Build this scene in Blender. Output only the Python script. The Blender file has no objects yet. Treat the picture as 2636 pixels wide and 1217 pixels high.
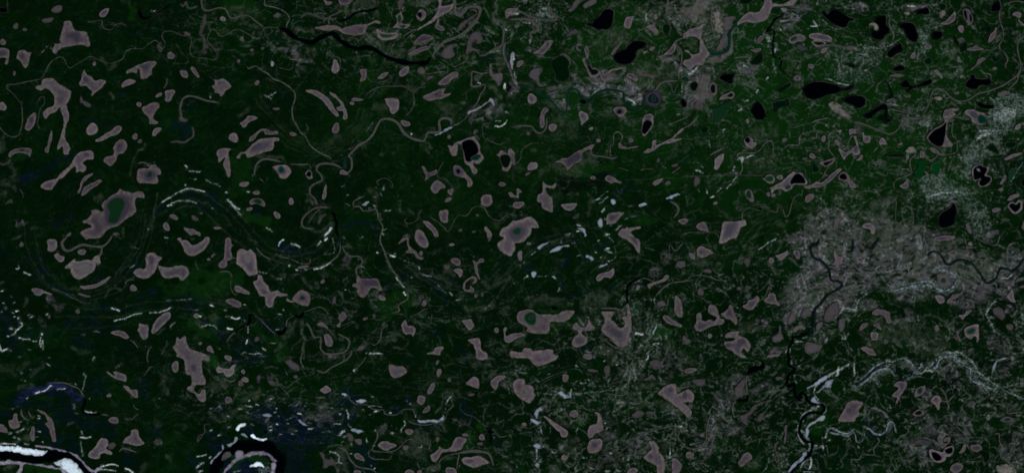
import bpy, bmesh, math, random
import numpy as np
from mathutils import Vector, geometry

# ------------------------------------------------------------------ camera, sky, sun, exposure
S = 10.0                      # metres of ground per unit of the traced map (2636 x 1217 units)
MW, MH = 2636.0, 1217.0
sc = bpy.context.scene
cam = bpy.data.cameras.new("camera"); camo = bpy.data.objects.new("camera", cam)
sc.collection.objects.link(camo); sc.camera = camo
ALT = 42000.0
cam.sensor_width = 36.0; cam.lens = 36.0 * ALT / (MW * S)
cam.clip_start = 10.0; cam.clip_end = 400000.0
camo.location = (0, 0, ALT); camo.rotation_euler = (0, 0, 0)

world = bpy.data.worlds.new("World"); sc.world = world; world.use_nodes = True
SUN_EL, SUN_AZ = math.radians(42), math.radians(140)     # azimuth clockwise from north (+Y)
nt = world.node_tree; bg = nt.nodes["Background"]
sky = nt.nodes.new("ShaderNodeTexSky"); sky.sky_type = 'NISHITA'; sky.sun_disc = False
sky.sun_elevation = SUN_EL; sky.sun_rotation = SUN_AZ
nt.links.new(sky.outputs[0], bg.inputs[0]); bg.inputs[1].default_value = 0.06
sun = bpy.data.lights.new("sun", 'SUN'); sun.energy = 3.2; sun.angle = math.radians(0.5); sun.color = (1, 0.96, 0.9)
suno = bpy.data.objects.new("sun", sun); sc.collection.objects.link(suno)
d = Vector((math.sin(SUN_AZ) * math.cos(SUN_EL), math.cos(SUN_AZ) * math.cos(SUN_EL), math.sin(SUN_EL)))
suno.rotation_euler = d.to_track_quat('Z', 'Y').to_euler()
sc.view_settings.view_transform = 'Standard'; sc.view_settings.look = 'None'
sc.view_settings.exposure = 0.5; sc.view_settings.gamma = 1.0
try: sc.view_settings.use_curve_mapping = False
except Exception: pass
sc.cycles.filter_width = 1.8; sc.cycles.max_bounces = 4; sc.cycles.diffuse_bounces = 2

rng = random.Random(7)
def wx(x): return (x - MW / 2) * S
def wy(y): return (MH / 2 - y) * S

# ------------------------------------------------------------------ colours (linear reflectance)
def lin(r, g, b, k=0.84):
    f = lambda v: ((v / 255 + 0.055) / 1.055) ** 2.4 if v > 10.3 else v / 255 / 12.92
    return (f(r) * k, f(g) * k, f(b) * k)
COL = {
    'm': lin(100, 92, 92), 'M': lin(72, 66, 71), 'd': lin(70, 66, 68), 'n': lin(54, 51, 60), 'o': lin(78, 75, 74),
    'k': lin(1, 2, 4), 'g': lin(19, 44, 27), 't': lin(8, 40, 31), 'v': lin(3, 46, 17), 'G': lin(3, 15, 7), 'x': lin(15, 25, 26),
    'w': lin(128, 138, 150), 's': lin(132, 130, 142), 'p': lin(96, 93, 90), 'W': lin(222, 238, 248),
}
# ------------------------------------------------------------------ node helpers
def new_mat(name):
    m = bpy.data.materials.new(name); m.use_nodes = True
    return m, m.node_tree, m.node_tree.nodes["Principled BSDF"]
def N(t, kind, **kw):
    n = t.nodes.new(kind)
    for k, v in kw.items():
        if k[0] == 'i' and k[1:].isdigit(): n.inputs[int(k[1:])].default_value = v
        elif k in [i.name for i in n.inputs]: n.inputs[k].default_value = v
        else: setattr(n, k, v)
    return n
def noise(t, vec, scale, detail=4, rough=0.6, dist=0.0, dims='3D'):
    n = N(t, "ShaderNodeTexNoise", noise_dimensions=dims)
    n.inputs["Scale"].default_value = scale; n.inputs["Detail"].default_value = detail
    n.inputs["Roughness"].default_value = rough; n.inputs["Distortion"].default_value = dist
    t.links.new(vec, n.inputs["Vector"]); return n.outputs["Fac"]
def math_n(t, op, a, b=None, clamp=False):
    n = N(t, "ShaderNodeMath", operation=op); n.use_clamp = clamp
    for i, v in enumerate((a, b)):
        if v is None: continue
        if isinstance(v, (int, float)): n.inputs[i].default_value = v
        else: t.links.new(v, n.inputs[i])
    return n.outputs[0]
def ramp(t, fac, lo, hi, a=0.0, b=1.0):
    n = N(t, "ShaderNodeMapRange"); n.interpolation_type = 'SMOOTHSTEP'; n.clamp = True
    t.links.new(fac, n.inputs[0])
    for i, v in enumerate((lo, hi, a, b)): n.inputs[i + 1].default_value = v
    return n.outputs[0]
def mix(t, fac, a, b):
    n = N(t, "ShaderNodeMix", data_type='RGBA')
    for i, v in ((0, fac), (6, a), (7, b)):
        if isinstance(v, (int, float)): n.inputs[i].default_value = v
        elif isinstance(v, tuple): n.inputs[i].default_value = (*v, 1)
        else: t.links.new(v, n.inputs[i])
    return n.outputs[2]
def pos(t): return N(t, "ShaderNodeNewGeometry").outputs["Position"]

# ------------------------------------------------------------------ data traced from the place
DATA = r'''
S|m|narrow pale stream winding west past the squarish headed lake|2.6|720,75 702,71 684,72 676,80 670,98 658,100 643,91 625,81 607,77 591,85 573,94 563,91 557,81 546,76 539,85 534,103 543,118 557,133 558,149 550,155 532,151 509,149 494,144 489,128 493,108 488,91 476,94 455,86 440,81 422,83 417,95 425,113 421,124 413,124 408,110 398,105 382,114 367,126 341,126 324,133 318,149 305,158 285,164 267,160 246,150 232,146 216,155 195,167 180,176 172,167 164,151 154,147 138,155 126,167 116,187 104,203 72,210 41,217 19,219 17,227 33,241 46,257 55,269 58,305 55,328 46,349 28,352 10,341 0,329 -8,320
L|m|mauve lake with a tall squarish head, grey middle and small western lobe|167,55 180,54 187,62 191,76 205,80 222,82 226,92 230,100 232,116 226,122 217,117 200,117 180,121 164,124 151,131 144,140 136,136 135,126 140,119 140,114 131,111 123,121 110,136 100,146 99,142 113,128 126,113 133,110 146,113 156,110 153,104 156,90 160,74 163,62|Dn167,92 180,83 203,82 209,95 205,110 192,112 185,103 172,101
E|k|black lake cut by the western edge beside a short pale stream|6.4 26.9 14.1 8.2 0
S|m|short pale stream running past the small black edge lake|1.5|15,-5 19,8 20,18 18,33
L|m|mauve lake with a grey core and a short southern tail at the western edge|-8,126 13,124 23,128 25,138 23,154 18,168 13,164 16,151 5,148 -8,148|Dn-3,133 10,132 17,138 10,145 -3,144
L|m|heart shaped mauve lake with a pointed foot and dark grey core|42,149 44,138 51,131 62,129 72,136 82,135 77,149 73,167 67,176 60,172 53,160 46,155|Dn50,144 55,137 63,140 64,151 58,154 51,150
L|m|large boot shaped mauve lake with a ragged eastern shoulder and long southern leg|91,226 95,220 105,218 110,205 123,201 138,204 151,216 164,221 177,231 183,235 183,246 177,262 169,272 164,285 154,277 146,285 138,292 128,295 118,307 112,300 111,289 123,278 136,272 140,259 138,246 131,236 116,228 108,233 95,231
L|m|long thin mauve lake hanging south below the boot shaped lake and ending round toed|156,280 169,269 174,282 178,295 177,305 176,310 169,331 168,356 177,372 181,382 177,390 176,397 167,398 163,390 161,377 154,382 148,387 147,379 151,367 158,344 164,320 163,305 159,292
L|m|star like mauve lake with a sharp northern peak and southern point|203,214 208,208 212,190 218,177 222,190 236,199 246,208 257,204 271,208 274,213 266,221 262,228 246,239 237,248 233,245 236,235 227,228 221,222 208,223|Dn213,205 218,195 228,203 231,210 218,213
L|m|mauve lake shaped like an open wing with a dark notch at its foot|326,183 341,174 359,166 380,159 400,158 404,164 395,174 390,183 392,192 380,200 367,205 362,201 361,190 358,178 354,178 352,189 341,187 326,191|Dn359,169 380,164 387,172 377,182 364,177
L|m|leaf shaped mauve pond under the wing shaped lake|313,218 321,209 336,204 350,209 341,217 326,222 314,226
E|m|small tilted mauve pond north of the winding stream, bright and oblong|268.1 33.9 14.9 8.2 -35
E|d|dull brown oblong pond smudged into the forest north of the squarish lake|147.5 24.4 14.1 9.7 -30
E|d|dim thin pond trailing southwest of the dull brown smudge|123.1 52.6 15.4 6.4 -15
E|m|tiny round mauve pond above the western edge lakes|7.7 109 7.2 8.2 0
E|d|faint tiny pond in forest west of the squarish headed lake|41 68 6.4 8.2 10
E|d|faint speck of a pond beside the small faint pond|64.1 77 6.2 4.6 0
E|m|tiny mauve pond between the winding stream and the star like lake|243.2 164.7 4.6 5.1 0
E|m|tiny upright mauve pond south of the heart shaped lake|37.2 189.3 3.6 5.6 0
E|m|oval mauve pond at the western edge beside the descending stream|6.4 274.5 10.3 10.8 0
S|m|crooked little pale creek northeast of the squarish headed lake|1.8|226,54 231,58 244,55 262,53 263,65 269,74 287,77 296,65 308,62 321,64 326,71
S|m|hairpin pale creek beside the boot shaped lake|2.1|95,272 100,257 108,249 114,253 114,267 104,280 100,295 99,305 96,313 99,326 104,333
L|m|kite shaped mauve lake below the hairpin creek with a straight southern end|74,302 87,290 92,292 93,305 88,323 77,336 64,333 65,323 71,308|Dn74,305 86,300 86,315 80,320
L|d|dim arrow shaped pond with a ragged foot under the star like lake|205,264 209,246 213,259 223,263 234,269 230,277 218,273 213,266
L|k|black hooked pond with a long eastern arm near the northern edge|355,41 359,18 363,15 364,31 372,44 390,41 413,28 440,10 440,15 410,36 385,49 367,53
E|m|round mauve pond touching the winding stream's northern loop|440 143.7 9.7 9.7 0
E|m|tiny oblong mauve pond west of the ragged bell shaped lake|409.2 245 9 4.6 -30
L|m|mauve pond with a square head and narrow foot beside the tiny oblong pond|425,236 439,232 446,231 451,235 446,246 441,257 434,263 425,259 427,249
L|m|ragged bell shaped mauve lake narrowing to a southern stub|366,278 375,272 395,264 408,266 410,276 400,290 395,300 396,308 408,315 398,320 385,319 382,303 369,290
E|m|tiny round mauve pond just northwest of the ragged bell shaped lake|357.9 269.4 6.2 6.7 0
S|k|black reach of river curving east under the northern marshes|11.8|718,74 738,80 756,95 779,106 804,110 822,100 840,92 858,88 875,104 895,118 918,126 944,123 960,126 978,137 998,149 1021,156 1047,162 1075,163 1098,162 1107,149
S|m|pale river entering from the northern edge and joining the black reach|6.2|518,-5 520,15 525,26 538,28 563,21 581,25 589,41 598,48 620,42 640,42 658,55 679,71
S|m|pale loop of stream dropping into the black reach from the north|5.1|682,-5 682,13 699,18 720,24 738,36 745,49 739,62 737,74
E|m|small bright mauve pond between the pale river and the winding stream|573.9 49.3 7.2 6.2 10
L|d|dim triangular pond beside the pale northern loop|703,41 714,33 724,38 718,46 708,46
E|m|small upright mauve pond south of the winding stream's confluence|622.7 100.6 4.4 7.2 0
E|d|tiny dim pond in open forest below the confluence|648.3 129.6 4.6 4.6 0
E|d|very faint pond beside the tiny dim one below the confluence|676 125.2 5.1 4.1 0
E|m|tiny tilted pond west of the long thread of stream|614.5 157.8 3.6 5.1 -20
E|w|tiny whitish pond alone in the dark forest|701.2 164.7 4.6 6.7 0
S|m|thin mauve bar pond with a hooked western end|5.6|745,146 748,153 767,154
S|m|hooked thin creek under the thin bar pond|1.8|754,159 753,174 743,180 717,174
L|m|pointed mauve pond in forest with a pale foot|852,177 857,167 858,154 866,154 874,177 866,189 861,190 853,183
L|m|leaning mauve pond with a blunt end west of the slim one|463,183 473,182 482,187 484,199 477,201 468,195
L|m|slim slanting mauve pond beside the leaning one|490,176 495,172 502,177 513,196 511,201 504,196
L|m|hatchet shaped mauve lake with a thin creek tail to the northwest|535,192 548,201 556,205 573,203 586,209 595,221 593,228 582,234 576,244 567,249 564,242 552,239 553,231 546,223 553,218 552,210 541,200
S|m|curved pale stream arm hooking around the dark basin south of the hatchet shaped lake|7.2|561,264 530,259 504,250 484,248 470,257 464,280 467,300 468,309 478,313
E|m|small tilted mauve pond beside the long thread of stream|661.4 213.7 7.7 4.6 -40
S|m|long thread of stream running southeast through the dark forest|5.1|636,172 640,177 658,171 674,182 689,190 704,204 722,210 743,223 758,239 759,257 752,280 754,305 761,318 774,341 786,351 797,372 809,384 830,397 848,404 853,410
E|d|dim flat oblong pond west of the long thread of stream|710.7 280.4 9.2 3.8 0
L|m|long curved mauve lake like a banana in the forest|786,234 799,230 820,236 840,249 856,267 861,280 871,290 871,300 863,299 850,285 835,264 815,248 797,240
L|m|slender mauve lake bending beside the banana shaped one|848,236 861,242 880,262 890,281 895,298 893,305 883,308 884,287 871,285 867,277 876,273 871,259 853,245
S|m|pale braided river strand on the northern edge beside the dark marsh|4.1|880,28 866,36 848,45 847,64
L|m|broad mauve flat on the northern bank of the black reach|809,73 825,68 845,65 871,68 880,73 900,67 926,63 947,62 965,53 979,55 980,62 967,60 949,67 942,77 938,88 913,92 885,88 875,81 861,77 850,81 830,79 820,76
L|m|mauve pond with a notched top at the northern edge above the braided strand|832,0 839,-3 840,4 854,6 850,13 839,13
L|m|dim mauve lake with a dark core at the northern edge above the braided strand|874,-4 874,20 866,28 875,15 890,15 903,8 910,0 908,-5|Dn875,5 890,10 900,0 898,-4 880,-4
S|m|thin ringed oxbow creek east of the pointed pond|1.8|848,128 856,144 874,151 876,174
L|m|tall slim mauve pond parallel to the long hanging lake|132,335 136,344 133,361 126,382 124,394 116,392 117,384 123,374 126,354
E|m|nearly round bright mauve lake|237.1 333.2 14.9 15.9 0
L|m|long mauve lake slanting northeast like a club below the round one|244,363 254,356 272,344 290,333 303,323 313,326 314,333 303,345 285,352 272,358 257,365
L|m|mauve lake of two lobes joined by a narrow waist|292,382 298,367 313,358 326,367 328,379 318,394 303,400 298,415 287,427 280,426 266,414 272,404 290,400 294,392|Dn300,377 310,367 316,379 307,384
E|m|small round mauve pond northeast of the two lobed lake|347.6 351.7 7.2 7.7 0
E|d|faint small pond beside the round one northeast of the two lobed lake|360.5 364 6.2 5.6 0
L|m|small tilted mauve pond below the ragged bell shaped lake|390,345 400,332 416,330 414,337 405,344 398,351 391,349
L|m|crescent mauve lake with a dark green eye near its top|22,401 27,391 41,383 59,381 77,382 82,390 77,404 69,397 51,394 38,396 26,405|Eg57 386.6 9.2 4.6 0
L|m|long mauve lake with a broad southwestern foot and a forked northeastern end|104,480 113,469 128,464 144,460 159,444 180,426 192,405 203,394 213,390 236,388 241,395 240,409 223,412 213,420 223,431 216,444 203,441 196,445 194,428 180,438 167,454 151,464 141,477 133,488 116,488|Dn214,395 226,392 231,402 221,406
L|m|thin curved pond strand beside the tapering slanted pond|241,445 231,456 216,469 210,482 205,497 200,497 205,482 210,465 223,452
L|m|tapering slanted mauve pond with a wide foot|208,504 213,487 223,477 244,469 257,462 262,467 246,480 231,490 216,504
L|m|blocky mauve lake with a notched corner and a small green eye|353,467 355,436 362,433 380,433 385,427 400,424 413,438 414,449 404,452 408,462 405,473 369,472|En384.8 451.2 19.2 15.9 20|Eg385.4 449.2 6.7 9.2 10
S|m|thin mauve spit above the notched corner of the blocky lake|6.2|354,422 369,418 385,426 395,427
L|m|huge mauve lake with a big dark green heart and ragged southwestern corner|262,523 272,515 285,504 303,494 309,485 321,491 341,496 359,492 369,495 372,509 357,509 348,515 351,544 339,556 321,568 303,581 280,590 267,603 257,613 231,615 221,616 210,605 206,598 218,590 234,585 231,578 213,574 214,568 226,562 235,551 236,541 249,539 263,545 267,540 262,531|Dn269,523 285,508 305,500 323,503 336,518 337,536 326,556 303,577 277,582 268,569 267,544|Dg277,526 287,513 303,508 318,513 322,528 313,549 303,572 287,576 277,567 282,546 276,536
E|m|small slanting pond at the foot of the huge green hearted lake|177 603.9 8.2 3.6 -35
S|m|short thin stream in blue marsh near the western edge|2.6|51,487 59,500 59,510
E|m|small mauve pond with a pale rim east of the huge green hearted lake|428.5 583.4 8.2 10.8 -30
L|m|short slanting mauve lake cut at its northeast corner, high over the wing tipped lake|617,318 630,308 640,299 658,299 663,305 653,310 640,318 630,329 623,328 623,322
E|m|small round bright mauve lake near the wing tipped lake|601.6 354.5 12.3 12.3 0
L|m|mauve lake with a hooked northern strand beside the wing tipped lake|641,365 644,354 656,345 671,333 686,332 699,338 712,337 716,345 697,347 682,346 679,337 663,345 656,358
L|m|big wing tipped mauve lake with a small western foot|608,405 620,391 631,390 643,378 661,363 686,355 718,355 718,364 707,365 706,374 702,386 681,392 661,400 643,406 636,405 631,395 620,400 617,408 609,408|Dn645,384 656,372 671,367 679,374 666,384 650,391
L|m|mauve lake with a hammer head and long southern handle|558,397 561,386 578,382 604,385 589,390 591,415 594,444 591,456 586,456 580,438 575,423 580,405 564,418 561,404
E|m|small oblong mauve pond west of the long thread of stream|754.3 345.5 8.7 5.1 15
E|m|mauve teardrop pond with a pointed top in dark forest|864.6 330.7 9.7 13.3 10
S|m|crescent mauve lake curling west of the green eyed oval lake|7.7|724,417 699,411 679,410 663,420 656,436 656,451
S|m|small slanting remnant pond under the crescent lake|4.1|667,460 679,467
L|m|oval mauve lake with a bright green eye|700,431 709,426 738,425 749,437 748,449 735,459 722,459 714,446 707,437|En724.3 438.9 12.3 12.3 0|Et724.3 437.1 8.7 8.7 0
S|m|pale strand joining the small ringed black pond from the northwest|4.6|748,422 776,424 794,423 800,431 799,438
L|m|small black pond inside a thin pale ring|786,449 790,440 799,438 803,446 804,459 794,460|Ek795.3 448.2 6.7 8.2 0
E|m|small slanting mauve pond with a pointed northern tip in dark forest|628.6 474.3 12.3 6.7 -15
E|m|small mauve pond south of the slanting pointed one|660.1 496.1 9.2 5.1 5
L|m|ring of mauve water open around a dark green island|642,524 645,515 658,510 674,513 682,522 682,531 671,528 658,524 649,527|Eg663.7 518.5 12.8 6.7 10
E|m|tiny mauve pond under the ring of water|642.2 538 7.7 4.6 -15
E|m|small upright mauve pond leaning west, south of the green eyed oval lake|749.7 518.5 6.2 9.7 -15
E|m|small leaning mauve pond north of the curled oxbow|713.2 553.9 7.2 10.8 -30
L|m|slim upright mauve pond east of the pale meander|829,505 835,482 840,474 841,495 836,513 830,513
S|m|pale meander descending from the black loop to the oxbow|7.7|880,433 861,424 838,421 820,425 815,438 825,449 829,464 809,474 798,485 799,500 809,510 816,526 820,535
S|m|pale oxbow curled around marshy ground|6.7|845,535 827,533 807,538 786,554 777,569 779,582 792,588 807,588
S|m|pale cross channel inside the curled oxbow|4.1|825,537 809,551 792,577
E|d|dim small oblong pond northeast of the fan of white arcs|501.6 561.6 10.3 5.6 40
E|m|mauve bean shaped pond west of the dim oblong one|447.7 558.5 10.8 6.2 25
L|m|mauve lake with a broad flat head and drooping wings east of the fan|473,588 491,588 509,595 516,600 514,608 502,603 491,606 484,600
E|m|thin flat mauve pond north of the drooping wings lake|559.3 586.7 9.7 3.6 5
S|k|black thread of channel south of the pale meander|4.6|815,526 820,533
S|k|narrow black channel leaving the oxbow to the south|6.7|856,545 863,562 867,577 866,590 871,610
S|m|looping mauve channel under the huge green hearted lake, hooking around a wooded point|9.2|289,607 278,623 264,634 241,634 213,630 195,637 180,645 167,643 161,633 160,623 172,610
S|m|short mauve neck linking the looping channel to the stepped lake|10.3|263,636 259,654 246,666
L|m|mauve bean shaped lake west of the looping channel|121,620 128,615 142,616 148,629 144,641 133,647 122,643 124,632
L|m|bright mauve bean pond southeast of the bean shaped lake|140,656 149,651 156,658 166,660 164,670 155,675 146,668
E|m|small flat mauve pond sheltered inside the looping channel|210.9 648.5 11.5 7.2 5
L|m|bright mauve lake with concentric silt rings and a stepped western spur|168,687 177,678 187,668 195,665 196,672 218,669 236,668 244,659 257,656 257,670 260,674 259,679 251,682 249,677 246,690 239,700 223,710 205,719 192,714 183,702 181,692 169,692|Do195,690 205,677 226,674 236,684 234,697 218,705 203,701
L|m|thin curved pond like a tusk south of the ringed silt lake|205,736 221,735 241,732 262,723 277,713 287,711 280,720 269,729 251,738 228,744 210,742
L|m|narrow mauve sliver below the tusk shaped pond|198,754 205,754 221,759 235,762 226,764 210,761
L|m|mauve lake bent like a boot with its toe to the west and a grey heel|342,702 353,691 364,690 372,692 376,679 375,661 382,652 396,650 405,658 418,663 413,669 407,677 403,692 390,710 372,717 357,714|Dn382,661 392,656 398,666 396,679 385,682
L|m|mauve lake east of the bent boot lake with a southern lobe|405,683 421,687 440,687 445,686 466,683 482,687 486,697 488,705 478,715 471,723 463,720 460,713 448,714 440,716 421,714 413,702
E|m|small round mauve pond south of the bent boot lake|343.3 741.4 8.2 9.2 -20
S|m|small curved strand north of the round pond below the boot lake|3.6|322,732 328,722 339,719 346,722
L|m|mauve pond tapering eastward beneath the pale western marsh|80,746 90,741 110,746 138,758 128,758 113,754 103,761 90,755
E|m|tiny bright round pond alone south of the blue marsh strip|200.1 800.6 5.6 5.6 0
L|m|flat dome shaped mauve pond south of the pale streak|285,856 295,851 308,850 323,855 332,868 323,871 310,865 290,860
L|m|upright mauve pond rounded at its foot beside the slanting sausage lake|353,849 358,841 359,832 369,833 382,837 382,854 381,867 371,874 362,867 358,854
L|m|slanting sausage shaped mauve lake ending at a blunt northeast tip|390,849 396,832 410,815 423,804 434,802 440,809 436,820 421,836 400,855 392,858
S|m|thin pale creek winding through the blue marsh under the tusk|2.3|128,742 144,745 167,754 180,763 200,772 213,779 231,779
E|d|faint tiny pond in scrub northwest of the lone bright pond|127 814.7 3.6 5.1 0
E|d|faint blurry pond by the western scrub north of the bean shaped lake|55.2 629.2 6.2 6.2 0
S|m|curved upright strand of water at the end of the scrub|5.1|391,890 382,902 380,915 378,917 382,934
S|m|creek trailing south from the dome shaped pond|4.1|334,874 346,882 355,895
L|m|mauve lake shaped like a wide V with a grey western knob|455,615 466,611 468,618 484,620 494,630 502,629 522,619 528,609 538,610 539,622 530,638 517,650 502,658 489,659 477,651 472,638 464,624
L|m|slanting tall mauve lake shaped like a bowling pin with a western foot|580,615 589,610 595,615 596,627 604,630 596,636 595,651 599,664 586,672 585,684 573,690 562,684 566,674 576,664 578,648
S|m|thin neck of water between the bowling pin and the big pale lake|3.1|594,664 609,664
L|m|large pale mauve lake with a broad square body, tapering to the south|608,672 611,646 620,641 631,642 635,645 645,641 653,648 661,664 662,684 665,702 658,707 640,709 630,698 620,687 609,678|Do627,656 643,654 648,669 640,679 630,672
L|m|long crooked mauve lake running south from the big pale lake with a thin eastern neck|663,705 675,710 679,723 691,736 697,750 714,747 725,754 740,756 742,770 756,774 756,779 738,774 738,761 722,764 714,761 707,769 702,787 693,792 684,784 681,764 668,761 662,748 654,733 652,724 663,718|Dn671,743 684,746 689,754 679,759
L|m|round mauve lake with a tiny dark green centre on the crooked lake's neck|752,769 761,755 774,746 784,746 797,756 800,770 793,787 779,786 761,778|En778.1 766 9.7 9.2 0|Eg778.7 766.5 6.2 5.6 0
L|m|slanting mauve lozenge pond west of the crooked lake|602,743 609,734 625,741 640,750 643,756 627,756 609,750
L|m|darker mauve lozenge pond just south of the first lozenge|580,774 594,768 609,772 620,779 621,788 612,791 596,786
S|m|slim slanting pond with pale banks east of the big pale lake|7.2|659,637 668,648 679,658 697,668
E|m|small tilted mauve pond west of the bowling pin lake|548.3 657.5 6.2 3.1 -40
E|m|tiny mauve pond just below the small tilted one west of the bowling pin|537.5 667 4.6 3.1 -20
S|m|thin pale arch of stream west of the big pale lake|4.1|563,700 584,698 595,705 597,715
S|m|faint thin creek dropping from the arch|1.8|595,718 594,738 602,756 609,759
S|m|pale curving river strand along the bright marsh|4.1|875,625 876,643 868,659 853,672 835,681 817,688 799,690 784,695
S|m|thin creek arcing above the pale curving strand|3.1|707,651 725,661 750,666 771,677 794,679 799,672 798,665
L|m|thin mauve wedge beside the pale curving strand|764,690 776,684 797,683 794,687 776,691
S|k|small black bend of channel where two pale creeks meet|8.2|653,809 643,813 644,823 638,836 635,841
S|k|black thread of channel slipping southwest from the black bend|5.1|632,838 617,846 604,856
S|m|pale creek running from the black bend southeast|3.6|656,813 668,820 684,836 699,851 709,860
S|k|black elbow of channel under the green centred lake|8.2|725,854 714,856 725,859 738,841
S|k|small black pool where the pale creek widens|8.7|758,809 767,815 776,813 782,804
S|m|pale creek wrapping up from the black elbow|3.6|709,860 722,859 735,844 740,823 753,813 761,811
S|m|pale creek east of the small black pool ending in forest|3.6|784,802 799,797 817,790 832,793 843,804 848,808
S|m|pale creek stub southwest of the black thread of channel|6.2|630,840 614,849 594,864 584,879
E|m|small bright pinkish pond among white flats|505.4 812.2 6.2 6.7 0
L|m|tiny bright mauve pond alone in dark forest near the upright faint pond|825,726 830,719 835,720 834,727 827,730
E|d|upright faint mauve pond west of the forest edge|860.2 772.1 4.6 10.3 10
L|m|mauve pond with a small southern bulb near the upright faint pond|871,815 880,802 888,804 892,815 884,826 879,828 875,841 870,842 867,836 875,826
L|m|small mauve arch pond over the tooth shaped one|816,834 827,829 840,836 845,849 836,842 822,838
L|m|mauve pond shaped like a tooth inside the looping stream|834,861 842,858 850,863 857,877 857,887 848,892 838,887
S|m|pale stream looping south around the tooth shaped pond|6.7|789,829 799,846 809,867 825,867 826,882 825,895 835,908 853,911 880,908 886,905 895,897 900,879 895,872 880,864 870,859
E|d|faint round pond beside the white flats' southern end|661.2 872.2 6.7 6.2 0
L|m|small mauve pond with a pointed top above the trident lake's arm|532,900 536,891 544,890 549,900 550,908 540,906
E|m|tiny bright pond north of the three branched lake|515.7 883.2 4.6 4.1 0
L|m|large mauve lake branching like a torn glove, grey in its middle|446,890 452,882 453,869 458,865 463,872 472,864 478,864 482,882 491,897 514,905 535,914 539,917 540,931 522,926 520,940 522,958 530,976 528,989 503,992 502,1007 513,1013 520,1002 528,1002 531,1015 530,1029 520,1035 508,1025 502,1013 481,1002 484,994 493,989 491,967 478,961 475,932 471,924 455,917 454,908 446,896|Dn490,943 502,935 507,950 499,958
L|m|split thin mauve pond of two leaves with a dark gap|273,954 282,958 295,967 291,957 298,955 313,960 324,965 324,981 313,979 295,972 281,965
L|m|slanting mauve pond with a broad southeastern end, below the split leaf pond|318,992 331,995 339,1002 352,1002 354,1022 344,1021 331,1008 321,1000
E|m|small round pinkish pond southwest of the slanting broad ended pond|280.9 1016.7 6.2 4.6 0
E|m|small oval mauve pond beside the pale creek south of the black hook|293.2 1080.6 14.1 8.2 0
S|m|thin smile shaped creek east of the small oval pond|3.6|321,1076 331,1079 341,1078 350,1067 358,1065
S|m|short curved creek south of the broad ended pond|3.6|344,1038 346,1048 357,1054
S|m|short slanting creek near the upright strand|3.1|369,968 377,958 387,945 395,943
L|m|mauve lake with two knobs beside the bright river bank|227,1171 236,1158 249,1143 253,1133 263,1126 276,1131 279,1143 274,1153 287,1161 290,1169 282,1170 269,1165 260,1167 257,1178 244,1180 230,1176
L|m|mauve lake like a flared vase with spreading foot|317,1139 323,1125 336,1117 339,1106 355,1105 358,1120 367,1133 372,1140 364,1146 344,1145 326,1140
S|d|dim curved strand under the flared vase lake|7.7|307,1161 316,1153 331,1156 352,1163
L|d|dim marshy pond between the two knobbed lake and the flared vase|280,1153 281,1140 295,1138 298,1146 290,1156
S|k|black hook of channel at the end of the blue scroll bar|7.7|218,1022 219,1035 214,1048 212,1058 221,1065 239,1066 260,1065
S|m|pale tail of creek past the black hook|3.1|262,1065 272,1067 281,1069
S|m|pale creek on the rim of the blue scroll bar|4.1|121,985 144,984 167,985 185,992 203,1000 213,1015 217,1022
L|m|mauve pond blotched with green at the western scroll|22,1081 33,1079 35,1066 44,1063 46,1079 51,1089 49,1099 38,1103 28,1101 23,1092
L|m|mauve pond cut by the western edge near the scroll|-5,1092 8,1093 18,1104 19,1113 5,1110 -5,1112
L|m|greenish mauve upright leaf pond inside the scroll|76,1117 82,1099 88,1097 90,1112 87,1133 83,1135 78,1125
L|m|long greenish mauve bar curving down the scroll's east side|92,1053 110,1056 126,1071 136,1081 141,1107 145,1133 136,1135 130,1117 126,1102 116,1089 123,1086 116,1068 103,1061
S|d|crooked greenish mauve strand inside the scroll|10.3|55,1053 56,1066 64,1076 74,1081
S|d|short greenish strand between the scroll's crooked strand and long bar|6.2|73,1056 77,1066 85,1076
S|k|black river sweeping past white sand bars at the southwestern corner|30.8|-15,1166 15,1171 51,1175 90,1180 123,1174 144,1171 164,1172 180,1176 195,1189 208,1202 221,1215 239,1235
B|W|bluish white sand bar on the northern bank of the black river|-5,1148 20,1147 51,1149 77,1153 100,1156 116,1161 123,1159 110,1169 98,1173 77,1169 51,1165 26,1160 -5,1158
B|W|broad pale blue sand bar jutting into the black river's southern bank|140,1190 154,1181 174,1179 187,1184 200,1197 218,1217 218,1233 180,1233 167,1212 151,1199
B|s|long pinkish sand strip on the black river's southern bank|-5,1188 15,1184 51,1187 85,1191 116,1196 138,1198 164,1207 180,1217 185,1230 169,1230 154,1210 128,1204 98,1198 64,1194 59,1207 49,1217 38,1217 51,1202 49,1194 26,1192 0,1196 -5,1196
B|s|narrow pinkish sand strip with gaps along the northern bank|90,1144 108,1147 123,1148 144,1152 154,1154 174,1160 190,1165 205,1176 218,1192 231,1202 244,1211 239,1215 221,1202 205,1186 190,1172 177,1165 154,1160 138,1157 116,1152 95,1149
B|s|bright ragged sand spit bending east beyond the black river|241,1211 249,1204 262,1201 264,1206 254,1211 244,1216
E|m|upright oval mauve pond west of the torn glove lake|451.5 942.8 9.7 14.1 10
E|m|small tilted mauve pond northeast of the torn glove lake|587.5 920.5 10.8 6.2 20
L|m|mauve pond shaped like a bird in flight over a bright green fringe|557,949 562,942 576,947 591,948 596,940 608,937 604,950 602,960 589,970 578,965 575,958 559,958
S|m|thin bent strand below the bird shaped pond|5.1|573,971 584,977 596,981 608,975
E|m|tiny bright mauve pond east of the bird shaped pond|626 955.6 5.1 5.6 -40
L|m|small bright mauve fish shaped pond southeast of the bird|621,975 631,970 640,976 639,982 627,981
E|m|tiny dim round mauve pond below the fish shaped pond|619.6 986.4 6.2 7.2 0
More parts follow.
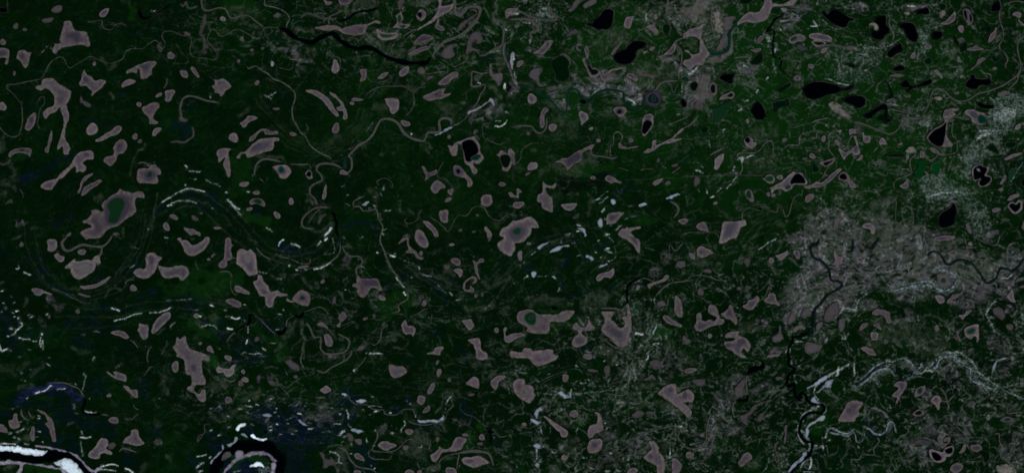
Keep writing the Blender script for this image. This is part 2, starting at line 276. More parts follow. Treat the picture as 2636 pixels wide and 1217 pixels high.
E|m|round mauve pond south among scrub, slightly grey|587.8 1028.2 8.2 9.2 0
L|d|dim mauve lake slanting southeast above the thread creek's end|735,932 745,925 756,931 768,940 771,953 758,953 745,944
E|d|small dim mauve pond just below the slanting dim lake|761.2 969 6.4 4.6 25
L|d|dim mauve pond with a western hook in the swirl|690,980 699,977 707,984 708,992 697,989
L|m|bright mauve pond with a pointed western tip|825,1004 838,992 852,1000 848,1008 836,1011
E|d|thin flat dim pond south of the pointed tip pond|825.6 1022.3 12.8 2.6 0
S|m|curling strand of stream at the tooth pond's southern loop|5.1|779,905 774,927 780,943 785,950
S|m|pale sweeping stream strand at the forest edge|6.2|815,952 835,958 853,945 880,932 893,924 903,912 906,900
S|m|faint thread creek winding through the blue marsh|2.1|689,953 709,971 720,992 735,1007 743,1020 730,1025 717,1024 712,1030
S|m|short upright creek with a pale head near the white flats|2.6|693,1076 690,1092 691,1110 686,1122
L|d|small dim pond at the head of the short upright creek|681,1085 686,1076 694,1074 690,1083 684,1088
S|k|tiny black pool at the foot of the short upright creek|10.3|681,1111 688,1111
S|m|thin whitish creek on the river's eastern blue marsh|2.1|797,1035 809,1038 822,1040
S|d|thin looped creek in the green scrub west|3.1|538,1089 526,1094 528,1110 522,1117 512,1121 509,1135 525,1115
S|k|black river bend arching around white sand bars|35.9|548,1233 556,1197 576,1172 607,1154 645,1147 684,1149 707,1166 720,1189 716,1233
L|d|grey blue shoal inside the western arm of the black bend|570,1181 576,1166 591,1162 595,1171 584,1179 573,1185
B|s|grey sand bank hugging the inside of the black bend|571,1220 586,1197 604,1179 607,1162 617,1158 626,1163 630,1170 645,1163 671,1161 691,1165 709,1179 714,1186 704,1184 686,1171 666,1169 645,1172 630,1176 614,1185 599,1197 584,1212 578,1220
B|W|white sand ridge inside the black bend's green tongue|640,1197 650,1194 663,1187 676,1192 680,1203 666,1199 645,1202
B|s|upright grey sand flat on the eastern inside bank of the bend|698,1192 709,1190 709,1204 706,1220 697,1220 699,1204
B|W|white ragged sand ridge above the black bend|606,1107 616,1092 620,1089 635,1090 634,1094 622,1098 612,1110
B|W|bright white sand bar north of the bend, long and ragged|644,1121 650,1117 658,1122 674,1128 688,1126 679,1134 663,1131 650,1126
B|w|small white sand bar west of the long ragged one|621,1115 627,1115 639,1124 636,1126 626,1121
B|w|white sand patch lying north of the bend, flat topped|676,1066 686,1064 703,1068 694,1071 677,1071
B|w|white slanting sand bar east of the bend|767,1079 774,1079 784,1090 795,1093 786,1094 776,1089
B|w|white sand strip on the western bank of the black bend|541,1192 548,1179 561,1166 573,1156 571,1146 577,1147 576,1158 561,1171 549,1184 544,1194
B|w|white sand knoll northwest of the black bend's crown|585,1143 599,1138 604,1125 611,1123 612,1130 599,1142 588,1148
L|d|dim mauve lake forked like antlers in the southern scrub|822,1163 832,1165 838,1179 848,1181 850,1175 861,1184 863,1197 874,1207 868,1215 861,1199 848,1197 838,1204 831,1202 831,1184
S|k|thin black slough slanting into the pale marsh above the black reach|5.6|872,55 893,51 906,41 916,35 936,30 957,27 972,22
L|m|mauve pond of two bays with a thin northern stem and green water|1010,71 1020,62 1022,51 1018,40 1026,36 1031,28 1036,20 1043,15 1034,35 1039,46 1035,62 1057,63 1047,74 1034,74 1024,73 1013,74|Eg1028.3 50 6.2 11.8 0|Eg1037 68.8 8.7 4.1 0
L|m|ring shaped mauve pond around a dark off centre eye|1072,40 1078,28 1086,24 1097,31 1098,42 1089,53 1080,54 1074,49|Ek1080.6 39 6.7 8.2 0
L|m|mauve lake streaming like a comet southwest from a triangular head|1128,-4 1137,-4 1137,15 1152,15 1166,8 1169,12 1160,28 1142,38 1126,48 1111,60 1090,71 1075,80 1060,88 1060,85 1078,73 1101,59 1119,42 1126,31 1129,13
L|m|small bent mauve pond hanging below the comet shaped lake|1125,51 1130,49 1130,64 1143,71 1144,78 1137,80 1121,71
L|m|grey green pan shaped pond with a pale rim east of the broad flat|968,77 972,74 983,83 1003,85 1018,83 1026,90 1021,98 1006,103 985,104 972,95|Dg976,85 990,88 1013,88 1018,92 1003,98 983,98
L|m|mauve spindle lake with a dark grey middle|1063,113 1070,104 1085,91 1098,89 1116,95 1116,101 1098,109 1083,115 1070,116|Dn1075,103 1088,95 1103,97 1101,103 1085,107 1076,108
L|m|thin mauve spindle lake just south of the dark middled one|1049,140 1065,130 1083,123 1101,119 1110,121 1101,128 1083,135 1070,141 1057,142
S|m|broad grey mauve stream strand coming down from the northern bend|13.3|1114,144 1126,126 1144,109 1165,100 1188,90 1208,74 1224,56 1234,38 1235,22 1219,18 1203,20 1193,31 1187,38 1175,36 1170,23 1171,-5
L|d|grey mauve bar inside the hairpin of the broad stream|1179,74 1183,64 1201,51 1219,41 1226,33 1216,28 1206,33 1201,41 1214,23 1226,26 1228,36 1214,51 1196,67 1185,77
L|m|dim mauve pond with a blunt head south of the black reach|926,180 942,178 944,190 942,205 934,211 926,208 930,195
L|m|dim slanting mauve pond inside a ringed creek|971,203 980,192 996,186 1001,187 993,198 983,204
L|m|dim mauve pond leaning northeast under the black reach|1026,190 1031,180 1044,171 1053,174 1052,187 1042,196 1031,198
E|d|dim squarish pond between the leaning pond and the pale creek|1084 182.7 10.3 8.7 -20
L|m|dark mauve slanting pond with a smooth club shape in open forest|1126,216 1137,205 1154,192 1167,185 1179,187 1179,198 1165,205 1152,217 1137,219
E|m|small slanting pale pond west of the dark club shaped pond|1107.1 200.6 8.2 3.6 -20
L|m|mauve lake with two eastern prongs and a tiny dark islet|1089,250 1106,240 1126,232 1147,227 1142,241 1162,240 1152,248 1134,255 1116,259 1098,259|Ek1123.2 243.2 3.1 2.3 0
L|m|mauve lake like a drooping bell within a green arc|990,257 998,253 1018,253 1026,257 1028,269 1024,285 1013,294 1007,292 1001,277
L|m|thin flat mauve pond west of the drooping bell lake|904,257 913,252 936,257 926,260 908,260
E|m|tiny oval pond below the thin flat pond|906.4 266.3 6.7 4.1 0
S|m|thin pale creek stepping down from the black reach and back northeast|2.6|1101,169 1094,180 1096,190 1111,189 1137,185 1152,186 1153,168 1162,167 1170,173 1188,164 1199,155 1198,148
S|d|dim stream with angular bends through grey flats|6.7|1260,187 1239,190 1216,185 1214,205 1214,221 1229,223 1247,218 1248,228 1237,244 1229,264 1216,277
L|d|grey mauve flat with a hooked inlet beside the broad stream|1201,126 1203,108 1214,87 1226,82 1235,82 1243,100 1237,113 1226,113 1226,104 1217,110 1216,122 1229,128 1237,144 1221,131 1208,138 1198,140
L|d|grey marsh lake with blurred edges beside the stepped creek|1133,141 1139,131 1157,116 1175,113 1178,119 1165,126 1170,144 1157,151 1142,149
S|d|grey mauve strand of stream running south past the white flat|9.2|1301,108 1296,133 1301,154 1311,174 1320,203
S|m|pale strand in the green marsh running west to the white flat|7.7|1234,144 1249,142 1265,131 1280,124 1293,116 1297,77 1301,64
L|d|broad grey flat south of the angular stream|1260,167 1265,164 1270,190 1290,187 1294,203 1285,221 1275,210 1260,192
S|d|ringing creek around the dim slanting pond and up to forest|2.1|944,177 945,198 957,210 978,212 1001,205 1013,198
S|d|thin arc of stream above the drooping bell lake|3.6|942,244 965,228 988,223 1013,222 1039,223 1057,234 1063,239 1065,267 1057,287 1044,298
S|d|thin curl of stream by the two pronged lake|3.6|1063,239 1080,226 1096,224
S|m|faint curl of creek following the black reach's northern bank|3.6|1036,98 1044,90 1070,77 1036,113 1031,126 1024,131
B|s|pale grey slanting sand bar pointing at the green slough|1202,292 1211,285 1229,277 1249,267 1265,254 1272,267 1272,272 1262,264 1244,274 1226,285 1211,291 1204,299
B|s|white upright sand flat on the eastern strand|1316,138 1321,133 1321,180 1317,177 1314,151
S|m|thin creek bordering the slanting sand bar to the north|2.6|1198,305 1201,290 1216,280
L|m|mauve pond cut with a marsh eye by the northeastern marsh|1301,33 1306,24 1320,22 1335,23 1325,33 1315,41 1311,41 1303,49 1301,41|Ep1313.6 34.6 9 7.2 0
S|m|broad pale stream rounding a high northern bend between dark forest basins|8.7|880,441 890,446 903,438 906,423 904,408 898,402 908,390 924,374 944,363 960,346 970,326 980,310 993,306 1011,309 1026,320 1039,341 1057,355 1075,361 1090,363 1096,354 1101,342 1126,341 1133,334 1130,315 1137,306 1152,305 1161,310 1162,320
S|m|pale stream continuing northeast of the white slanting bar|3.6|1162,324 1178,320 1188,313 1198,305 1214,282
L|m|mauve lozenge pond east of the stream's high bend|1031,313 1039,310 1054,315 1056,322 1047,325 1036,323
L|m|mauve pond wedge at the western foot of the broad stream|880,436 895,444 895,449 883,450 875,447
L|m|ink black lake with a mauve shore, a western arm and a southern tail|1151,373 1165,376 1170,367 1185,363 1201,356 1221,351 1226,359 1235,374 1237,392 1244,401 1246,408 1237,420 1226,422 1219,420 1221,428 1229,436 1228,446 1221,449 1214,441 1208,428 1198,422 1194,413 1192,395 1187,374 1179,374 1179,390 1175,400 1162,400 1156,384|Dk1188,369 1201,360 1216,360 1226,369 1232,382 1232,392 1221,405 1214,415 1206,418 1198,413 1194,395|Et1225.1 405.6 13.3 7.7 -15
L|m|dark eyed mauve pond with a long southern tail|1167,431 1171,425 1183,427 1192,437 1201,449 1214,462 1217,472 1211,482 1203,480 1203,469 1196,458 1183,456 1172,449 1167,438|En1180.2 441 12.3 14.4 -20|Ek1179.7 441 5.6 6.7 0
L|m|dim mauve bird shaped pond with a pointed head|1086,427 1094,431 1104,445 1124,436 1122,449 1108,454 1101,460 1093,465 1097,454 1092,444
L|m|mauve pond broad on the west and thin on the east, by the thin creek|1108,482 1114,472 1124,464 1133,467 1144,476 1146,485 1134,486 1126,496 1116,497 1110,491
L|m|small three cornered mauve pond southeast of the broad headed one|1152,490 1164,485 1168,490 1165,500 1160,503 1154,497
E|m|small slanting pond below the three cornered pond|1154 514.1 9.7 4.6 -25
E|m|tiny round mauve pond west of the ink black lake|1156.1 352.7 4.6 5.1 0
E|m|short flat mauve pond east of the dark eyed tailed pond|1292.3 474.3 9.7 5.1 0
L|m|rounded square mauve pond north of the thread creek|1238,514 1242,503 1252,500 1264,503 1267,513 1267,523 1260,531 1249,531 1239,527
L|m|barrel shaped mauve pond above the thread creek|1131,545 1142,540 1154,541 1154,556 1152,572 1144,574 1133,567
L|m|slanting mauve pond with a blunt northwestern end near the thread creek|1089,570 1103,570 1116,582 1126,595 1129,608 1119,608 1114,598 1098,582
L|m|teardrop mauve lake with a grey southern middle and narrow northern tip|1070,595 1078,590 1088,595 1097,610 1103,623 1102,634 1096,638 1083,634 1071,623 1067,610|Dn1075,610 1085,605 1096,618 1085,620
E|d|tiny faint pond by the thread creek's high bend|1228.9 553.9 4.1 4.1 0
E|d|tiny faint dome of a pond west of the upright peg pond|1185.3 592.3 5.6 4.1 -20
E|d|second tiny faint dome pond, next to the upright peg pond|1219.9 596.2 5.1 3.1 -10
L|m|upright peg shaped mauve pond beside the lake with the slate ringed green core|1247,586 1252,582 1258,590 1265,600 1264,615 1258,621 1253,603
L|m|dark green pond edged with mauve on the north and south|1275,399 1282,395 1290,387 1301,392 1307,395 1308,384 1314,382 1320,387 1325,397 1324,413 1317,423 1314,433 1305,442 1293,438 1292,428 1288,413 1283,402|Dk1287,402 1301,397 1311,401 1316,410 1308,431 1296,431 1289,418
E|m|small mauve slanting pond at the edge of the three lake cluster|1315.6 500.5 7.2 5.1 40
S|m|thread creek rising and falling east of the blue marsh|2.3|1314,559 1301,556 1288,567 1270,564 1257,554 1247,536 1229,531 1216,536 1201,555 1180,554 1167,572 1157,594 1151,595 1131,574 1108,559
S|m|thread creek meander with a tight loop, west of the barrel pond|2.3|1085,540 1078,551 1076,564 1060,574 1044,574 1042,567 1049,559
S|m|pale river strand running south past white marsh patches|5.1|939,504 911,518 911,531 926,532 934,542 952,542 967,538 972,549 975,564 985,582 983,598 979,610 979,623 988,643 996,666 1006,690 1018,705 1028,713
S|d|thin creek east of the dim bird pond|2.1|1142,417 1133,431 1126,454 1147,463 1160,476
S|m|tangled thin creek in the white marsh|2.3|975,477 970,469 978,462 993,459 1008,469 1011,485
S|m|stub of thin creek south of the tangled creek|3.6|1031,523 1029,541 1034,545
S|d|thin arc of creek in the northeast forest of the ink black lake|2.6|1265,318 1244,320 1242,338 1247,356 1265,365 1285,372 1303,364
B|w|white slanting bar beside the pale stream's eastern bend|1119,347 1131,342 1142,336 1157,326 1167,327 1152,336 1137,344 1121,350
B|w|white slanting bar on the marsh near the river strand|930,527 939,520 951,518 949,523 936,530
L|m|mauve forked strand lake like a bent antler|1024,628 1036,614 1044,609 1052,613 1054,633 1070,646 1079,659 1085,661 1078,651 1083,645 1088,650 1085,659 1092,664 1083,668 1071,661 1062,651 1044,650 1046,645 1052,643 1048,628 1046,616 1034,624
L|m|large mauve lake like a thistle, fed by a stream at its northern corner|907,736 908,729 917,727 918,713 922,708 929,716 947,716 967,716 975,722 980,737 983,746 975,748 965,741 954,743 949,754 936,765 926,761 918,750 920,742|Dn929,720 947,719 970,720 975,736 954,737 939,738
E|m|small slanting mauve pond southeast of the thistle lake|983.4 766 10.3 6.2 40
S|m|pale stream feeding the thistle lake from the north|6.7|880,633 888,648 900,659 924,660 933,672 929,682 918,690 918,705 924,713
E|m|small flat bright pond north of the pair of stacked ponds|1162.7 629.5 6.7 3.6 0
E|m|oval mauve pond stacked over its twin in the green swirl|1173.8 672.9 13.3 9.2 15
L|m|mauve pond with a dark hollow on its west, under the oval pond|1166,696 1175,691 1188,692 1192,700 1189,710 1183,714 1178,705 1170,700
E|d|dim grey pond left of the stacked pair|1149.4 687 7.2 8.7 0
L|m|wishbone shaped mauve strand pond|1216,668 1226,675 1234,667 1244,665 1246,673 1234,677 1228,683 1230,695 1235,720 1232,718 1224,700 1220,684
L|m|curling mauve pond like a question mark open to the east|1217,711 1225,714 1228,723 1224,729 1214,729 1221,723 1219,716 1208,719 1199,728 1197,741 1203,746 1211,741 1210,731 1216,740 1221,743 1219,750 1203,751 1194,746 1193,733 1198,723 1208,715
E|d|tiny dim round pond southeast of the curling pond|1225.1 760.9 5.1 4.6 0
E|d|tiny dim upright pond beside the round one southeast of the curling pond|1241.2 756.8 3.6 7.2 -15
E|m|small upright pinkish pond south of the white streak|1091.7 780.6 5.6 7.7 0
L|m|mauve pond like an ear with a dim northern lobe|1034,836 1039,826 1044,823 1049,836 1062,838 1069,844 1069,854 1063,865 1057,859 1046,860 1038,854
L|m|rounded mauve pond with a western tip in the swirl|1189,826 1201,822 1211,821 1217,828 1220,838 1211,849 1203,846 1197,836
E|m|round mauve pond beside the snout shaped lake|1278.4 849.1 5.6 7.2 0
L|m|mauve lake like a sitting seal with a raised neck|1296,847 1301,841 1306,845 1301,854 1303,865 1320,858 1333,858 1335,869 1323,874 1317,879 1306,881 1297,872 1298,863
L|m|mauve lake slanting southeast like a sock|1204,873 1232,870 1237,882 1240,900 1252,908 1256,920 1249,925 1237,926 1226,920 1224,902 1220,892 1219,886 1208,879
L|m|small mauve lake with a low western spit|1098,909 1114,904 1122,894 1137,891 1143,895 1134,905 1133,913 1116,912
L|d|dim slanting pond in the marsh by the pale hooked creek|918,900 924,891 936,886 942,890 936,897 926,902
E|m|tiny slanting pond between the tooth pond and the hooked creek|940.3 819.9 6.2 3.6 -20
E|m|tiny upright pond close to the tiny slanting one|963.4 812.2 3.8 5.1 0
L|m|mauve lake with a slate ring round a green core and a pointed eastern shoulder|1285,603 1292,588 1306,581 1320,568 1325,567 1340,565 1358,558 1369,558 1379,567 1388,587 1370,586 1368,600 1360,609 1358,611 1348,622 1335,625 1325,627 1328,638 1321,650 1316,660 1301,654 1285,643 1280,628 1288,618 1297,613 1297,610 1288,609|Dn1317,585 1333,578 1348,580 1356,592 1353,606 1335,621 1320,621 1307,606 1309,590|Eg1330.8 595.4 11.8 9.7 0
S|m|pale angled stream below the river strand's white patch|5.6|1049,751 1049,769 1034,779 1025,787 1028,799 1015,803
S|m|pale hooked creek curving up to the northeast in the marsh|4.1|993,838 983,849 979,872 968,886 960,887 956,882
S|m|small pale creek with a thick western end|4.1|1066,811 1078,805 1093,795 1102,795
S|d|thin creek beside the thistle lake's southern bank|2.1|961,745 966,756 968,774
S|m|thin creek trailing from the pond with the southern bulb|2.1|883,791 893,799 900,810 904,818
E|d|tiny dim slim pond at the northern edge of the antler's forest|1259.7 615.1 4.6 6.2 15
L|m|mauve lake like a heart on its side in dark forest|999,940 1006,936 1013,938 1025,942 1036,941 1048,952 1044,961 1034,967 1018,973 1008,968 1002,956
E|m|small upright oval pond northeast of the sideways heart|1130.1 958.2 6.2 10.3 5
E|d|tiny dim pond north of the upright oval|1125.8 932 4.1 6.7 30
E|d|tiny dim round pond south of the upright oval|1156.6 976.7 5.1 5.6 0
L|m|slim slanting pond like a bean pod|1100,1012 1104,997 1111,985 1119,984 1120,992 1114,1004 1106,1014
L|m|round mauve pond below the bean pod|1073,1030 1076,1020 1085,1017 1094,1021 1093,1035 1085,1042 1076,1038
L|m|slanting dim pond below the round one|1088,1061 1093,1050 1103,1043 1108,1048 1106,1056 1098,1062
L|m|mauve pond shaped like a guitar pick with a western point|1198,986 1211,974 1221,968 1232,974 1234,986 1232,999 1221,997 1211,992
L|m|mauve kidney shaped pond curving northeast|1262,986 1267,976 1280,967 1293,965 1302,967 1298,974 1288,979 1282,989 1279,1002 1270,999
L|d|dim flat pond south of the guitar pick|1203,1015 1211,1011 1221,1013 1219,1018 1208,1018
L|m|oval mauve lake with a thin eastern tip inside the pale loop creek|972,1144 983,1135 996,1134 1006,1139 1021,1142 1020,1148 1006,1154 993,1159 980,1153
L|m|slanting oval mauve pond with a pale rim at the marsh's edge|911,1169 918,1164 929,1169 938,1179 939,1185 931,1184 916,1179
E|m|dim mauve pond by the scattered white flats|1053.4 1110.1 9.7 8.7 10
S|m|pale creek winding under the white bars to a short hook|3.3|883,1022 895,1022 906,1033 918,1039 947,1042 960,1052 978,1054 988,1054 990,1063 1003,1067 1021,1066 1034,1056 1047,1052 1062,1053 1067,1060 1065,1067
S|m|pale creek hugging the white bar's southern side to the north|3.3|1049,1081 1065,1089 1093,1093 1116,1089 1139,1085 1148,1074 1152,1058 1166,1043 1162,1030 1165,1020 1172,1021
S|m|thin creek in dark forest sloping southeast|2.3|1185,1040 1185,1053 1201,1066 1216,1070 1232,1081 1247,1094 1256,1096
S|m|pale loop creek drawn under the oval lake|4.1|966,1110 972,1115 970,1130 962,1143 959,1158 972,1161 1001,1162 1021,1156 1039,1140 1049,1131 1061,1130 1070,1138
S|m|second thin loop creek below the pale one|3.1|951,1158 949,1171 962,1180 983,1181 1003,1181 1008,1171
S|m|pale stream along the southwestern marsh edge|5.1|872,1151 890,1158 900,1179 916,1197 931,1203 957,1207 970,1217
L|m|mauve lake shaped like a turned shoe with a bent southwestern leg|1139,1153 1157,1152 1167,1135 1175,1124 1188,1124 1202,1130 1193,1143 1190,1153 1175,1160 1152,1162 1139,1163 1131,1176 1121,1188 1112,1184 1108,1170 1119,1163 1128,1156 1131,1148
S|m|thick pale arch of water over the fat oval lake|11.3|1180,1165 1198,1162 1214,1160 1239,1161 1257,1166 1265,1179 1270,1197
S|m|stream leaving the arch to the west|3.1|1180,1166 1157,1169 1142,1176 1133,1184 1130,1190
S|m|stream dropping from the arch's western end|3.6|1182,1166 1178,1189 1175,1207
L|m|fat oval mauve lake with a grey western side under the pale arch|1188,1184 1196,1176 1214,1175 1232,1172 1249,1180 1260,1189 1244,1196 1221,1202 1201,1197|Dn1198,1185 1211,1180 1221,1185 1214,1190 1201,1190
E|m|small mauve pond with a rounded top in dark forest|1240.5 1124.4 8.2 7.7 0
E|d|dim squarish pond just under the rounded top one|1236.1 1140.9 7.7 4.6 0
E|m|small flat pond by the turned shoe lake|1197.4 1118 7.7 3.6 5
S|d|faint smile shaped creek near the tiny black slough|3.1|1280,1117 1290,1124 1303,1120
S|k|tiny black slough running south from a black pool|7.2|1261,1111 1264,1122 1264,1139
E|k|round black pool at the head of the tiny black slough|1261.8 1110.8 7.2 6.2 0
S|m|short slanting creek south of the black slough|4.1|1280,1158 1290,1169 1310,1175
L|m|small bright mauve pond at the southern edge by the marsh stream|911,1211 918,1208 929,1212 928,1220 913,1220
L|m|mauve pond cut by the southern edge near the white flats|1044,1211 1054,1207 1065,1211 1066,1220 1044,1220
E|m|tiny mauve pond at the southern edge beside its larger neighbour|1080.1 1212.7 6.2 5.1 0
L|m|mauve lake below the arch's western end at the southern edge|1149,1202 1160,1201 1172,1206 1175,1220 1152,1220 1147,1212
E|d|dim greenish pond south of the pale loop creek's eastern end|1044.2 1150.6 8.7 5.6 -20
L|d|dim upright strand pond among the white specks|1101,1156 1106,1146 1107,1128 1110,1133 1108,1151 1103,1157
E|d|tiny dim pond at the head of the strand's marsh|1125.8 1129.6 5.1 6.7 0
L|d|greenish mauve pond in the western marsh|913,1130 921,1128 930,1130 929,1143 918,1140
L|d|greenish mauve marsh pond west of its twin|892,1117 903,1115 910,1125 908,1135 898,1133
L|m|small dome shaped mauve pond on the northern side, under the sock lake's row|1314,912 1321,907 1321,921 1315,918
S|m|pale creek and reed strand falling southwest|4.1|942,918 936,927 926,939 913,953
S|m|curl of creek at the western forest edge|3.6|884,909 886,922 880,932
B|w|white bar arching over the western creek|880,1012 890,1013 900,1018 904,1024 898,1022 890,1017 880,1016
B|w|bright white oval bar north of the winding creek|916,1029 926,1027 942,1030 942,1034 926,1036 917,1034
B|w|white wedge bar south of the western creek|903,1103 916,1102 931,1108 938,1111 921,1111 906,1108
B|w|long white bar with gaps above the hugging creek|1076,1080 1096,1080 1111,1081 1131,1078 1142,1071 1142,1079 1134,1083 1114,1085 1096,1086 1078,1084
L|k|black pear shaped lake with a pale shore and a small western spike|1509,62 1515,59 1525,58 1543,41 1551,28 1564,22 1577,24 1582,31 1582,46 1577,64 1566,77 1551,78 1543,82 1525,73 1512,67|Dk1523,63 1543,42 1552,29 1564,24 1577,27 1580,38 1575,62 1564,76 1551,76 1542,78 1528,72
L|k|black gourd shaped lake running northeast, with a pale shore|1577,146 1587,133 1607,126 1618,113 1633,105 1659,106 1667,113 1659,126 1641,133 1638,149 1625,164 1610,168 1589,166 1580,158|Dk1579,146 1589,135 1609,127 1620,114 1634,106 1659,108 1661,116 1654,124 1639,131 1635,149 1624,162 1610,166 1591,163 1582,155
L|k|dark green hourglass lake in a thin pale rim|1418,156 1430,148 1446,142 1461,151 1468,164 1465,174 1468,192 1464,205 1451,212 1436,210 1428,205 1428,190 1421,177 1417,172|Dk1420,159 1433,149 1446,144 1460,153 1466,164 1462,177 1466,191 1461,204 1450,209 1436,206 1430,203 1430,190 1423,177
S|m|mauve hood of water on the hourglass lake's northern shore|8.7|1441,142 1451,140 1464,151 1468,167
L|m|bent mauve pond holding dark green water, like a sock|1498,153 1507,151 1516,154 1523,169 1523,174 1536,177 1546,183 1546,191 1536,198 1523,201 1515,192 1510,177 1502,162|Eg1513.7 161.6 7.7 10.3 -30|Dk1510,169 1519,169 1523,177 1538,181 1539,190 1525,194 1518,185
L|m|slim upright pond joined to the top of the sock pond|1505,122 1510,118 1514,123 1516,138 1513,151 1509,150 1506,136
L|m|small three sided mauve pond east of the pear shaped black lake|1661,69 1674,64 1684,64 1689,74 1695,86 1687,88 1677,81 1669,74
L|m|upright blocky mauve pond with a cut corner between the two black lakes|1611,46 1620,44 1632,44 1627,54 1625,67 1620,75 1607,71 1607,56
L|m|thin slanting mauve pond pointing at the gourd lake|1573,140 1579,128 1594,112 1598,112 1592,123 1579,140
L|k|dark oval pond with a pale southern lip under the northern marsh|1705,69 1712,61 1723,63 1728,74 1725,87 1716,95 1710,92 1706,82|Dk1706,69 1714,63 1722,64 1725,74 1722,85 1715,88 1707,82
E|m|small bright oval pond at the top of the marsh north of the dark lip pond|1687.4 44.1 5.1 7.2 -15
L|m|slanted mauve wedge lake in the eastern forest with a long pointed western end|1693,146 1705,142 1720,131 1730,118 1734,113 1741,118 1736,133 1730,141 1715,142 1700,149
E|m|small oval pond east of the gourd lake|1678.4 125.7 8.2 4.6 -30
E|m|tiny oval pond southwest of the small oval one by the gourd lake|1661.2 134.7 6.7 3.1 -15
L|m|mauve stretched pond with a blunt foot running into the sock pond|1544,190 1559,190 1569,180 1592,174 1610,172 1612,175 1592,180 1574,185 1566,198 1561,210 1552,209 1547,203
L|m|dim mauve pond sagging like a hammock in the meadow|1638,177 1646,180 1654,190 1664,190 1684,196 1682,203 1666,198 1651,194 1642,185
L|m|mauve pond with a grey inner eye, slanting above the teal stream|1612,191 1625,189 1636,195 1642,205 1638,210 1628,205 1615,200|Dn1615,192 1625,191 1633,199 1634,203 1623,199
L|n|round slate lake with a teal centre beside the teal stream|1660,253 1665,241 1679,235 1692,236 1701,244 1703,257 1697,269 1684,276 1669,271 1661,262|Ex1681.7 255.3 14.9 14.4 0|Et1682.3 254.5 6.7 7.2 0
E|m|bright mauve pond with a small dark eye, southwest of the teal stream's first bend|1369.3 255.3 11.8 13.9 10|En1367.5 255.3 4.6 5.6 0
L|m|mauve oval pond with a dark heart and green middle below the teal stream|1578,284 1584,277 1600,275 1611,278 1613,287 1605,298 1597,302 1589,299 1583,291|En1595 286.8 12.3 10.8 0|Ek1594.5 287.9 7.2 6.7 0
L|m|bright kite shaped pond with a grey middle at the south of the teal loop|1491,290 1500,287 1512,295 1516,305 1516,306 1502,318 1497,322 1494,310 1491,302|En1499.6 298.9 7.2 7.2 0
L|m|club shaped mauve pond with a dim head, west of the teal stream|1394,287 1400,277 1408,277 1412,284 1405,292 1401,305 1402,320 1397,329 1391,328 1389,308 1391,298
L|m|mauve pond with a grey eye cut off from the teal stream's last bend|1657,299 1666,294 1679,295 1682,303 1682,308 1683,320 1675,333 1661,350 1655,349 1651,333 1654,310|En1668.9 300.7 9.2 5.1 0|Dk1657,315 1666,309 1677,313 1679,320 1672,333 1661,346 1654,344 1652,331
L|m|mauve pond broad on the north, with a western tail and marsh foot|1360,123 1369,133 1379,133 1394,121 1402,108 1423,104 1420,116 1410,128 1400,141 1387,141 1366,136 1360,131|Dn1406,110 1415,109 1412,121 1406,123
E|m|slanting pond at the western edge of the meadow forest|1338 164.2 7.2 10.8 40
L|d|mauve dim pond with rounded lobes merging to the teal stream|1361,190 1374,177 1387,174 1397,180 1389,195 1388,213 1400,223 1387,223 1376,208 1364,200
L|m|tiny ring pond, broken on its east side|1482,121 1487,113 1496,113 1497,121 1492,118 1488,119 1487,126 1496,128 1493,133 1486,131
S|t|teal stream writhing through the pale floodplain meadow|6.7|1333,222 1351,223 1371,228 1387,241 1405,251 1423,264 1436,280 1446,289 1457,289 1461,267 1461,246 1466,232 1479,230 1489,236 1497,254 1502,264 1515,264 1530,249 1546,236 1566,232 1587,234 1604,239 1607,254 1612,269 1628,276 1646,278 1657,272 1658,249 1664,244
E|k|small black pool where the teal stream dips|1501.6 263 8.7 6.7 0
S|m|wide mauve braided strand bending back on itself at the northwestern marsh|10.3|1312,51 1340,50 1364,51 1376,62 1385,74 1376,83 1366,85 1369,108
S|m|mauve braided strand passing east along the marsh to a corner|8.7|1315,24 1340,31 1366,44 1392,51 1428,53 1432,46 1412,23 1415,0
S|m|pale strand flowing into the slate lake from the northeast|6.7|1746,209 1725,209 1707,212 1695,221 1689,231 1679,235
S|m|thin creek looping between forest and strand near the eastern marsh|2.1|1692,205 1697,192 1715,190 1728,198 1730,205
S|m|pale strand east of the wedge lake going up to the marsh|6.2|1734,113 1746,103 1760,98 1770,92
S|m|pale strand turning down along the eastern marsh|6.7|1741,116 1754,133 1754,164 1746,180 1748,205
S|d|faint creek between the slate lake and eastern marsh|2.6|1725,213 1733,239 1741,226 1746,216
S|m|strand near the hourglass lake's eastern forest|4.6|1471,154 1482,167 1487,180
S|m|thin pale stem of river in the northern marsh|9.2|1720,-5 1718,15 1716,28 1723,41
L|d|mauve grey blotch on the northern edge, slanting west|1500,15 1515,3 1533,-3 1532,10 1518,18 1505,23
L|d|blurred mauve lobe near the northern edge between strand and blotch|1461,28 1471,18 1482,0 1497,-1 1484,20 1469,31
L|d|dim slanting pond southwest of the black pear lake|1455,95 1464,85 1479,76 1488,81 1482,87 1466,92
S|m|U shaped oxbow cradling the club shaped pond|6.7|1320,328 1335,324 1369,326 1376,336 1389,343 1402,336 1407,320 1407,305
E|m|small blurred mauve pond east of the U shaped oxbow|1422.6 328.6 9.7 11.3 0
E|d|tiny dim pond below the U shaped oxbow|1359.8 344 5.1 5.1 0
E|m|tiny slanting bright pond in the mid meadow|1521.4 331.2 5.6 4.1 -30
E|m|tiny round pond beneath the slanting bright one|1540.1 362 5.6 5.1 0
E|m|tiny mauve pond between the thin oxbow and the dark long pond|1623.5 360.9 5.6 6.7 -30
S|m|thin oxbow with a sharp knee in the meadow|4.6|1571,400 1571,377 1579,367 1580,346 1589,340 1600,346 1601,356 1596,369
L|m|thick end of the thin oxbow, tapering east|1593,367 1598,372 1605,377 1618,379 1646,376 1628,382 1607,384 1594,382
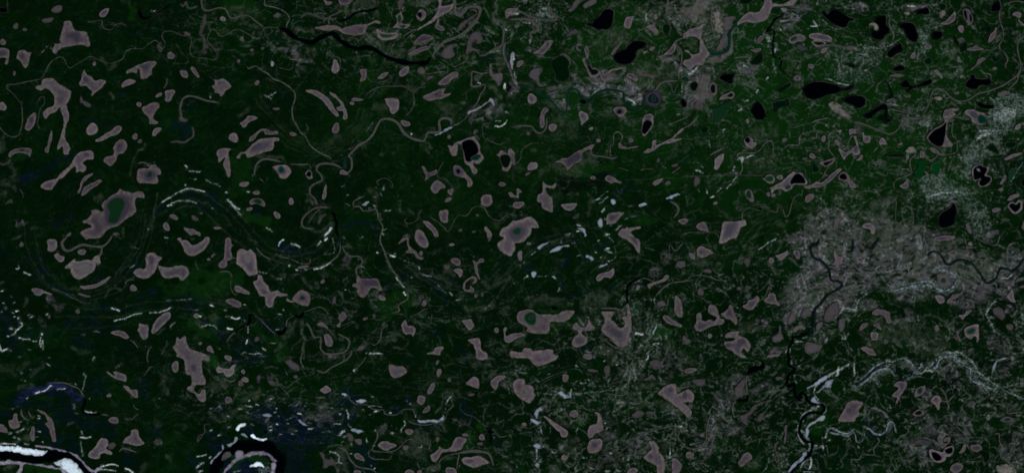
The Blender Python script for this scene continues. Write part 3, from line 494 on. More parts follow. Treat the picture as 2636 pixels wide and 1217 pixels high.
L|m|dark hearted mauve lake shaped like a stretched hide|1428,418 1446,408 1461,406 1484,390 1500,384 1520,372 1529,372 1529,379 1523,384 1505,390 1497,400 1497,413 1479,423 1458,441 1456,428 1446,420|Dn1458,410 1484,392 1494,395 1496,408 1474,423 1460,431 1457,420
S|m|stream strand running from the stretched hide lake to a dark pool|6.2|1523,374 1525,379 1520,392 1528,400 1556,404 1577,408 1589,404
E|k|tiny dark pool at the strand's end|1577.8 396.1 6.7 5.1 20
L|m|mauve pond like a scruffy arrow streaming northeast|1656,391 1666,384 1677,382 1680,363 1688,361 1689,373 1705,367 1725,358 1746,338 1760,329 1761,333 1736,354 1733,359 1754,356 1754,360 1725,369 1705,372 1684,387 1664,395
S|m|crooked strand passing a dark pond to the northeast|4.6|1707,316 1720,320 1736,315 1754,308 1775,297
L|m|mauve domed pond in the western meadow|1357,433 1364,420 1374,418 1383,420 1384,431 1374,437 1361,438
E|m|tiny slanting pond below the domed one|1358.5 447.4 7.7 3.1 -25
L|m|mauve lake draped like a hung coat beneath a dark green hollow|1397,464 1402,472 1415,477 1428,472 1434,467 1430,480 1420,486 1405,483 1410,500 1421,508 1423,545 1407,542 1394,533 1393,523 1383,518 1384,501 1394,497 1397,485
L|m|mauve boat shaped pond with a flat deck|1444,526 1464,524 1484,523 1486,527 1474,540 1464,543 1452,538|Dn1456,531 1471,530 1469,536 1461,537
L|m|mauve teardrop pond with a dark core pointing northeast|1560,564 1564,553 1577,547 1607,546 1597,558 1584,574 1573,578 1562,572|En1576.6 560.3 8.7 7.7 -20
L|m|mauve pond shaped like a clam with drips|1556,459 1566,451 1577,454 1587,462 1601,469 1597,473 1582,469 1574,473 1566,469 1560,465
E|m|small mauve pond west of the clam shaped one|1526.5 457.7 6.7 5.1 10
L|m|mauve lake with a long eastern beak in dark forest|1592,598 1602,588 1612,588 1612,580 1616,586 1647,583 1650,588 1625,596 1633,610 1647,620 1647,652 1642,650 1628,630 1615,618 1594,607|Dn1623,607 1638,615 1641,630 1628,620
S|m|bent sickle strand of water in dark forest|8.7|1724,517 1741,528 1747,538 1742,551 1734,560
L|m|mauve pond cut with a dark eye east of the sickle|1745,569 1754,563 1760,562 1772,564 1768,574 1760,578 1756,577|En1759.5 569.8 6.2 3.6 0
L|m|dim mauve pond, ragged at both ends, along the survey line|1679,472 1689,464 1706,459 1702,467 1689,477
E|d|dim small pond just east of the ragged one on the survey line|1719 471.3 7.2 5.6 0
L|m|mauve pond with a flat top in the three lake cluster|1321,528 1325,520 1347,519 1350,526 1338,536 1325,536
L|m|mauve split strand of two forks at the cluster of three lakes|1312,500 1330,503 1330,485 1343,494 1335,497 1335,509 1320,508 1312,505
S|m|faint slanting creek north of the coat lake|2.6|1328,423 1340,408 1343,387 1358,374 1371,369 1384,369
S|m|thin dim strand at the mid meadow's eastern side|4.1|1648,438 1664,435 1682,436
S|d|dim strand just west of the eastern thin one|3.6|1594,432 1607,436 1618,440
E|d|dim small slanting pond north of the white slanted flat|1736.9 425.6 9.2 4.1 -10
S|d|dim slanting strand under the small dim pond|5.1|1729,446 1743,436 1752,429
E|d|tiny round dim pond in the eastern meadow|1694.6 413.3 4.1 6.2 0
L|g|green dark pond under the teal stream's last bend meadow|1705,315 1712,313 1723,323 1712,324
L|d|mauve dim cup at the southern edge of the club shaped pond's meadow|1323,395 1326,410 1328,424 1320,424 1317,408
B|w|lilac white upright sand bar like a seed|1539,573 1544,560 1548,562 1551,573 1548,587 1541,582
B|w|lilac white curved bar like a boomerang|1484,587 1492,585 1503,591 1509,608 1505,610 1497,595
B|w|lilac white bar slanting along the forest's edge|1714,512 1725,504 1746,497 1750,499 1741,506 1724,512
E|w|small round lilac white flat among streaks|1578.6 519.2 6.7 7.2 0
B|w|small lilac white flat, flat bottomed like an iron|1644,530 1651,522 1664,523 1665,527
L|m|small upright oval pond south of the lake with the slate ringed green core|1332,656 1335,647 1344,646 1344,664 1340,672 1334,666
L|m|mauve pond with a hooked back like a swimming whale|1534,714 1543,705 1559,700 1569,697 1577,689 1581,690 1579,708 1571,716 1556,713 1546,722 1537,723
L|m|large mauve lake with a vivid green round core and a long eastern arm|1330,813 1335,802 1351,796 1371,796 1382,806 1405,808 1433,808 1453,799 1480,800 1471,815 1458,826 1441,829 1418,828 1415,854 1405,859 1376,858 1355,852 1358,842 1340,833 1332,826|Do1335,813 1346,801 1369,800 1387,813 1402,818 1402,836 1384,846 1364,836 1343,828|Eg1365.7 819.1 16.9 15.9 0|Ev1365.7 819.1 12.8 11.8 0|Eg1366.7 817.3 6.7 6.7 0
L|m|two bayed mauve lake joined to a round southern bulb by a neck|1473,842 1483,829 1491,838 1500,842 1510,838 1514,820 1523,833 1532,844 1520,851 1500,851 1497,858 1510,867 1512,879 1502,888 1487,894 1475,890 1471,879 1476,868 1487,860 1487,852 1478,849|En1491.9 876.8 11.8 10.3 0
L|m|large mauve lake bent around a dark green peninsula, with a long northern strand|1546,802 1566,800 1584,802 1577,813 1573,822 1582,828 1592,841 1605,841 1606,826 1600,815 1615,810 1612,790 1611,782 1618,782 1624,805 1627,841 1625,854 1620,863 1627,869 1623,879 1610,890 1598,894 1584,887 1569,869 1556,859 1546,849 1552,836 1556,823 1552,813|Dn1566,844 1579,841 1597,851 1605,856 1600,872 1587,869 1571,859
S|m|thin white green crescent strand north of the peninsula lake|6.7|1546,793 1569,793 1589,795 1605,802 1612,809
L|m|mauve lake with three nubs along its top, in marsh|1315,902 1333,904 1343,905 1348,895 1366,896 1374,902 1397,900 1412,898 1425,900 1423,910 1438,914 1439,916 1430,927 1410,934 1392,941 1374,938 1366,927 1358,921 1333,921 1314,915 1312,910
S|k|thin black channel curving into the peninsula lake from the north|5.6|1650,715 1628,726 1616,736 1614,754 1615,769 1618,781
S|m|pale creek on the outside of the black channel|3.1|1615,764 1616,738 1628,728 1646,720 1659,716 1677,722 1682,726 1684,700
S|m|pale smooth stream arching east of the black channel|4.6|1687,766 1692,756 1707,741 1728,728 1760,724 1786,720
S|m|coiled pale creek with tight knots in the eastern forest|3.1|1705,670 1701,659 1707,652 1720,655 1724,643 1722,633 1728,632 1733,642 1741,645 1748,636 1759,625
L|m|mauve patch by the pale creek with a pointed eastern end|1666,733 1679,728 1705,718 1712,709 1722,709 1718,720 1697,728 1677,736 1672,745
L|m|long mauve slanting lake cut by the forest at its foot|1737,761 1743,761 1754,777 1757,795 1756,815 1746,815 1738,805 1736,787
L|m|mauve cigar shaped pond slanting southeast, in forest|1706,813 1718,811 1728,820 1741,828 1756,838 1754,842 1736,837 1720,832 1711,824
L|d|dim shapeless pond northwest of the long slanting lake|1691,779 1705,772 1710,777 1714,787 1695,787
L|d|dim mauve pond at the coiled creek's southern forest|1741,687 1743,674 1760,672 1763,674 1763,687
L|m|mauve strip pond at the southern marsh rim left of the green core lake|1320,858 1328,861 1335,856 1353,860 1346,865 1330,868 1320,869 1314,869
S|d|dim green crescent around the round bulb lake|4.1|1551,867 1566,882 1582,892 1597,897
S|k|dark backwater north of the green core lake's arm|10.3|1420,793 1436,793
E|m|small mauve pond near the beak lake's tail|1361 626.7 5.6 4.1 0
E|m|small pale pinkish pond by the blue spot|1642 739.6 4.1 6.7 10
S|m|thin slanting mauve pond on the marsh road|6.2|1628,908 1641,902 1654,895
B|w|lilac white bar slanting northeast, like a blade|1383,641 1389,632 1405,622 1415,620 1407,629 1392,638
B|w|lilac white bar with a long eastern tail|1415,650 1423,641 1441,634 1464,630 1466,633 1446,637 1443,643 1428,648
B|w|lilac white sickle bar south of the blue streak|1506,658 1512,656 1525,663 1529,668 1520,669
B|w|thin lilac white bar near the whale pond|1541,687 1551,681 1562,677 1561,682 1546,688
E|w|small lilac flat, egg shaped, beside a blue streak|1373.9 705.4 6.7 7.7 -20
B|w|tiny lilac bar shaped like a chip, east of the egg shaped flat|1420,713 1428,711 1433,716 1428,719
B|w|bright lilac bar standing upright in the roadside marsh|1679,856 1687,838 1692,838 1687,849 1682,860
L|m|round headed mauve lake with concentric green silt rings|1320,986 1328,975 1340,973 1350,977 1353,988 1369,992 1375,1002 1374,1010 1379,1017 1371,1030 1361,1037 1348,1031 1333,1020 1324,1007|Eo1351.3 1006.9 15.9 14.9 0|Ep1352.1 1007.4 6.2 4.6 -20
L|m|small upright mauve pond in dark forest north of the marsh road|1448,965 1456,962 1464,967 1464,975 1456,983 1450,981
L|m|mauve slug shaped lake sloping southeast in the marsh|1394,1068 1405,1070 1420,1081 1441,1094 1460,1108 1461,1121 1448,1124 1441,1112 1423,1097 1410,1081
L|m|mauve lake like a bent knee reaching down to a blunt foot|1524,1053 1533,1058 1546,1066 1551,1086 1553,1106 1546,1111 1533,1115 1525,1124 1516,1125 1512,1117 1516,1097 1523,1092 1536,1088 1538,1071 1528,1061
L|m|rounded barrel mauve lake below the bent knee|1511,1151 1516,1135 1525,1130 1543,1127 1550,1133 1550,1148 1543,1161 1525,1166 1514,1162|En1530.4 1144.2 9.2 8.2 0
L|m|small round mauve pond west of the bent knee|1466,1063 1471,1056 1482,1054 1489,1060 1488,1070 1479,1075 1469,1071
E|m|tiny mauve pond left of the white flats|1349.5 1090.8 6.2 4.1 20
E|m|small mauve pond sloping in the southern marsh|1452.9 1176.3 7.7 7.7 40
L|m|large mauve lake spread like a pelican with a grey eye and an eastern round head|1693,1011 1705,999 1720,989 1738,987 1741,999 1743,1012 1756,1007 1766,1002 1775,1002 1788,1017 1782,1035 1770,1034 1760,1035 1780,1056 1775,1076 1765,1070 1761,1063 1743,1048 1720,1030 1700,1017|En1725.4 1003.1 8.7 8.7 30|En1762.6 1017.2 5.6 8.7 0
L|m|mauve lake like a kneeling figure with an eyed shoulder|1670,1135 1682,1133 1689,1140 1697,1151 1695,1158 1705,1171 1710,1179 1709,1217 1692,1220 1689,1199 1674,1190 1661,1181 1656,1175 1666,1165 1675,1156 1675,1146|En1674.6 1173.2 7.2 6.7 0
L|m|upright mauve pond with a rounded foot at the southern edge|1730,1179 1741,1179 1751,1189 1756,1199 1748,1215 1736,1220 1730,1215 1729,1194
E|m|small mauve pond cut by the southern edge|1627.9 1210.9 13.3 8.2 -10
L|m|small dome pond on the marsh north, just under the bulb lake|1500,916 1510,909 1523,911 1523,922 1512,924
L|d|dim upright slab of pond in the northern marsh|1555,945 1564,939 1570,945 1568,963 1562,971 1557,963
E|d|dim flat pond west of the dim slab|1525.2 953 14.1 4.1 5
L|d|broad dim pond by the road of marsh|1672,932 1684,925 1697,927 1702,945 1689,949 1677,943
S|d|dim ringed pond pair joined at a waist|4.1|1628,1066 1646,1056 1656,1063 1651,1070 1636,1074 1628,1068
L|d|dim greenish pond with a twin eastern lobe|1627,1067 1646,1054 1659,1062 1669,1056 1687,1062 1677,1068 1661,1063 1648,1072 1633,1074
E|d|tiny dim pond by the greenish twin lobed one|1680.5 1039 4.6 5.6 0
E|d|tiny dim pond near the thin bent creek|1516.3 1030.5 6.2 4.6 0
L|d|dim antler shaped marsh pond north of the pelican lake|1654,977 1666,970 1677,963 1687,971 1687,979 1677,974 1664,979
S|m|thin bent creek near the dim tiny pond|4.6|1471,1034 1484,1038 1489,1045 1500,1043 1505,1050 1514,1054
S|m|pale stream along the eastern marsh road|3.1|1584,1215 1592,1179 1602,1158 1623,1143 1643,1122 1674,1110 1705,1101 1730,1095 1751,1102 1746,1125 1760,1143
S|m|thin pale stream straight south through the marsh road|3.1|1634,917 1622,943 1618,976 1616,1002 1605,1016 1577,1015 1556,1010
B|w|white scrambled flat at the stream corner|1437,1010 1443,1006 1456,1015 1469,1017 1470,1022 1458,1025 1446,1020
B|w|white flat shaped like a hook above the slug lake|1378,1071 1375,1063 1382,1053 1392,1045 1397,1052 1387,1058 1384,1068 1383,1076
B|w|white marsh flat with a ragged southern edge, west of the slug|1364,1079 1371,1076 1382,1084 1392,1085 1382,1093 1374,1089
E|w|small white flat at the far southern marsh of the white column|1382.9 1146.8 8.7 6.7 20
E|w|tiny white flat at the foot of the white column|1382.9 1195.5 5.6 5.6 0
L|m|broad mauve floodplain arm forking around green islands at the teal lagoon's end|1760,87 1775,76 1798,69 1809,62 1820,63 1809,74 1806,95 1811,110 1822,131 1827,140 1816,154 1811,167 1793,169 1775,180 1765,172 1757,164 1763,154 1775,151 1778,144 1770,136 1760,131 1757,128 1770,130 1783,141 1798,136 1801,123 1800,105 1791,96 1775,95 1760,100
L|m|mauve silty river reach widening from the northern edge to the teal lagoon|1970,-5 1983,-5 1991,8 2017,10 2037,0 2050,-5 2055,0 2040,15 2017,17 1994,19 1986,24 1981,38 1973,50 1952,60 1937,60 1919,58 1906,62 1898,67 1900,56 1914,41 1929,32 1950,32 1960,22 1965,10
S|t|deep green curved lagoon below white silt flats|11.8|1824,137 1845,140 1863,136 1874,126 1877,108 1878,87 1886,74 1897,59 1906,51
E|t|small bright teal pool at the western marsh bank|1765.1 205.2 7.7 6.2 -10
L|k|dark oval pond cut from forest at the northern edge between river reach and flats|1904,3 1911,-5 1934,-5 1937,3 1929,10 1916,13 1908,10
L|k|black duck shaped lake with a knobbed head, silt on its south and east|2114,33 2119,28 2126,30 2129,36 2140,25 2152,24 2168,32 2186,44 2194,46 2200,55 2186,58 2183,67 2176,74 2163,73 2145,64 2127,49 2119,41|Dk2117,33 2124,32 2129,38 2141,26 2152,26 2168,35 2191,49 2186,55 2181,65 2174,72 2163,71 2147,62 2129,49 2120,40
L|k|long black lake like a whale's body with an eastern neck|2065,231 2073,221 2088,212 2114,210 2140,214 2163,222 2168,228 2181,223 2200,216 2200,213 2199,223 2200,226 2183,235 2168,235 2155,241 2129,246 2114,253 2088,257 2073,249 2067,239
L|k|dark green bean shaped lake on the west of the white marsh column|1929,162 1934,153 1950,138 1960,136 1965,144 1964,156 1952,167 1937,168
L|k|egg shaped black lake with a thin pale eastern rim|1931,285 1937,272 1950,262 1960,266 1968,280 1972,292 1972,305|Dk1933,285 1938,273 1950,263 1959,267 1966,281 1969,295 1966,308 1958,309 1945,307 1937,295
L|k|dark slanting oval lake touching the whale shaped lake's northwest|2001,232 2011,222 2027,212 2037,210 2037,221 2024,232 2009,240|Dk2003,232 2013,223 2027,214 2035,213 2034,220 2023,230 2009,237
L|m|mauve pond with dark green water in its west, over the beach shaped twin|2029,103 2034,95 2052,88 2068,92 2074,100 2068,108 2055,108 2037,114 2032,110|Dg2033,101 2040,95 2050,93 2052,100 2045,106 2036,108
L|n|mauve dark pond shaped like a bean below the green watered one|2049,118 2058,114 2068,120 2079,122 2078,128 2065,132 2055,128
L|m|long mauve lake with a grey middle and a bright spot, north of the chain|2082,91 2091,86 2114,87 2135,94 2142,101 2137,109 2119,106 2099,104 2086,98|Dn2099,94 2117,90 2132,96 2135,104 2119,103 2104,100
L|m|dark green pond rimmed with mauve just under the long grey middled lake|2088,110 2094,105 2119,106 2127,113 2119,118 2104,122 2094,116|Dk2092,111 2096,108 2118,109 2123,113 2117,116 2105,118
S|m|strand linking rimmed pond to the chain's eastern ponds|6.2|2109,126 2119,119 2135,117 2155,118 2170,122 2181,121
L|m|mauve leaf pond slanting under the chain's strand|2112,133 2119,124 2129,123 2128,131 2119,138
L|d|slate oval pond at the chain's eastern end|2173,124 2183,119 2200,121 2196,128 2186,130
E|m|tiny pink diamond pond in dark meadow north of the whale shaped lake|2087.1 171.4 8.7 5.6 35
L|m|ring pond with mauve shore and a dark heart, near the marsh column's foot|2042,201 2047,195 2055,194 2061,201 2058,207 2047,208|En2052 201.4 5.1 4.6 0
L|k|triangular black pond with a thick mauve shore|1848,200 1860,191 1886,189 1893,191 1887,203 1887,213 1878,218 1863,212 1851,205|Dk1852,200 1863,192 1883,191 1887,195 1883,205 1873,210 1863,209
L|m|dark green pond with a tapered foot inside a mauve ring|1824,228 1829,217 1837,212 1846,221 1846,231 1842,246 1829,242|Dk1828,228 1832,218 1838,217 1842,226 1840,239 1832,240
E|k|dark green squarish pond in mauve marsh below the teal pool|1786.9 222.7 9.7 11.8 0
L|m|mauve hooked pond with dark water to the east, near green straight lines|1850,257 1858,246 1873,241 1883,236 1891,241 1890,250 1883,255 1873,254 1863,257|Dk1870,248 1881,239 1888,242 1886,250 1876,251
L|g|dark green lagoon broad and shallow, in a thin pale rim|1832,305 1834,287 1850,274 1870,264 1883,257 1886,272 1876,282 1870,295 1860,308 1860,306 1850,316 1829,318 1823,310 1823,304
L|k|dark oblong pond with a mauve shore and a stalked corner|1987,268 1999,260 2017,257 2027,252 2033,257 2032,272 2017,277 2004,282 1996,292 1988,285 1987,276|Dk1989,268 2000,262 2017,259 2023,258 2024,268 2017,273 1996,279
E|d|small mauve pond with dim edges beside the oblong eastern pond|1795.9 272 8.7 10.3 0
L|m|small crescent mauve pond by the bean shaped dark lake|1931,128 1940,128 1958,125 1958,131 1945,136 1936,133
E|m|dim slanted pond by the white flats west of the black channel|1956.3 102.6 6.7 11.8 40
S|k|thin black channel dropping through the marsh column|4.1|1970,85 1991,78 1992,98 1990,123 1992,144 2001,149
S|k|black thread bending below the marsh channel|3.1|2001,149 2011,156 2010,169 2008,177 2017,185 2019,195
S|k|slanted dark slough leading to the black channel|4.6|2017,42 1996,51 1983,69 1973,82
S|m|survey cut line slanting across the eastern meadow|2.1|1775,195 1863,185 1893,159 1914,154
E|k|black pond cut by the marsh strand at the western lower edge|1760 266.8 7.7 11.8 0
L|k|dark pond by the eastern marsh, inside a pale ring|2181,167 2188,163 2200,166 2201,169 2200,176 2186,174|Ek2193.6 169.3 7.7 4.6 0
B|p|pale silt flat lobed down to the deep green lagoon|1837,31 1848,23 1859,38 1859,62 1865,85 1850,88 1838,69 1833,51
B|d|grey mauve silt bank filling the western side of the deep green lagoon|1860,48 1876,42 1893,45 1886,59 1876,80 1872,103 1868,118 1850,133 1842,131 1852,108 1863,85 1860,67
S|m|mauve finger of silt north of the lobed silt flat|7.7|1834,10 1832,33 1831,56 1837,85
S|m|second mauve finger of silt beside the first|6.7|1850,18 1855,36 1860,49
L|p|pale feather shaped marsh flat in the southeastern meadow|2132,267 2145,262 2160,269 2176,285 2194,305 2170,305 2155,292 2137,280
L|g|round green pond in a thin mauve ring west of the meadow line|1800,337 1805,329 1816,325 1825,329 1827,336 1822,342 1811,345 1802,344|Ek1813.4 334.5 9.7 7.7 0
S|m|mauve strand slanting northeast to the eastern meadow|7.7|1752,333 1775,323 1788,310 1798,297
E|m|tiny bright pond between green lagoon and egg shaped lake|1924.2 312.2 4.1 6.2 -20
L|m|black round pond in a grey mauve crescent|1915,360 1919,354 1929,352 1938,359 1940,367 1949,367 1947,374 1934,382 1922,377 1916,369|Ek1924.2 360.7 8.2 7.7 0
E|g|small green pond at the west of the round black one|1892.6 372.2 6.2 4.6 0
L|m|upright mauve lake with a brighter foot in the western meadow|1838,431 1841,410 1850,400 1863,396 1861,413 1852,428 1847,437 1841,436
S|d|slanting dim strand over the upright mauve lake|10.3|1827,400 1845,390 1863,381
S|m|pale river rising and dropping in the meadow north of white flats|5.1|1904,449 1911,433 1906,413 1898,402 1901,395 1924,394 1942,394 1955,387 1965,374 1976,364 1986,364 1991,374 1990,395 1999,401
S|m|pale wandering river with two hairpins east of the meadow|4.1|2200,351 2191,352 2183,369 2181,379 2173,383 2165,372 2163,359 2152,347 2140,341 2133,349 2133,367 2133,384 2142,397 2149,408 2145,418 2135,426 2127,436 2119,454 2109,464 2106,472
L|m|triangular black pond beside the wandering river with a western mauve head|2110,418 2119,415 2137,410 2149,406 2146,418 2135,424 2124,431 2119,427 2113,424|Dk2119,419 2135,414 2144,410 2142,418 2132,424 2124,428
L|m|black lake with a mauve stripe to its west and pale eastern shore|1973,482 1986,482 2004,472 2022,459 2032,449 2044,440 2047,444 2063,445 2072,456 2078,467 2076,476 2063,476 2045,476 2037,487 2024,494 2011,487 1996,488 1988,497 1983,496 1983,486 1973,486|Dk2034,467 2045,449 2055,446 2065,451 2074,464 2072,473 2045,473 2037,476|Eg2028.1 482 7.7 6.2 -20
L|m|slate river lake slanting northeast with a forked head|2065,482 2081,477 2096,472 2100,467 2114,470 2129,459 2145,444 2163,433 2167,436 2150,454 2135,469 2117,480 2094,483 2083,486 2068,483|Dn2099,474 2117,473 2132,460 2150,444 2158,441 2142,459 2119,477 2104,480
L|m|green pond held in a mauve ring with a small western handle|1960,459 1968,459 1973,451 1983,449 1992,454 1995,462 1991,470 1978,472 1969,465|Eg1980.6 460.2 10.8 9.2 0
E|m|small star shaped bright pond beside the handled green pond|2007.6 456.4 7.7 6.2 0
E|m|tiny bright round pond under the black lake's western stripe|1978.1 500 4.6 5.6 0
E|m|tiny bright pond right next to the first, at the stripe's foot|1990.4 502.6 5.1 5.1 0
L|m|oval green pond in a bright mauve ring, alone in dark forest|1917,497 1919,490 1927,487 1936,494 1940,508 1940,518 1932,518 1922,510|Eg1927.3 500.5 8.2 11.3 -10
E|m|small mauve oval slanting northeast in dark forest|2083.3 509.5 9.7 12.8 40
L|m|slate triangular pond east of the wandering river|2156,383 2163,384 2176,392 2191,384 2200,377 2201,378 2201,390 2191,394 2181,400 2173,412 2168,405|Dn2163,388 2176,394 2194,384 2183,395 2173,405
L|g|upright green pond within a thin mauve outline|2088,433 2091,418 2096,415 2104,424 2112,436 2106,445 2096,447 2091,445|Dk2091,433 2094,420 2102,427 2108,436 2104,442 2095,444
E|m|small grey centred pond above the upright green one|2091 402 8.7 6.7 20
E|m|small upright pond with a grey middle, near the wandering river|2119.7 357.6 5.6 9.2 0
E|d|tiny dim pond west of the grey centred one|2071 408.9 6.7 3.6 0
E|m|slanting small pond within the wandering river's hairpin|2155.1 367.3 5.1 8.7 -30
E|p|small bright whitish pond north of the wandering river|2160.7 337.8 6.2 4.1 0
E|p|tiny whitish pond north of the grey middled upright|2126.9 322.4 4.1 3.6 0
E|m|tiny bright pond linked by a stem to the small upright|2108.9 386.6 4.1 4.1 0
E|d|dim mauve pond in the meadow beside the hooked creek|2019.1 360.2 6.2 6.7 20
L|m|egg shaped black pond set in a mauve hood on the eastern forest|2157,456 2163,447 2173,441 2183,449 2188,462 2196,469 2206,480 2200,485 2188,482 2181,469 2170,467 2160,463|Ek2170.5 455.1 9.7 9.2 0
S|m|short slanting strand beneath the hooded egg pond|5.6|2158,469 2168,474 2176,482
L|m|mauve lake like a broad axe head with a handle to the northeast|1861,572 1868,569 1888,570 1909,568 1914,564 1920,569 1921,580 1909,585 1901,600 1896,613 1895,613 1886,615 1876,618 1870,623 1858,628 1850,625 1852,615 1857,592|Dn1865,587 1873,574 1901,574 1893,587 1883,608 1870,613 1861,620 1860,610
S|m|thin winding creek from the axe lake to the black eastern lake|3.1|1911,569 1911,549 1924,536 1940,538 1955,541 1965,533 1976,533 1983,542 1999,546 2002,536 2014,533 2017,546 2022,558 2032,549 2037,528 2045,508 2058,500 2064,503 2065,485
E|k|tiny black spot on the thin winding creek|1957 538 5.6 3.1 0
L|m|mauve pond like a leaning tent with a thin creek behind|1791,583 1801,573 1813,570 1819,580 1824,598 1814,595 1798,590
S|m|thin creek passing behind the leaning tent pond|2.3|1755,604 1775,598 1801,598 1837,598 1847,604 1850,613
E|m|tiny pale slanting pond under white flats|1841.6 522.6 6.2 3.6 -25
E|d|dim upright mauve pond beside the white zigzag flats|1793.4 466.6 7.7 13.9 5
S|w|survey line of white bare ground crossing the meadow|2.3|1755,454 1832,453 1893,451 1965,452
L|d|greenish pond in a mauve ring with a mauve foot, at the floodplain's north|2128,564 2132,555 2145,551 2156,558 2170,562 2160,574 2150,590 2144,585 2147,569 2137,570|Eg2142.3 561 11.8 6.7 -10
S|m|hooked creek in the green marsh north of the wandering river|5.6|2017,382 2029,374 2055,373 2058,356 2065,344 2076,349
S|m|short curl of creek at the northern meadow rim|4.6|2086,354 2101,355 2101,344
S|m|pale strand slanting at the northern meadow rim|5.6|2090,316 2104,310 2132,304
L|m|mauve neck at the eastern meadow joining river and pond|2186,334 2200,333 2200,331 2204,344 2194,344 2188,349
L|m|mauve pond like a stone arrowhead with a darker core|1793,654 1795,638 1801,633 1816,637 1829,643 1837,650 1827,656 1809,663 1798,661|Dn1798,648 1804,643 1811,647 1809,654 1801,654
L|m|small slanting mauve pond west of the arrowhead pond|1772,652 1780,651 1789,661 1787,668 1778,663
L|m|mauve pond leaping like a fish with a raised tail|1995,658 2009,654 2024,646 2028,641 2028,654 2022,661 2011,672 2004,666
E|m|small triangular mauve pond west of the leaping fish pond|1985.3 670.3 7.2 7.2 0
L|m|mauve pond with a dark slit eye, eastern of the leaping fish|2040,651 2045,645 2055,645 2059,654 2058,666 2050,664 2044,656|En2050.4 653.1 3.6 7.2 -10
E|d|dim mauve pond smudged below the slanting marsh line|1922.9 674.1 8.2 11.3 0
E|d|dim mauve pond, small, like a wedge in the western forest|1803.6 750.6 7.2 11.3 -5
L|m|tall mauve pond like a mitten, facing the bell shaped pond|1911,787 1922,782 1927,773 1940,769 1947,761 1954,765 1952,777 1945,787 1937,796 1924,797|Dn1924,787 1929,777 1945,772 1942,784 1934,791
L|m|mauve pond like a broad bell with an eastern foot|1966,774 1976,764 1978,756 1988,753 1996,758 1999,772 2006,779 2005,787 1994,782 1981,781
E|d|tiny dim pond north of the bell pond|1981.2 740.8 5.6 4.6 0
E|d|tiny dim pond with a pale tail in the forest middle|1902.9 742.1 6.7 5.1 -20
L|m|mauve lake with many coves, an islet and a long southwestern body|1786,838 1792,829 1793,810 1800,804 1806,809 1806,823 1814,826 1827,822 1837,826 1845,820 1840,813 1827,808 1822,797 1827,784 1840,786 1847,795 1850,808 1855,818 1865,823 1861,833 1845,836 1832,840 1816,847 1804,853 1791,850|Dn1796,836 1811,833 1822,836 1811,844 1796,846
L|m|mauve lake like a shark fin, hooked to the many coved one|1855,808 1865,802 1873,792 1879,784 1886,792 1892,810 1897,823 1895,836 1888,831 1881,822 1868,820 1863,813|Dn1870,808 1878,795 1886,808 1886,815
L|m|mauve lake shaped like a rearing horse in southern marsh|1865,864 1873,856 1888,852 1906,852 1900,861 1914,867 1924,874 1932,887 1929,902 1922,905 1914,895 1909,908 1919,915 1922,920 1911,921 1898,915 1888,907 1883,902 1870,895 1863,882 1865,878 1886,877 1893,872 1886,869 1870,869|En1875.5 887.6 9.2 6.2 0|Dn1898,877 1914,872 1919,879 1909,884
E|m|small mauve pond west of the rearing horse lake|1827.2 864 5.1 6.7 0
L|d|dim pond smudged at the western edge of the southern marsh|1760,863 1770,872 1779,877 1775,884 1765,882 1757,872
E|d|dim ragged pond in the western forest under the pale stream's bend|1821.6 697.2 10.3 5.6 10
L|d|mauve flat with a green edge by the floodplain's south|2027,826 2032,813 2041,802 2047,818 2041,828 2032,834
L|d|mauve flat shaped like a shield, in floodplain marsh|2063,815 2065,800 2078,792 2088,802 2086,813 2070,816
L|d|mauve pond like a comma beside the slate channel|2004,856 2005,841 2010,838 2011,856 2017,869 2004,879 1991,879 1988,869
L|d|mauve pond with a pale boundary in dark forest south|2074,882 2094,882 2114,890 2109,902 2091,909 2073,906
L|m|mauve pond like a claw among green walls|2145,651 2150,643 2154,654 2163,661 2170,659 2168,677 2158,682 2145,679 2149,666
L|d|mauve pond ringed with pale at the floodplain's southeast|2158,841 2160,823 2170,818 2176,833 2170,851 2163,852
L|d|mauve flat shaped like a fan beside the dark channel|2122,810 2127,795 2140,782 2158,777 2160,800 2150,815 2140,826 2124,826
L|d|bright clawed flat in the marsh between two slate channels|2042,846 2050,838 2063,836 2073,841 2070,849 2058,846 2050,854 2042,855
L|d|pale mauve flat with a small blue pool at its side|2100,846 2106,831 2119,828 2114,841 2104,851
S|k|dark slate channel winding down the mauve floodplain|6.7|2109,615 2105,627 2088,636 2088,648 2096,664 2114,672 2127,684 2136,700 2138,718 2145,723 2163,726 2168,736 2160,743 2145,751 2129,761 2119,774 2109,787 2099,795 2096,810 2094,836 2081,856
S|k|dark slate channel at the eastern floodplain|5.1|2194,615 2196,630 2194,646 2178,648
S|k|black channel leading out of the marsh to the southern bends|5.1|2081,856 2063,864 2042,869 2040,882 2031,895 2028,908 2029,915
S|m|pale creek across the western forest|3.6|1755,724 1768,720 1780,710 1796,708 1814,710 1829,713 1845,720 1870,722
S|k|slate slough west of the dark channel's foot|6.2|2022,836 2006,849 1991,861 1978,861
S|w|survey line of pale ground crossing the mauve floodplain|3.1|2142,700 2170,700 2200,700
S|k|black river winding down in deep bends to the southern edge|7.7|2029,907 2031,927 2032,940 2045,948 2045,956 2032,963 2027,976 2026,992 2032,994 2045,989 2045,1007 2050,1022 2058,1028 2060,1017 2065,1011 2073,1015 2078,1028 2091,1038 2109,1040 2122,1045 2122,1056 2112,1063 2094,1061 2078,1066 2065,1079 2060,1094 2058,1112 2063,1125 2076,1135 2091,1139 2091,1153 2083,1169 2065,1186 2047,1204 2032,1222
S|k|black slough with a thick elbow west of the deep bends|10.3|1963,931 1965,940 1958,947 1942,949 1932,954 1924,965
S|m|grey pale strand below the black slough|6.2|1924,965 1920,979 1922,999 1924,1015
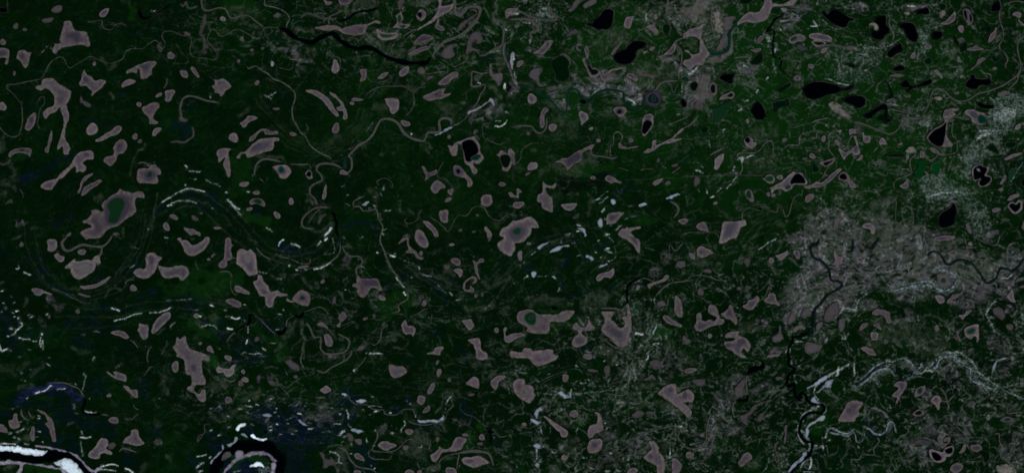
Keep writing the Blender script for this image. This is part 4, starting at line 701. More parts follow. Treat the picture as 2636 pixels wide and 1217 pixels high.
S|k|black foot of the slough, bending west|6.7|1924,1015 1923,1029 1909,1030 1896,1031
S|m|grey strand curling from the slough's foot into marsh|5.1|1896,1031 1888,1038 1886,1056 1891,1074
E|m|slanted small mauve pond at the western rim|1776.7 952.5 16.9 6.2 -5
L|m|mauve lake like a leaning half dome with a straight base|2156,1081 2165,1066 2173,1050 2181,1035 2200,1029 2222,1035 2220,1043 2211,1056 2214,1068 2202,1076 2201,1086 2200,1085 2181,1084 2165,1084|En2185.9 1055.7 9.2 7.7 0
L|m|mauve lake like a peanut tilting northeast in dark forest|1900,1189 1906,1181 1910,1171 1922,1163 1934,1169 1936,1179 1924,1186 1914,1198 1904,1199
E|m|dim round mauve pond at the southwestern marsh|1775.4 1169.8 10.3 8.7 -20
L|d|dim oval pond with a green rim on the western marsh|1780,980 1791,975 1809,976 1815,984 1809,992 1793,989
L|d|dim mauve marsh flat between pale roads|1891,999 1904,984 1914,971 1918,979 1914,999 1916,1015 1904,1022 1893,1020
L|d|upright dim strand of pond with a wide top|2019,1095 2027,1095 2024,1112 2023,1140 2017,1138 2020,1115
L|d|dim curved pond around a dark round hollow|1992,1151 1996,1138 2006,1135 1999,1146 1997,1156 2006,1171 2004,1179 1999,1171
L|d|dim pale flat in the marsh by the deep bends' west|1996,970 2006,968 2019,972 2014,976 1999,976
L|d|dim marsh strand shaped like a harp|1904,1071 1924,1061 1945,1040 1981,1028 1986,1030 1950,1045 1937,1061 1924,1076 1924,1094 1914,1089
L|d|dim mauve flat beside the harp shaped strand|1950,1071 1963,1061 1965,1071 1960,1081 1950,1084
L|m|narrow mauve pond at the marsh's northern side by the black slough|1974,920 1978,913 2006,911 2004,916 1986,918
S|m|pale road like stream down the western marsh|4.1|1829,1066 1822,1086 1819,1107 1818,1128 1809,1143 1793,1153 1775,1153 1755,1146
S|m|thin grey stream curving through the western marsh to the east|4.6|1832,1043 1847,1056 1858,1071 1868,1081 1881,1089
B|w|lilac white bank slanting beside the river's southern run|2029,1212 2042,1192 2060,1176 2073,1163 2078,1166 2070,1179 2055,1192 2042,1207 2032,1217
B|w|lilac white bank on the inside of the great southern bend|2073,1117 2076,1097 2083,1089 2101,1079 2119,1066 2124,1079 2104,1084 2086,1094 2081,1102 2079,1130 2074,1128
B|w|lilac white flat at the elbow above the great bend|2086,1028 2094,1022 2099,1018 2101,1030 2117,1036 2104,1038 2091,1034
B|w|lilac white streak slanting northeast, upper of the two in forest|2076,997 2094,989 2109,976 2127,967 2127,974 2112,986 2094,994
B|w|lilac white streak slanting northeast, lower of the two in forest|2101,1010 2112,997 2124,986 2135,979 2149,974 2142,983 2137,997 2122,998 2109,1007
S|w|lilac white rim on the eastern creek's crest|6.2|2129,1110 2135,1102 2147,1102 2160,1110 2176,1115 2188,1112 2200,1102
S|w|lilac white rim under the eastern creek's crest|6.2|2135,1110 2147,1115 2163,1117 2181,1121 2196,1112
L|k|black lake shaped like a fist with a bite on its west side|2249,55 2256,45 2270,39 2282,42 2283,64 2290,74 2290,85 2278,94 2273,103 2258,104 2245,98 2242,87 2247,77 2258,80 2261,72 2254,62
S|m|curved mauve shore strand east of the fist shaped lake|5.6|2290,44 2289,64 2297,80 2301,92 2297,105
L|k|black lake bent like a boxing mitten, in speckled marsh|2315,64 2324,58 2342,58 2352,62 2360,77 2363,98 2360,108 2350,110 2337,103 2329,90 2324,78 2317,74
L|k|black slanting lake like a whale's tail, south of the fist|2282,136 2291,126 2304,116 2318,110 2324,121 2324,133 2314,138 2301,148 2291,150 2283,146
L|k|round black lake in the open eastern meadow|2397,90 2401,81 2414,80 2426,82 2427,90 2422,100 2409,105 2399,101
L|k|short black lake like a lozenge under the pale streak|2359,33 2365,26 2383,20 2391,23 2393,36 2386,40 2373,37 2363,40
L|k|black pond in a notched pale rim at the northeastern stream|2550,28 2551,15 2558,8 2568,4 2575,8 2575,28 2565,31 2555,33
L|m|dark ribbed seed shaped lake with a pale central stripe|2477,28 2481,24 2491,24 2500,33 2504,49 2503,60 2495,63 2486,56 2480,41|Dk2479,30 2482,25 2487,27 2491,51 2488,56 2482,44|Ek2498.7 47.5 3.6 12.3 -8
L|k|small dark lake with a bright foot, west of the ribbed one|2414,15 2422,9 2432,12 2436,19 2431,27 2419,27
L|k|black two winged lake with a raised hump|2482,218 2491,205 2496,203 2496,191 2508,192 2512,201 2527,203 2549,203 2551,216 2542,222 2524,222 2514,232 2499,231 2483,223
S|m|mauve strand with a pink head over the two winged lake|5.6|2519,180 2527,183 2532,189 2548,192 2551,203
L|k|black lake shaped like a dumbbell, running northeast in speckled marsh|2318,221 2324,209 2334,206 2340,213 2345,220 2360,218 2373,213 2388,205 2399,204 2400,213 2388,221 2373,223 2352,228 2342,234 2332,241 2331,234 2337,228 2324,226
L|k|black oval lake near the mauve flat strip|2297,177 2304,172 2317,168 2327,171 2331,177 2326,183 2309,185 2299,183
E|d|long flat mauve strip pond under the black oval lake|2308.9 195 19.2 4.6 -3
L|k|round black lake cut by the meadow line, with a pale eastern rim|2168,259 2181,249 2200,244 2211,245 2224,248 2229,259 2227,272 2214,280 2201,278 2193,272 2181,267
L|k|black slender lake with two southern prongs|2222,298 2242,285 2260,272 2276,267 2284,274 2286,303 2281,305 2276,303 2276,285 2265,287 2247,298 2245,305 2224,304
L|k|dark crooked slough bar, hanging beneath a hooked creek|2273,210 2281,209 2291,218 2296,234 2301,244 2296,254 2286,257 2278,264 2281,251 2291,244 2288,231 2283,218
S|m|mauve hooked creek west of the crooked slough|4.6|2258,241 2258,221 2270,210
L|k|black crescent lake in marsh above the white southeastern flat|2514,268 2519,264 2537,269 2558,271 2559,278 2542,282 2524,278
L|g|dark green round pond with a pale rim in open meadow|2376,156 2381,150 2396,149 2401,156 2400,166 2391,171 2382,168|Ek2388.9 157.8 9.7 8.2 0
E|g|small dark green pond near the dumbbell lake's neck|2376.9 196.3 7.2 7.2 0
E|g|flat green pond near the western speckled marsh|2253.7 182.7 15.9 6.2 -5
L|m|mauve crescent lake with a slate middle, in open meadow|2416,60 2427,58 2440,49 2450,38 2458,30 2460,41 2458,53 2442,63 2427,65|Dn2427,60 2442,51 2455,38 2458,44 2453,53 2440,60
L|m|slanting mauve lozenge pond with a notched western side|2542,110 2548,92 2558,80 2565,71 2565,82 2560,98 2550,109
L|k|dark crooked pond west of the notched lozenge pond|2532,77 2542,65 2551,69 2554,80 2545,90 2541,101 2533,103 2535,92 2541,87
E|m|small pond with a marsh eye near the ribbed lake's foot|2473.6 74.9 8.2 9.2 -20
L|m|slanting mauve pond with a hook at the northeast corner|2606,38 2617,31 2628,36 2627,45 2623,49 2627,56 2636,64 2636,71 2624,60 2618,46
L|m|mauve strand of pond with a slate middle and an eastern thread|2488,126 2501,123 2512,119 2527,124 2535,128 2514,131 2496,131
L|k|dark narrow pond beside the mauve strand's western end|2472,133 2476,118 2483,108 2490,113 2488,126 2481,133 2474,136
L|k|faint dark slough slanting in the open meadow|2451,90 2458,91 2465,103 2469,113 2467,119 2459,113 2454,103
E|m|small flat mauve oval with bright rim in open meadow|2388.4 121.1 10.8 5.1 5
E|m|small mauve pond like a boot, at the meadow's marsh edge|2350.7 143.7 5.6 9.2 20
L|m|small slanting mauve pond with a comma tail in open meadow|2463,149 2468,146 2472,154 2478,161 2470,162 2464,156
E|p|tiny pale pond south of the comma tailed one|2463.3 184.2 3.1 3.6 0
E|p|tiny pale pond, brighter, near the two winged lake|2475.7 197.6 5.6 5.1 0
L|m|slender mauve pond slanting to the southeast of the green round one|2404,182 2412,181 2422,191 2427,201 2423,203 2414,194 2406,187
L|d|slate slanting pond with a pale tail, near the eastern bend stream|2514,164 2517,154 2527,148 2537,151 2527,162 2514,171 2499,182 2496,181 2512,168
L|k|dark green heart shaped pond beside the eastern bend strand|2551,146 2558,141 2565,149 2578,144 2581,149 2573,154 2563,162 2555,156
S|m|pale thick end of eastern strand after its bend|6.2|2581,131 2588,140 2594,154 2588,167 2590,177
E|m|tiny mauve pond east of the slate slanting pond|2560.3 177 6.2 3.6 0
S|m|slender stream dropping along the eastern meadow|4.6|2572,0 2576,18 2572,41 2576,62 2582,77 2582,98 2573,116 2574,128 2581,132
S|m|thread stream joining the mauve strand to the slender stream|2.6|2535,128 2553,130 2565,122 2573,113
S|m|broad river bend sweeping around the eastern meadow|6.2|2640,92 2622,105 2619,123 2622,144 2627,164 2622,190 2601,208 2576,223 2545,235 2517,242 2494,257 2468,261 2447,251 2432,236 2414,228 2401,236 2391,267 2378,292 2370,305 2324,304 2319,320 2306,338 2288,345 2268,338 2242,328 2216,318 2196,315
S|m|arched strand at the northeastern corner|4.6|2594,10 2606,5 2622,4 2637,8
S|m|pale strand crossing marsh under the broad bend, at the eastern edge|4.1|2622,190 2617,210 2599,228 2598,241 2612,254 2604,269 2586,277 2563,290
S|m|eastern end strand meeting the edge by the marsh|3.6|2609,257 2636,256
L|m|mauve lake with a dark middle curving like a shrimp at the south|2427,298 2431,285 2440,281 2468,278 2467,285 2450,290 2445,298 2450,305 2430,305
L|m|mauve blob lake with a slate heart and green east, by the white flat|2482,292 2488,284 2504,281 2517,287 2535,292 2537,305 2536,315 2527,323 2506,318 2499,310 2500,304|Dn2494,290 2509,286 2517,295 2527,305 2506,305|Et2527 307.6 10.3 12.8 0
L|d|ringed marsh pond of the eastern rim|2568,241 2581,234 2594,235 2596,242 2581,248 2568,249
E|p|bright pond flat shaped like a jewel beside the broad bend|2415.4 254 11.3 5.1 -5
E|d|tiny oval pond beneath the broad bend's inside|2462.1 240.4 6.7 3.6 0
B|p|pale yellowish flat beneath the small dark northern lake|2419,31 2430,29 2432,38 2424,48 2417,42
B|p|small pale hook of silt bitten into the fist shaped lake|2237,68 2240,60 2250,60 2258,69 2258,77 2251,78 2249,69
E|p|small pinkish flat west of the lozenge lake|2334.5 35.4 8.2 4.6 0
L|m|black pointed drop shaped lake with a mauve northern stem and eastern apron|2385,356 2391,344 2404,332 2422,323 2430,313 2427,300 2442,295 2453,290 2460,297 2442,310 2438,331 2438,351 2447,364 2453,374 2445,379 2427,379 2412,378 2394,369|Dk2388,356 2395,345 2406,334 2424,325 2435,313 2437,315 2435,336 2433,354 2428,372 2422,378 2412,377 2397,369
L|k|black lake like a slanting teardrop under the pale streak|2414,564 2417,553 2432,541 2445,533 2450,522 2458,523 2463,536 2464,549 2460,559 2458,574 2447,583 2430,588 2419,585 2414,574
S|m|slim mauve shore on the teardrop lake's eastern side|3.1|2455,520 2463,533 2467,549
L|v|bright green lake with a pinched waist, in a mauve rim|2354,413 2376,412 2382,418 2379,431 2376,441 2374,456 2364,463 2354,456 2355,444 2363,433 2363,418|Dv2364,417 2376,415 2377,423 2376,433 2374,449 2370,458 2360,459 2355,454 2358,441 2364,432
L|v|bright green triangular lake in a mauve rim|2394,428 2401,422 2417,414 2420,418 2420,433 2415,449 2412,456 2408,450 2401,438|Dv2397,429 2404,423 2415,418 2418,423 2417,436 2412,449 2408,445 2402,436
L|k|long dark lake with rounded ends, joined to the bright pink flat|2281,401 2288,395 2304,394 2327,394 2331,400 2329,406 2309,407 2286,406|Ek2307.6 400.4 22.6 5.1 0
B|p|bright pinkish flat beside the long dark lake|2327,390 2337,381 2350,379 2358,384 2354,395 2342,400 2336,410 2329,409 2331,397
L|m|black cloverleaf lake in a pale rim|2501,436 2509,427 2522,422 2532,428 2544,429 2547,438 2540,449 2551,454 2553,465 2545,477 2530,482 2519,480 2517,469 2522,463 2509,468 2504,462|Dk2505,436 2512,429 2522,424 2531,429 2541,432 2540,444 2535,452 2548,455 2551,464 2542,474 2530,480 2520,476 2520,468 2524,460 2510,465 2506,459|Ep2518.8 437.9 5.6 3.6 45
L|k|dark pond with a pale eastern lip, north of the cloverleaf|2542,379 2553,370 2559,373 2565,379 2572,390 2571,399 2560,395 2545,387
L|k|dark half moon pond with a pale rim in the eastern forest|2585,372 2591,365 2617,365 2617,374 2609,382 2599,383 2588,378|Dk2587,372 2594,367 2614,367 2614,374 2608,380 2599,381 2591,378
L|m|dark scalloped pond in a pale broken rim|2592,530 2604,520 2614,524 2621,515 2631,517 2631,536 2622,547 2609,550 2600,541|Dk2596,530 2605,522 2616,526 2623,519 2627,522 2627,533 2619,544 2610,546 2604,540
L|m|slanting mauve bar pond in the eastern forest|2585,410 2596,402 2617,394 2630,394 2624,399 2606,406 2591,413
L|m|mauve pond with a bulb and a short stem, western meadow|2218,341 2223,340 2224,347 2234,350 2242,356 2238,367 2229,369 2222,363 2220,351|En2231.4 357.6 5.1 4.6 0
L|m|mauve pond like a ladle with a slate foot at the western side|2197,351 2204,351 2208,367 2211,382 2215,392 2209,399 2196,400 2193,382 2204,374|En2203.2 384.5 6.7 9.7 0
L|m|mauve dome pond with three feet in the western meadow|2263,369 2265,359 2272,355 2278,360 2284,373 2273,372 2264,373
S|m|short slanting strand beneath the dome pond|6.2|2249,391 2255,383 2260,379
L|m|small curved mauve pond near the ladle pond's foot|2202,412 2211,408 2216,400 2222,400 2220,408 2213,413
E|m|small bright flat pond above the long dark lake|2317.1 371.2 6.2 3.1 -10
S|m|twin bend creek around the bright green lakes|4.6|2358,382 2360,379 2373,379 2379,390 2385,405 2394,413 2406,408 2417,397 2432,399 2460,394
L|m|mauve foot shaped pond inside the creek bend above the green lakes|2368,390 2376,390 2379,400 2381,406 2370,405 2367,397
L|m|mauve wedge pond at the head of the twin bend creek|2394,381 2404,382 2414,388 2419,395 2409,395 2399,390
S|m|pale creek from meadow strand passing to the survey line|4.1|2360,382 2354,400 2344,410 2342,426 2345,446 2324,456 2306,464 2300,474 2301,482
S|m|slim pale creek north to the black pointed lake's forest|3.6|2463,394 2464,367 2460,356 2453,351 2450,336 2453,313
S|m|forked mauve strand east of the triangular green lake|7.2|2450,412 2445,423 2440,441
S|m|short stem beneath the pinched green lake|5.1|2379,441 2385,445 2390,452
L|m|mauve pond like an arrow head south of the pinched lake|2315,478 2327,472 2333,465 2337,472 2336,482 2327,485
L|m|white mauve curled pond like a snail shell at the southwest|2218,582 2227,574 2242,575 2250,583 2253,595 2249,603 2241,600 2240,591 2224,587|En2234.5 581.6 7.7 4.1 0
S|m|thin looped creek within the southwestern marsh|2.6|2309,505 2306,536 2306,569 2317,574 2324,562 2322,544 2329,531 2342,536 2350,551 2350,572 2345,577
E|m|small mauve pond by the cloverleaf's southeastern marsh|2576.5 487.7 6.7 4.1 0
E|m|dim mauve pond in southeastern marsh|2564.2 540.5 10.8 6.2 -10
L|m|mauve slanting slab by the scalloped pond's north|2592,513 2601,505 2619,499 2623,504 2612,510 2596,517
L|m|mauve strip slanting in the eastern forest by the edge|2574,474 2580,462 2586,451 2590,452 2587,464 2578,476
L|g|dark green pond at the eastern edge with a pale shore|2594,459 2596,444 2606,433 2617,436 2614,449 2604,462 2596,472
E|k|black pond cut off by the eastern edge|2636 470.5 7.7 10.3 0
E|m|small upright bright pond at the northeastern meadow|2620.6 326.8 6.2 9.2 30
E|p|tiny white pond in the eastern forest|2619.8 358.1 3.1 2.6 0
E|m|tiny pond east of the dark lipped one|2584.7 394.8 3.6 4.6 20
L|d|upright mauve spit at the eastern edge, south|2630,587 2633,569 2639,569 2639,592
L|d|mauve marsh flat with knobs beneath the teardrop lake|2486,577 2494,574 2496,582 2501,595 2499,603 2491,595
L|m|dark eyed mauve pond cut from marsh at the southern edge of the pale strand|2404,613 2412,610 2409,608 2440,606 2458,608 2458,614 2442,619 2422,620 2409,618|En2424.3 613.8 15.4 3.6 0
L|m|mauve lake bent like a roof corner in dark forest|2245,808 2250,797 2263,794 2281,800 2290,804 2291,818 2295,826 2291,832 2284,831 2277,815 2268,811 2252,811
L|m|mauve shield shaped lake in dark forest with green water ring and a straight tail|2481,849 2488,841 2504,836 2518,834 2520,856 2520,874 2515,884 2513,877 2513,867 2506,864 2501,873 2494,872 2483,860|Dn2486,849 2494,842 2508,840 2513,846 2510,858 2500,860 2491,863 2486,856|Eg2499.5 851.7 11.3 7.2 -15
L|m|mauve pond like a spearhead at the eastern marsh|2591,763 2599,750 2604,744 2608,754 2610,769 2614,777 2605,778 2598,772
L|m|mauve pond with rounded foot under the white ringed creek|2406,761 2419,759 2430,765 2431,776 2422,781 2414,777
L|m|mauve pond like a folded glove, next to the rounded one|2438,774 2446,765 2455,758 2464,760 2464,766 2453,770 2447,779 2438,779
L|m|slanting mauve pond west, of two in dark forest|2211,849 2216,837 2224,831 2234,831 2229,840 2218,847
L|m|mauve fin shaped pond east, of two in dark forest|2247,836 2259,832 2267,840 2270,849 2263,847
L|m|square mauve pond below the fin shaped one|2241,856 2247,854 2260,856 2259,868 2254,874 2244,874
E|d|small dim pond southeast of the square one|2279.4 878.1 6.7 6.7 30
L|m|slanting mauve pond with a wide body at the southwestern corner of dark forest|2215,895 2227,892 2242,897 2251,905 2256,915 2242,913 2227,905
L|m|mauve pond with two ledges south of the dark road|2468,811 2483,808 2488,799 2501,799 2494,808 2483,814 2478,823 2473,818
E|m|small upright mauve pond in dark forest near the looped marsh|2411 844 5.6 8.7 0
L|d|mauve curved pond around a dark green heart|2460,852 2468,851 2469,864 2474,877 2468,879 2464,869
E|d|dim slanting small pond south of the shield lake|2498.7 899.9 9.7 4.1 -30
L|m|mauve pond with a dark eye in the eastern floodplain|2438,651 2445,647 2455,642 2463,646 2464,655 2455,660 2445,658|En2453.8 649.8 6.7 4.6 -15
L|d|dim broad mauve smear in eastern forest|2555,795 2571,790 2583,800 2587,815 2578,823 2563,813
E|d|dim greyish blob below the broad smear in eastern forest|2598.8 840.9 8.7 9.2 0
L|d|mauve strip pond at the eastern edge, upper|2612,723 2622,715 2636,713 2636,719 2622,724
L|d|mauve strip pond at the eastern edge, lower|2621,738 2630,734 2637,734 2637,740 2627,741
E|p|small bright pond beside the thin looped creek of the northeast|2497.5 627.4 7.2 5.1 0
S|m|looped pale creek with triangular bends in the northeast forest|3.6|2504,607 2527,620 2560,632 2568,625 2573,607
S|m|pale creek around the small bright northeastern pond|3.1|2483,610 2486,625 2491,636 2514,636
S|m|straight pale creek in the northeast forest|4.6|2617,624 2599,630 2592,648 2593,672
S|k|slate river meandering along the eastern floodplain|5.6|2637,666 2617,692 2606,698 2591,693 2576,693 2569,705 2563,718 2545,729 2537,727 2527,710 2514,692 2501,677 2483,670 2465,670 2447,681 2435,679 2428,664 2417,652 2401,648 2386,659
S|k|slate hook of river at the western floodplain|5.6|2263,615 2251,630 2245,640 2229,636 2222,628
S|s|white creek curling about a round green knoll in the floodplain|9.2|2319,729 2350,728 2386,723 2399,727 2409,741 2427,748 2447,743 2458,731 2460,718 2447,700 2432,695 2414,695
S|s|white creek continuing west below the floodplain|10.3|2381,736 2355,736 2329,741 2309,746 2299,750
L|d|greenish round knoll inside the curling white creek|2414,705 2432,704 2447,715 2449,731 2435,742 2419,736 2412,723|Eg2428.2 721.6 7.7 8.7 0
S|w|survey line at the western floodplain|2.6|2196,700 2211,700
S|d|pale curl of water like a snail in the eastern floodplain|6.2|2576,705 2586,700 2592,708 2583,710
L|m|mauve eight shaped lake with two black pools, the northern one smaller|2391,1158 2399,1154 2409,1158 2419,1161 2427,1161 2432,1152 2449,1146 2455,1151 2455,1163 2445,1174 2435,1175 2433,1184 2422,1189 2409,1189 2397,1179 2392,1169|Dk2397,1162 2409,1162 2422,1171 2424,1181 2414,1186 2405,1183 2399,1174|Dk2432,1156 2449,1149 2453,1154 2450,1165 2440,1167 2432,1163
L|m|mauve oval lake with a slate heart near the southern edge|2445,1207 2453,1194 2465,1190 2477,1194 2478,1204 2468,1215 2455,1216|En2462.8 1202.4 11.8 9.2 -15
L|m|dark green oval pond in a thick mauve rim|2349,1066 2355,1058 2365,1053 2379,1059 2378,1066 2368,1071 2355,1070|Ek2364 1061.6 10.3 5.6 -8
L|m|tilted mauve ring pond with green water|2354,1015 2359,1000 2370,994 2381,992 2382,1000 2376,1012 2363,1020 2355,1021|Eg2367.9 1004.9 6.7 9.7 35
L|m|mauve lake like a question mark, falling southwest|2301,992 2306,983 2319,980 2334,983 2334,992 2327,1004 2319,1017 2314,1028 2309,1038 2305,1035 2308,1022 2296,1020 2295,1016 2309,1004 2314,997|Dn2314,986 2327,986 2327,997 2322,1004 2317,999
L|m|mauve lake like a tooth with two roots|2395,1030 2401,1020 2410,1016 2419,1020 2424,1030 2419,1038 2419,1048 2413,1054 2408,1043 2401,1035|Dn2401,1029 2408,1021 2414,1025 2414,1035 2406,1034
L|m|mauve curved fin pond by the two black pools' north|2412,1125 2419,1121 2426,1130 2428,1138 2440,1138 2433,1125 2444,1125 2445,1134 2435,1147 2424,1152 2417,1140
L|m|slender curved mauve pond east of the black pools|2468,1163 2476,1153 2481,1142 2486,1143 2485,1156 2476,1165
L|m|dim mauve pond with a slate head, in dark forest|2499,1156 2498,1143 2509,1144 2517,1142 2527,1148 2528,1156 2514,1161
L|k|dark green slough with ragged arms below the slate headed pond|2496,1176 2501,1169 2514,1170 2527,1158 2540,1161 2548,1171 2548,1181 2537,1192 2530,1184 2524,1171 2512,1179 2499,1181
L|d|grey green pond with a pale rim like a half lens|2574,1081 2583,1072 2601,1072 2609,1081 2599,1085 2583,1085|Et2592.4 1078.8 10.3 5.1 0
E|m|small pink pond cut in forest by the eastern edge|2630.1 987.7 4.6 7.2 -20
E|m|small bright mauve oval in the southeastern forest|2543.6 1073.1 5.1 7.7 0
E|m|small pink pond in the eastern marsh, mid|2553.4 1023.6 4.6 4.6 0
E|m|tiny mauve pond just southeast of the small pink marsh one|2542.9 1041.6 5.1 4.6 0
B|p|pale mauve flat with crumbled rims at the southeastern corner|2565,1199 2581,1194 2596,1194 2612,1202 2614,1220 2571,1220
S|w|lilac white creek arching across the northern marsh|9.2|2193,989 2206,994 2222,984 2240,971 2247,961 2268,950 2288,947
S|w|lilac white creek's upper bank, west|7.7|2211,981 2227,966 2237,956 2252,943 2273,932 2283,927
S|w|lilac white creek crest in the middle of the marsh|10.3|2394,940 2409,945 2417,927 2432,918 2453,916 2468,927 2483,935
S|w|lilac white creek descending east|8.7|2486,943 2499,950 2496,968 2506,981 2530,989 2550,999 2571,999
S|w|lilac white creek at the marsh foot of the middle|7.7|2329,976 2345,968 2360,950 2373,943
S|k|thin slate creek between the white banks|2.6|2196,989 2211,986 2240,963 2263,943 2288,935 2309,940 2312,963 2319,975 2340,971 2360,950 2370,932 2376,931 2399,947 2409,927
S|w|lilac white slanting creek at the northeastern marsh|6.7|2594,920 2568,927 2560,940 2553,961
S|w|small lilac white wedge under the western creek's arch|7.7|2245,971 2255,981 2260,989
S|w|grey white U shaped creek at the western corner|5.1|2196,1110 2201,1117 2204,1133 2211,1138 2222,1130 2226,1112
S|w|grey white knotted creek by the blue pool|5.1|2222,1099 2237,1102 2252,1115 2268,1117 2281,1107 2286,1089 2294,1084 2301,1092 2306,1110
S|m|thin crooked creek along the dark southern forest|4.1|2196,1181 2211,1181 2219,1169 2234,1169 2250,1169 2249,1153 2263,1135 2258,1125
S|m|branching creek like an antler in the middle marsh|6.2|2419,997 2432,1012 2438,1033 2442,1045 2437,1056
S|m|second branch of the middle marsh antler creek|4.6|2458,1015 2447,1025 2440,1033 2424,1030
S|m|creek with a sharp elbow in the eastern forest|3.6|2560,1039 2581,1040 2592,1050 2594,1063 2617,1060 2632,1061
S|m|creek stem winding down the southeastern forest|4.1|2560,1117 2571,1115 2573,1135 2581,1151 2591,1151
'''
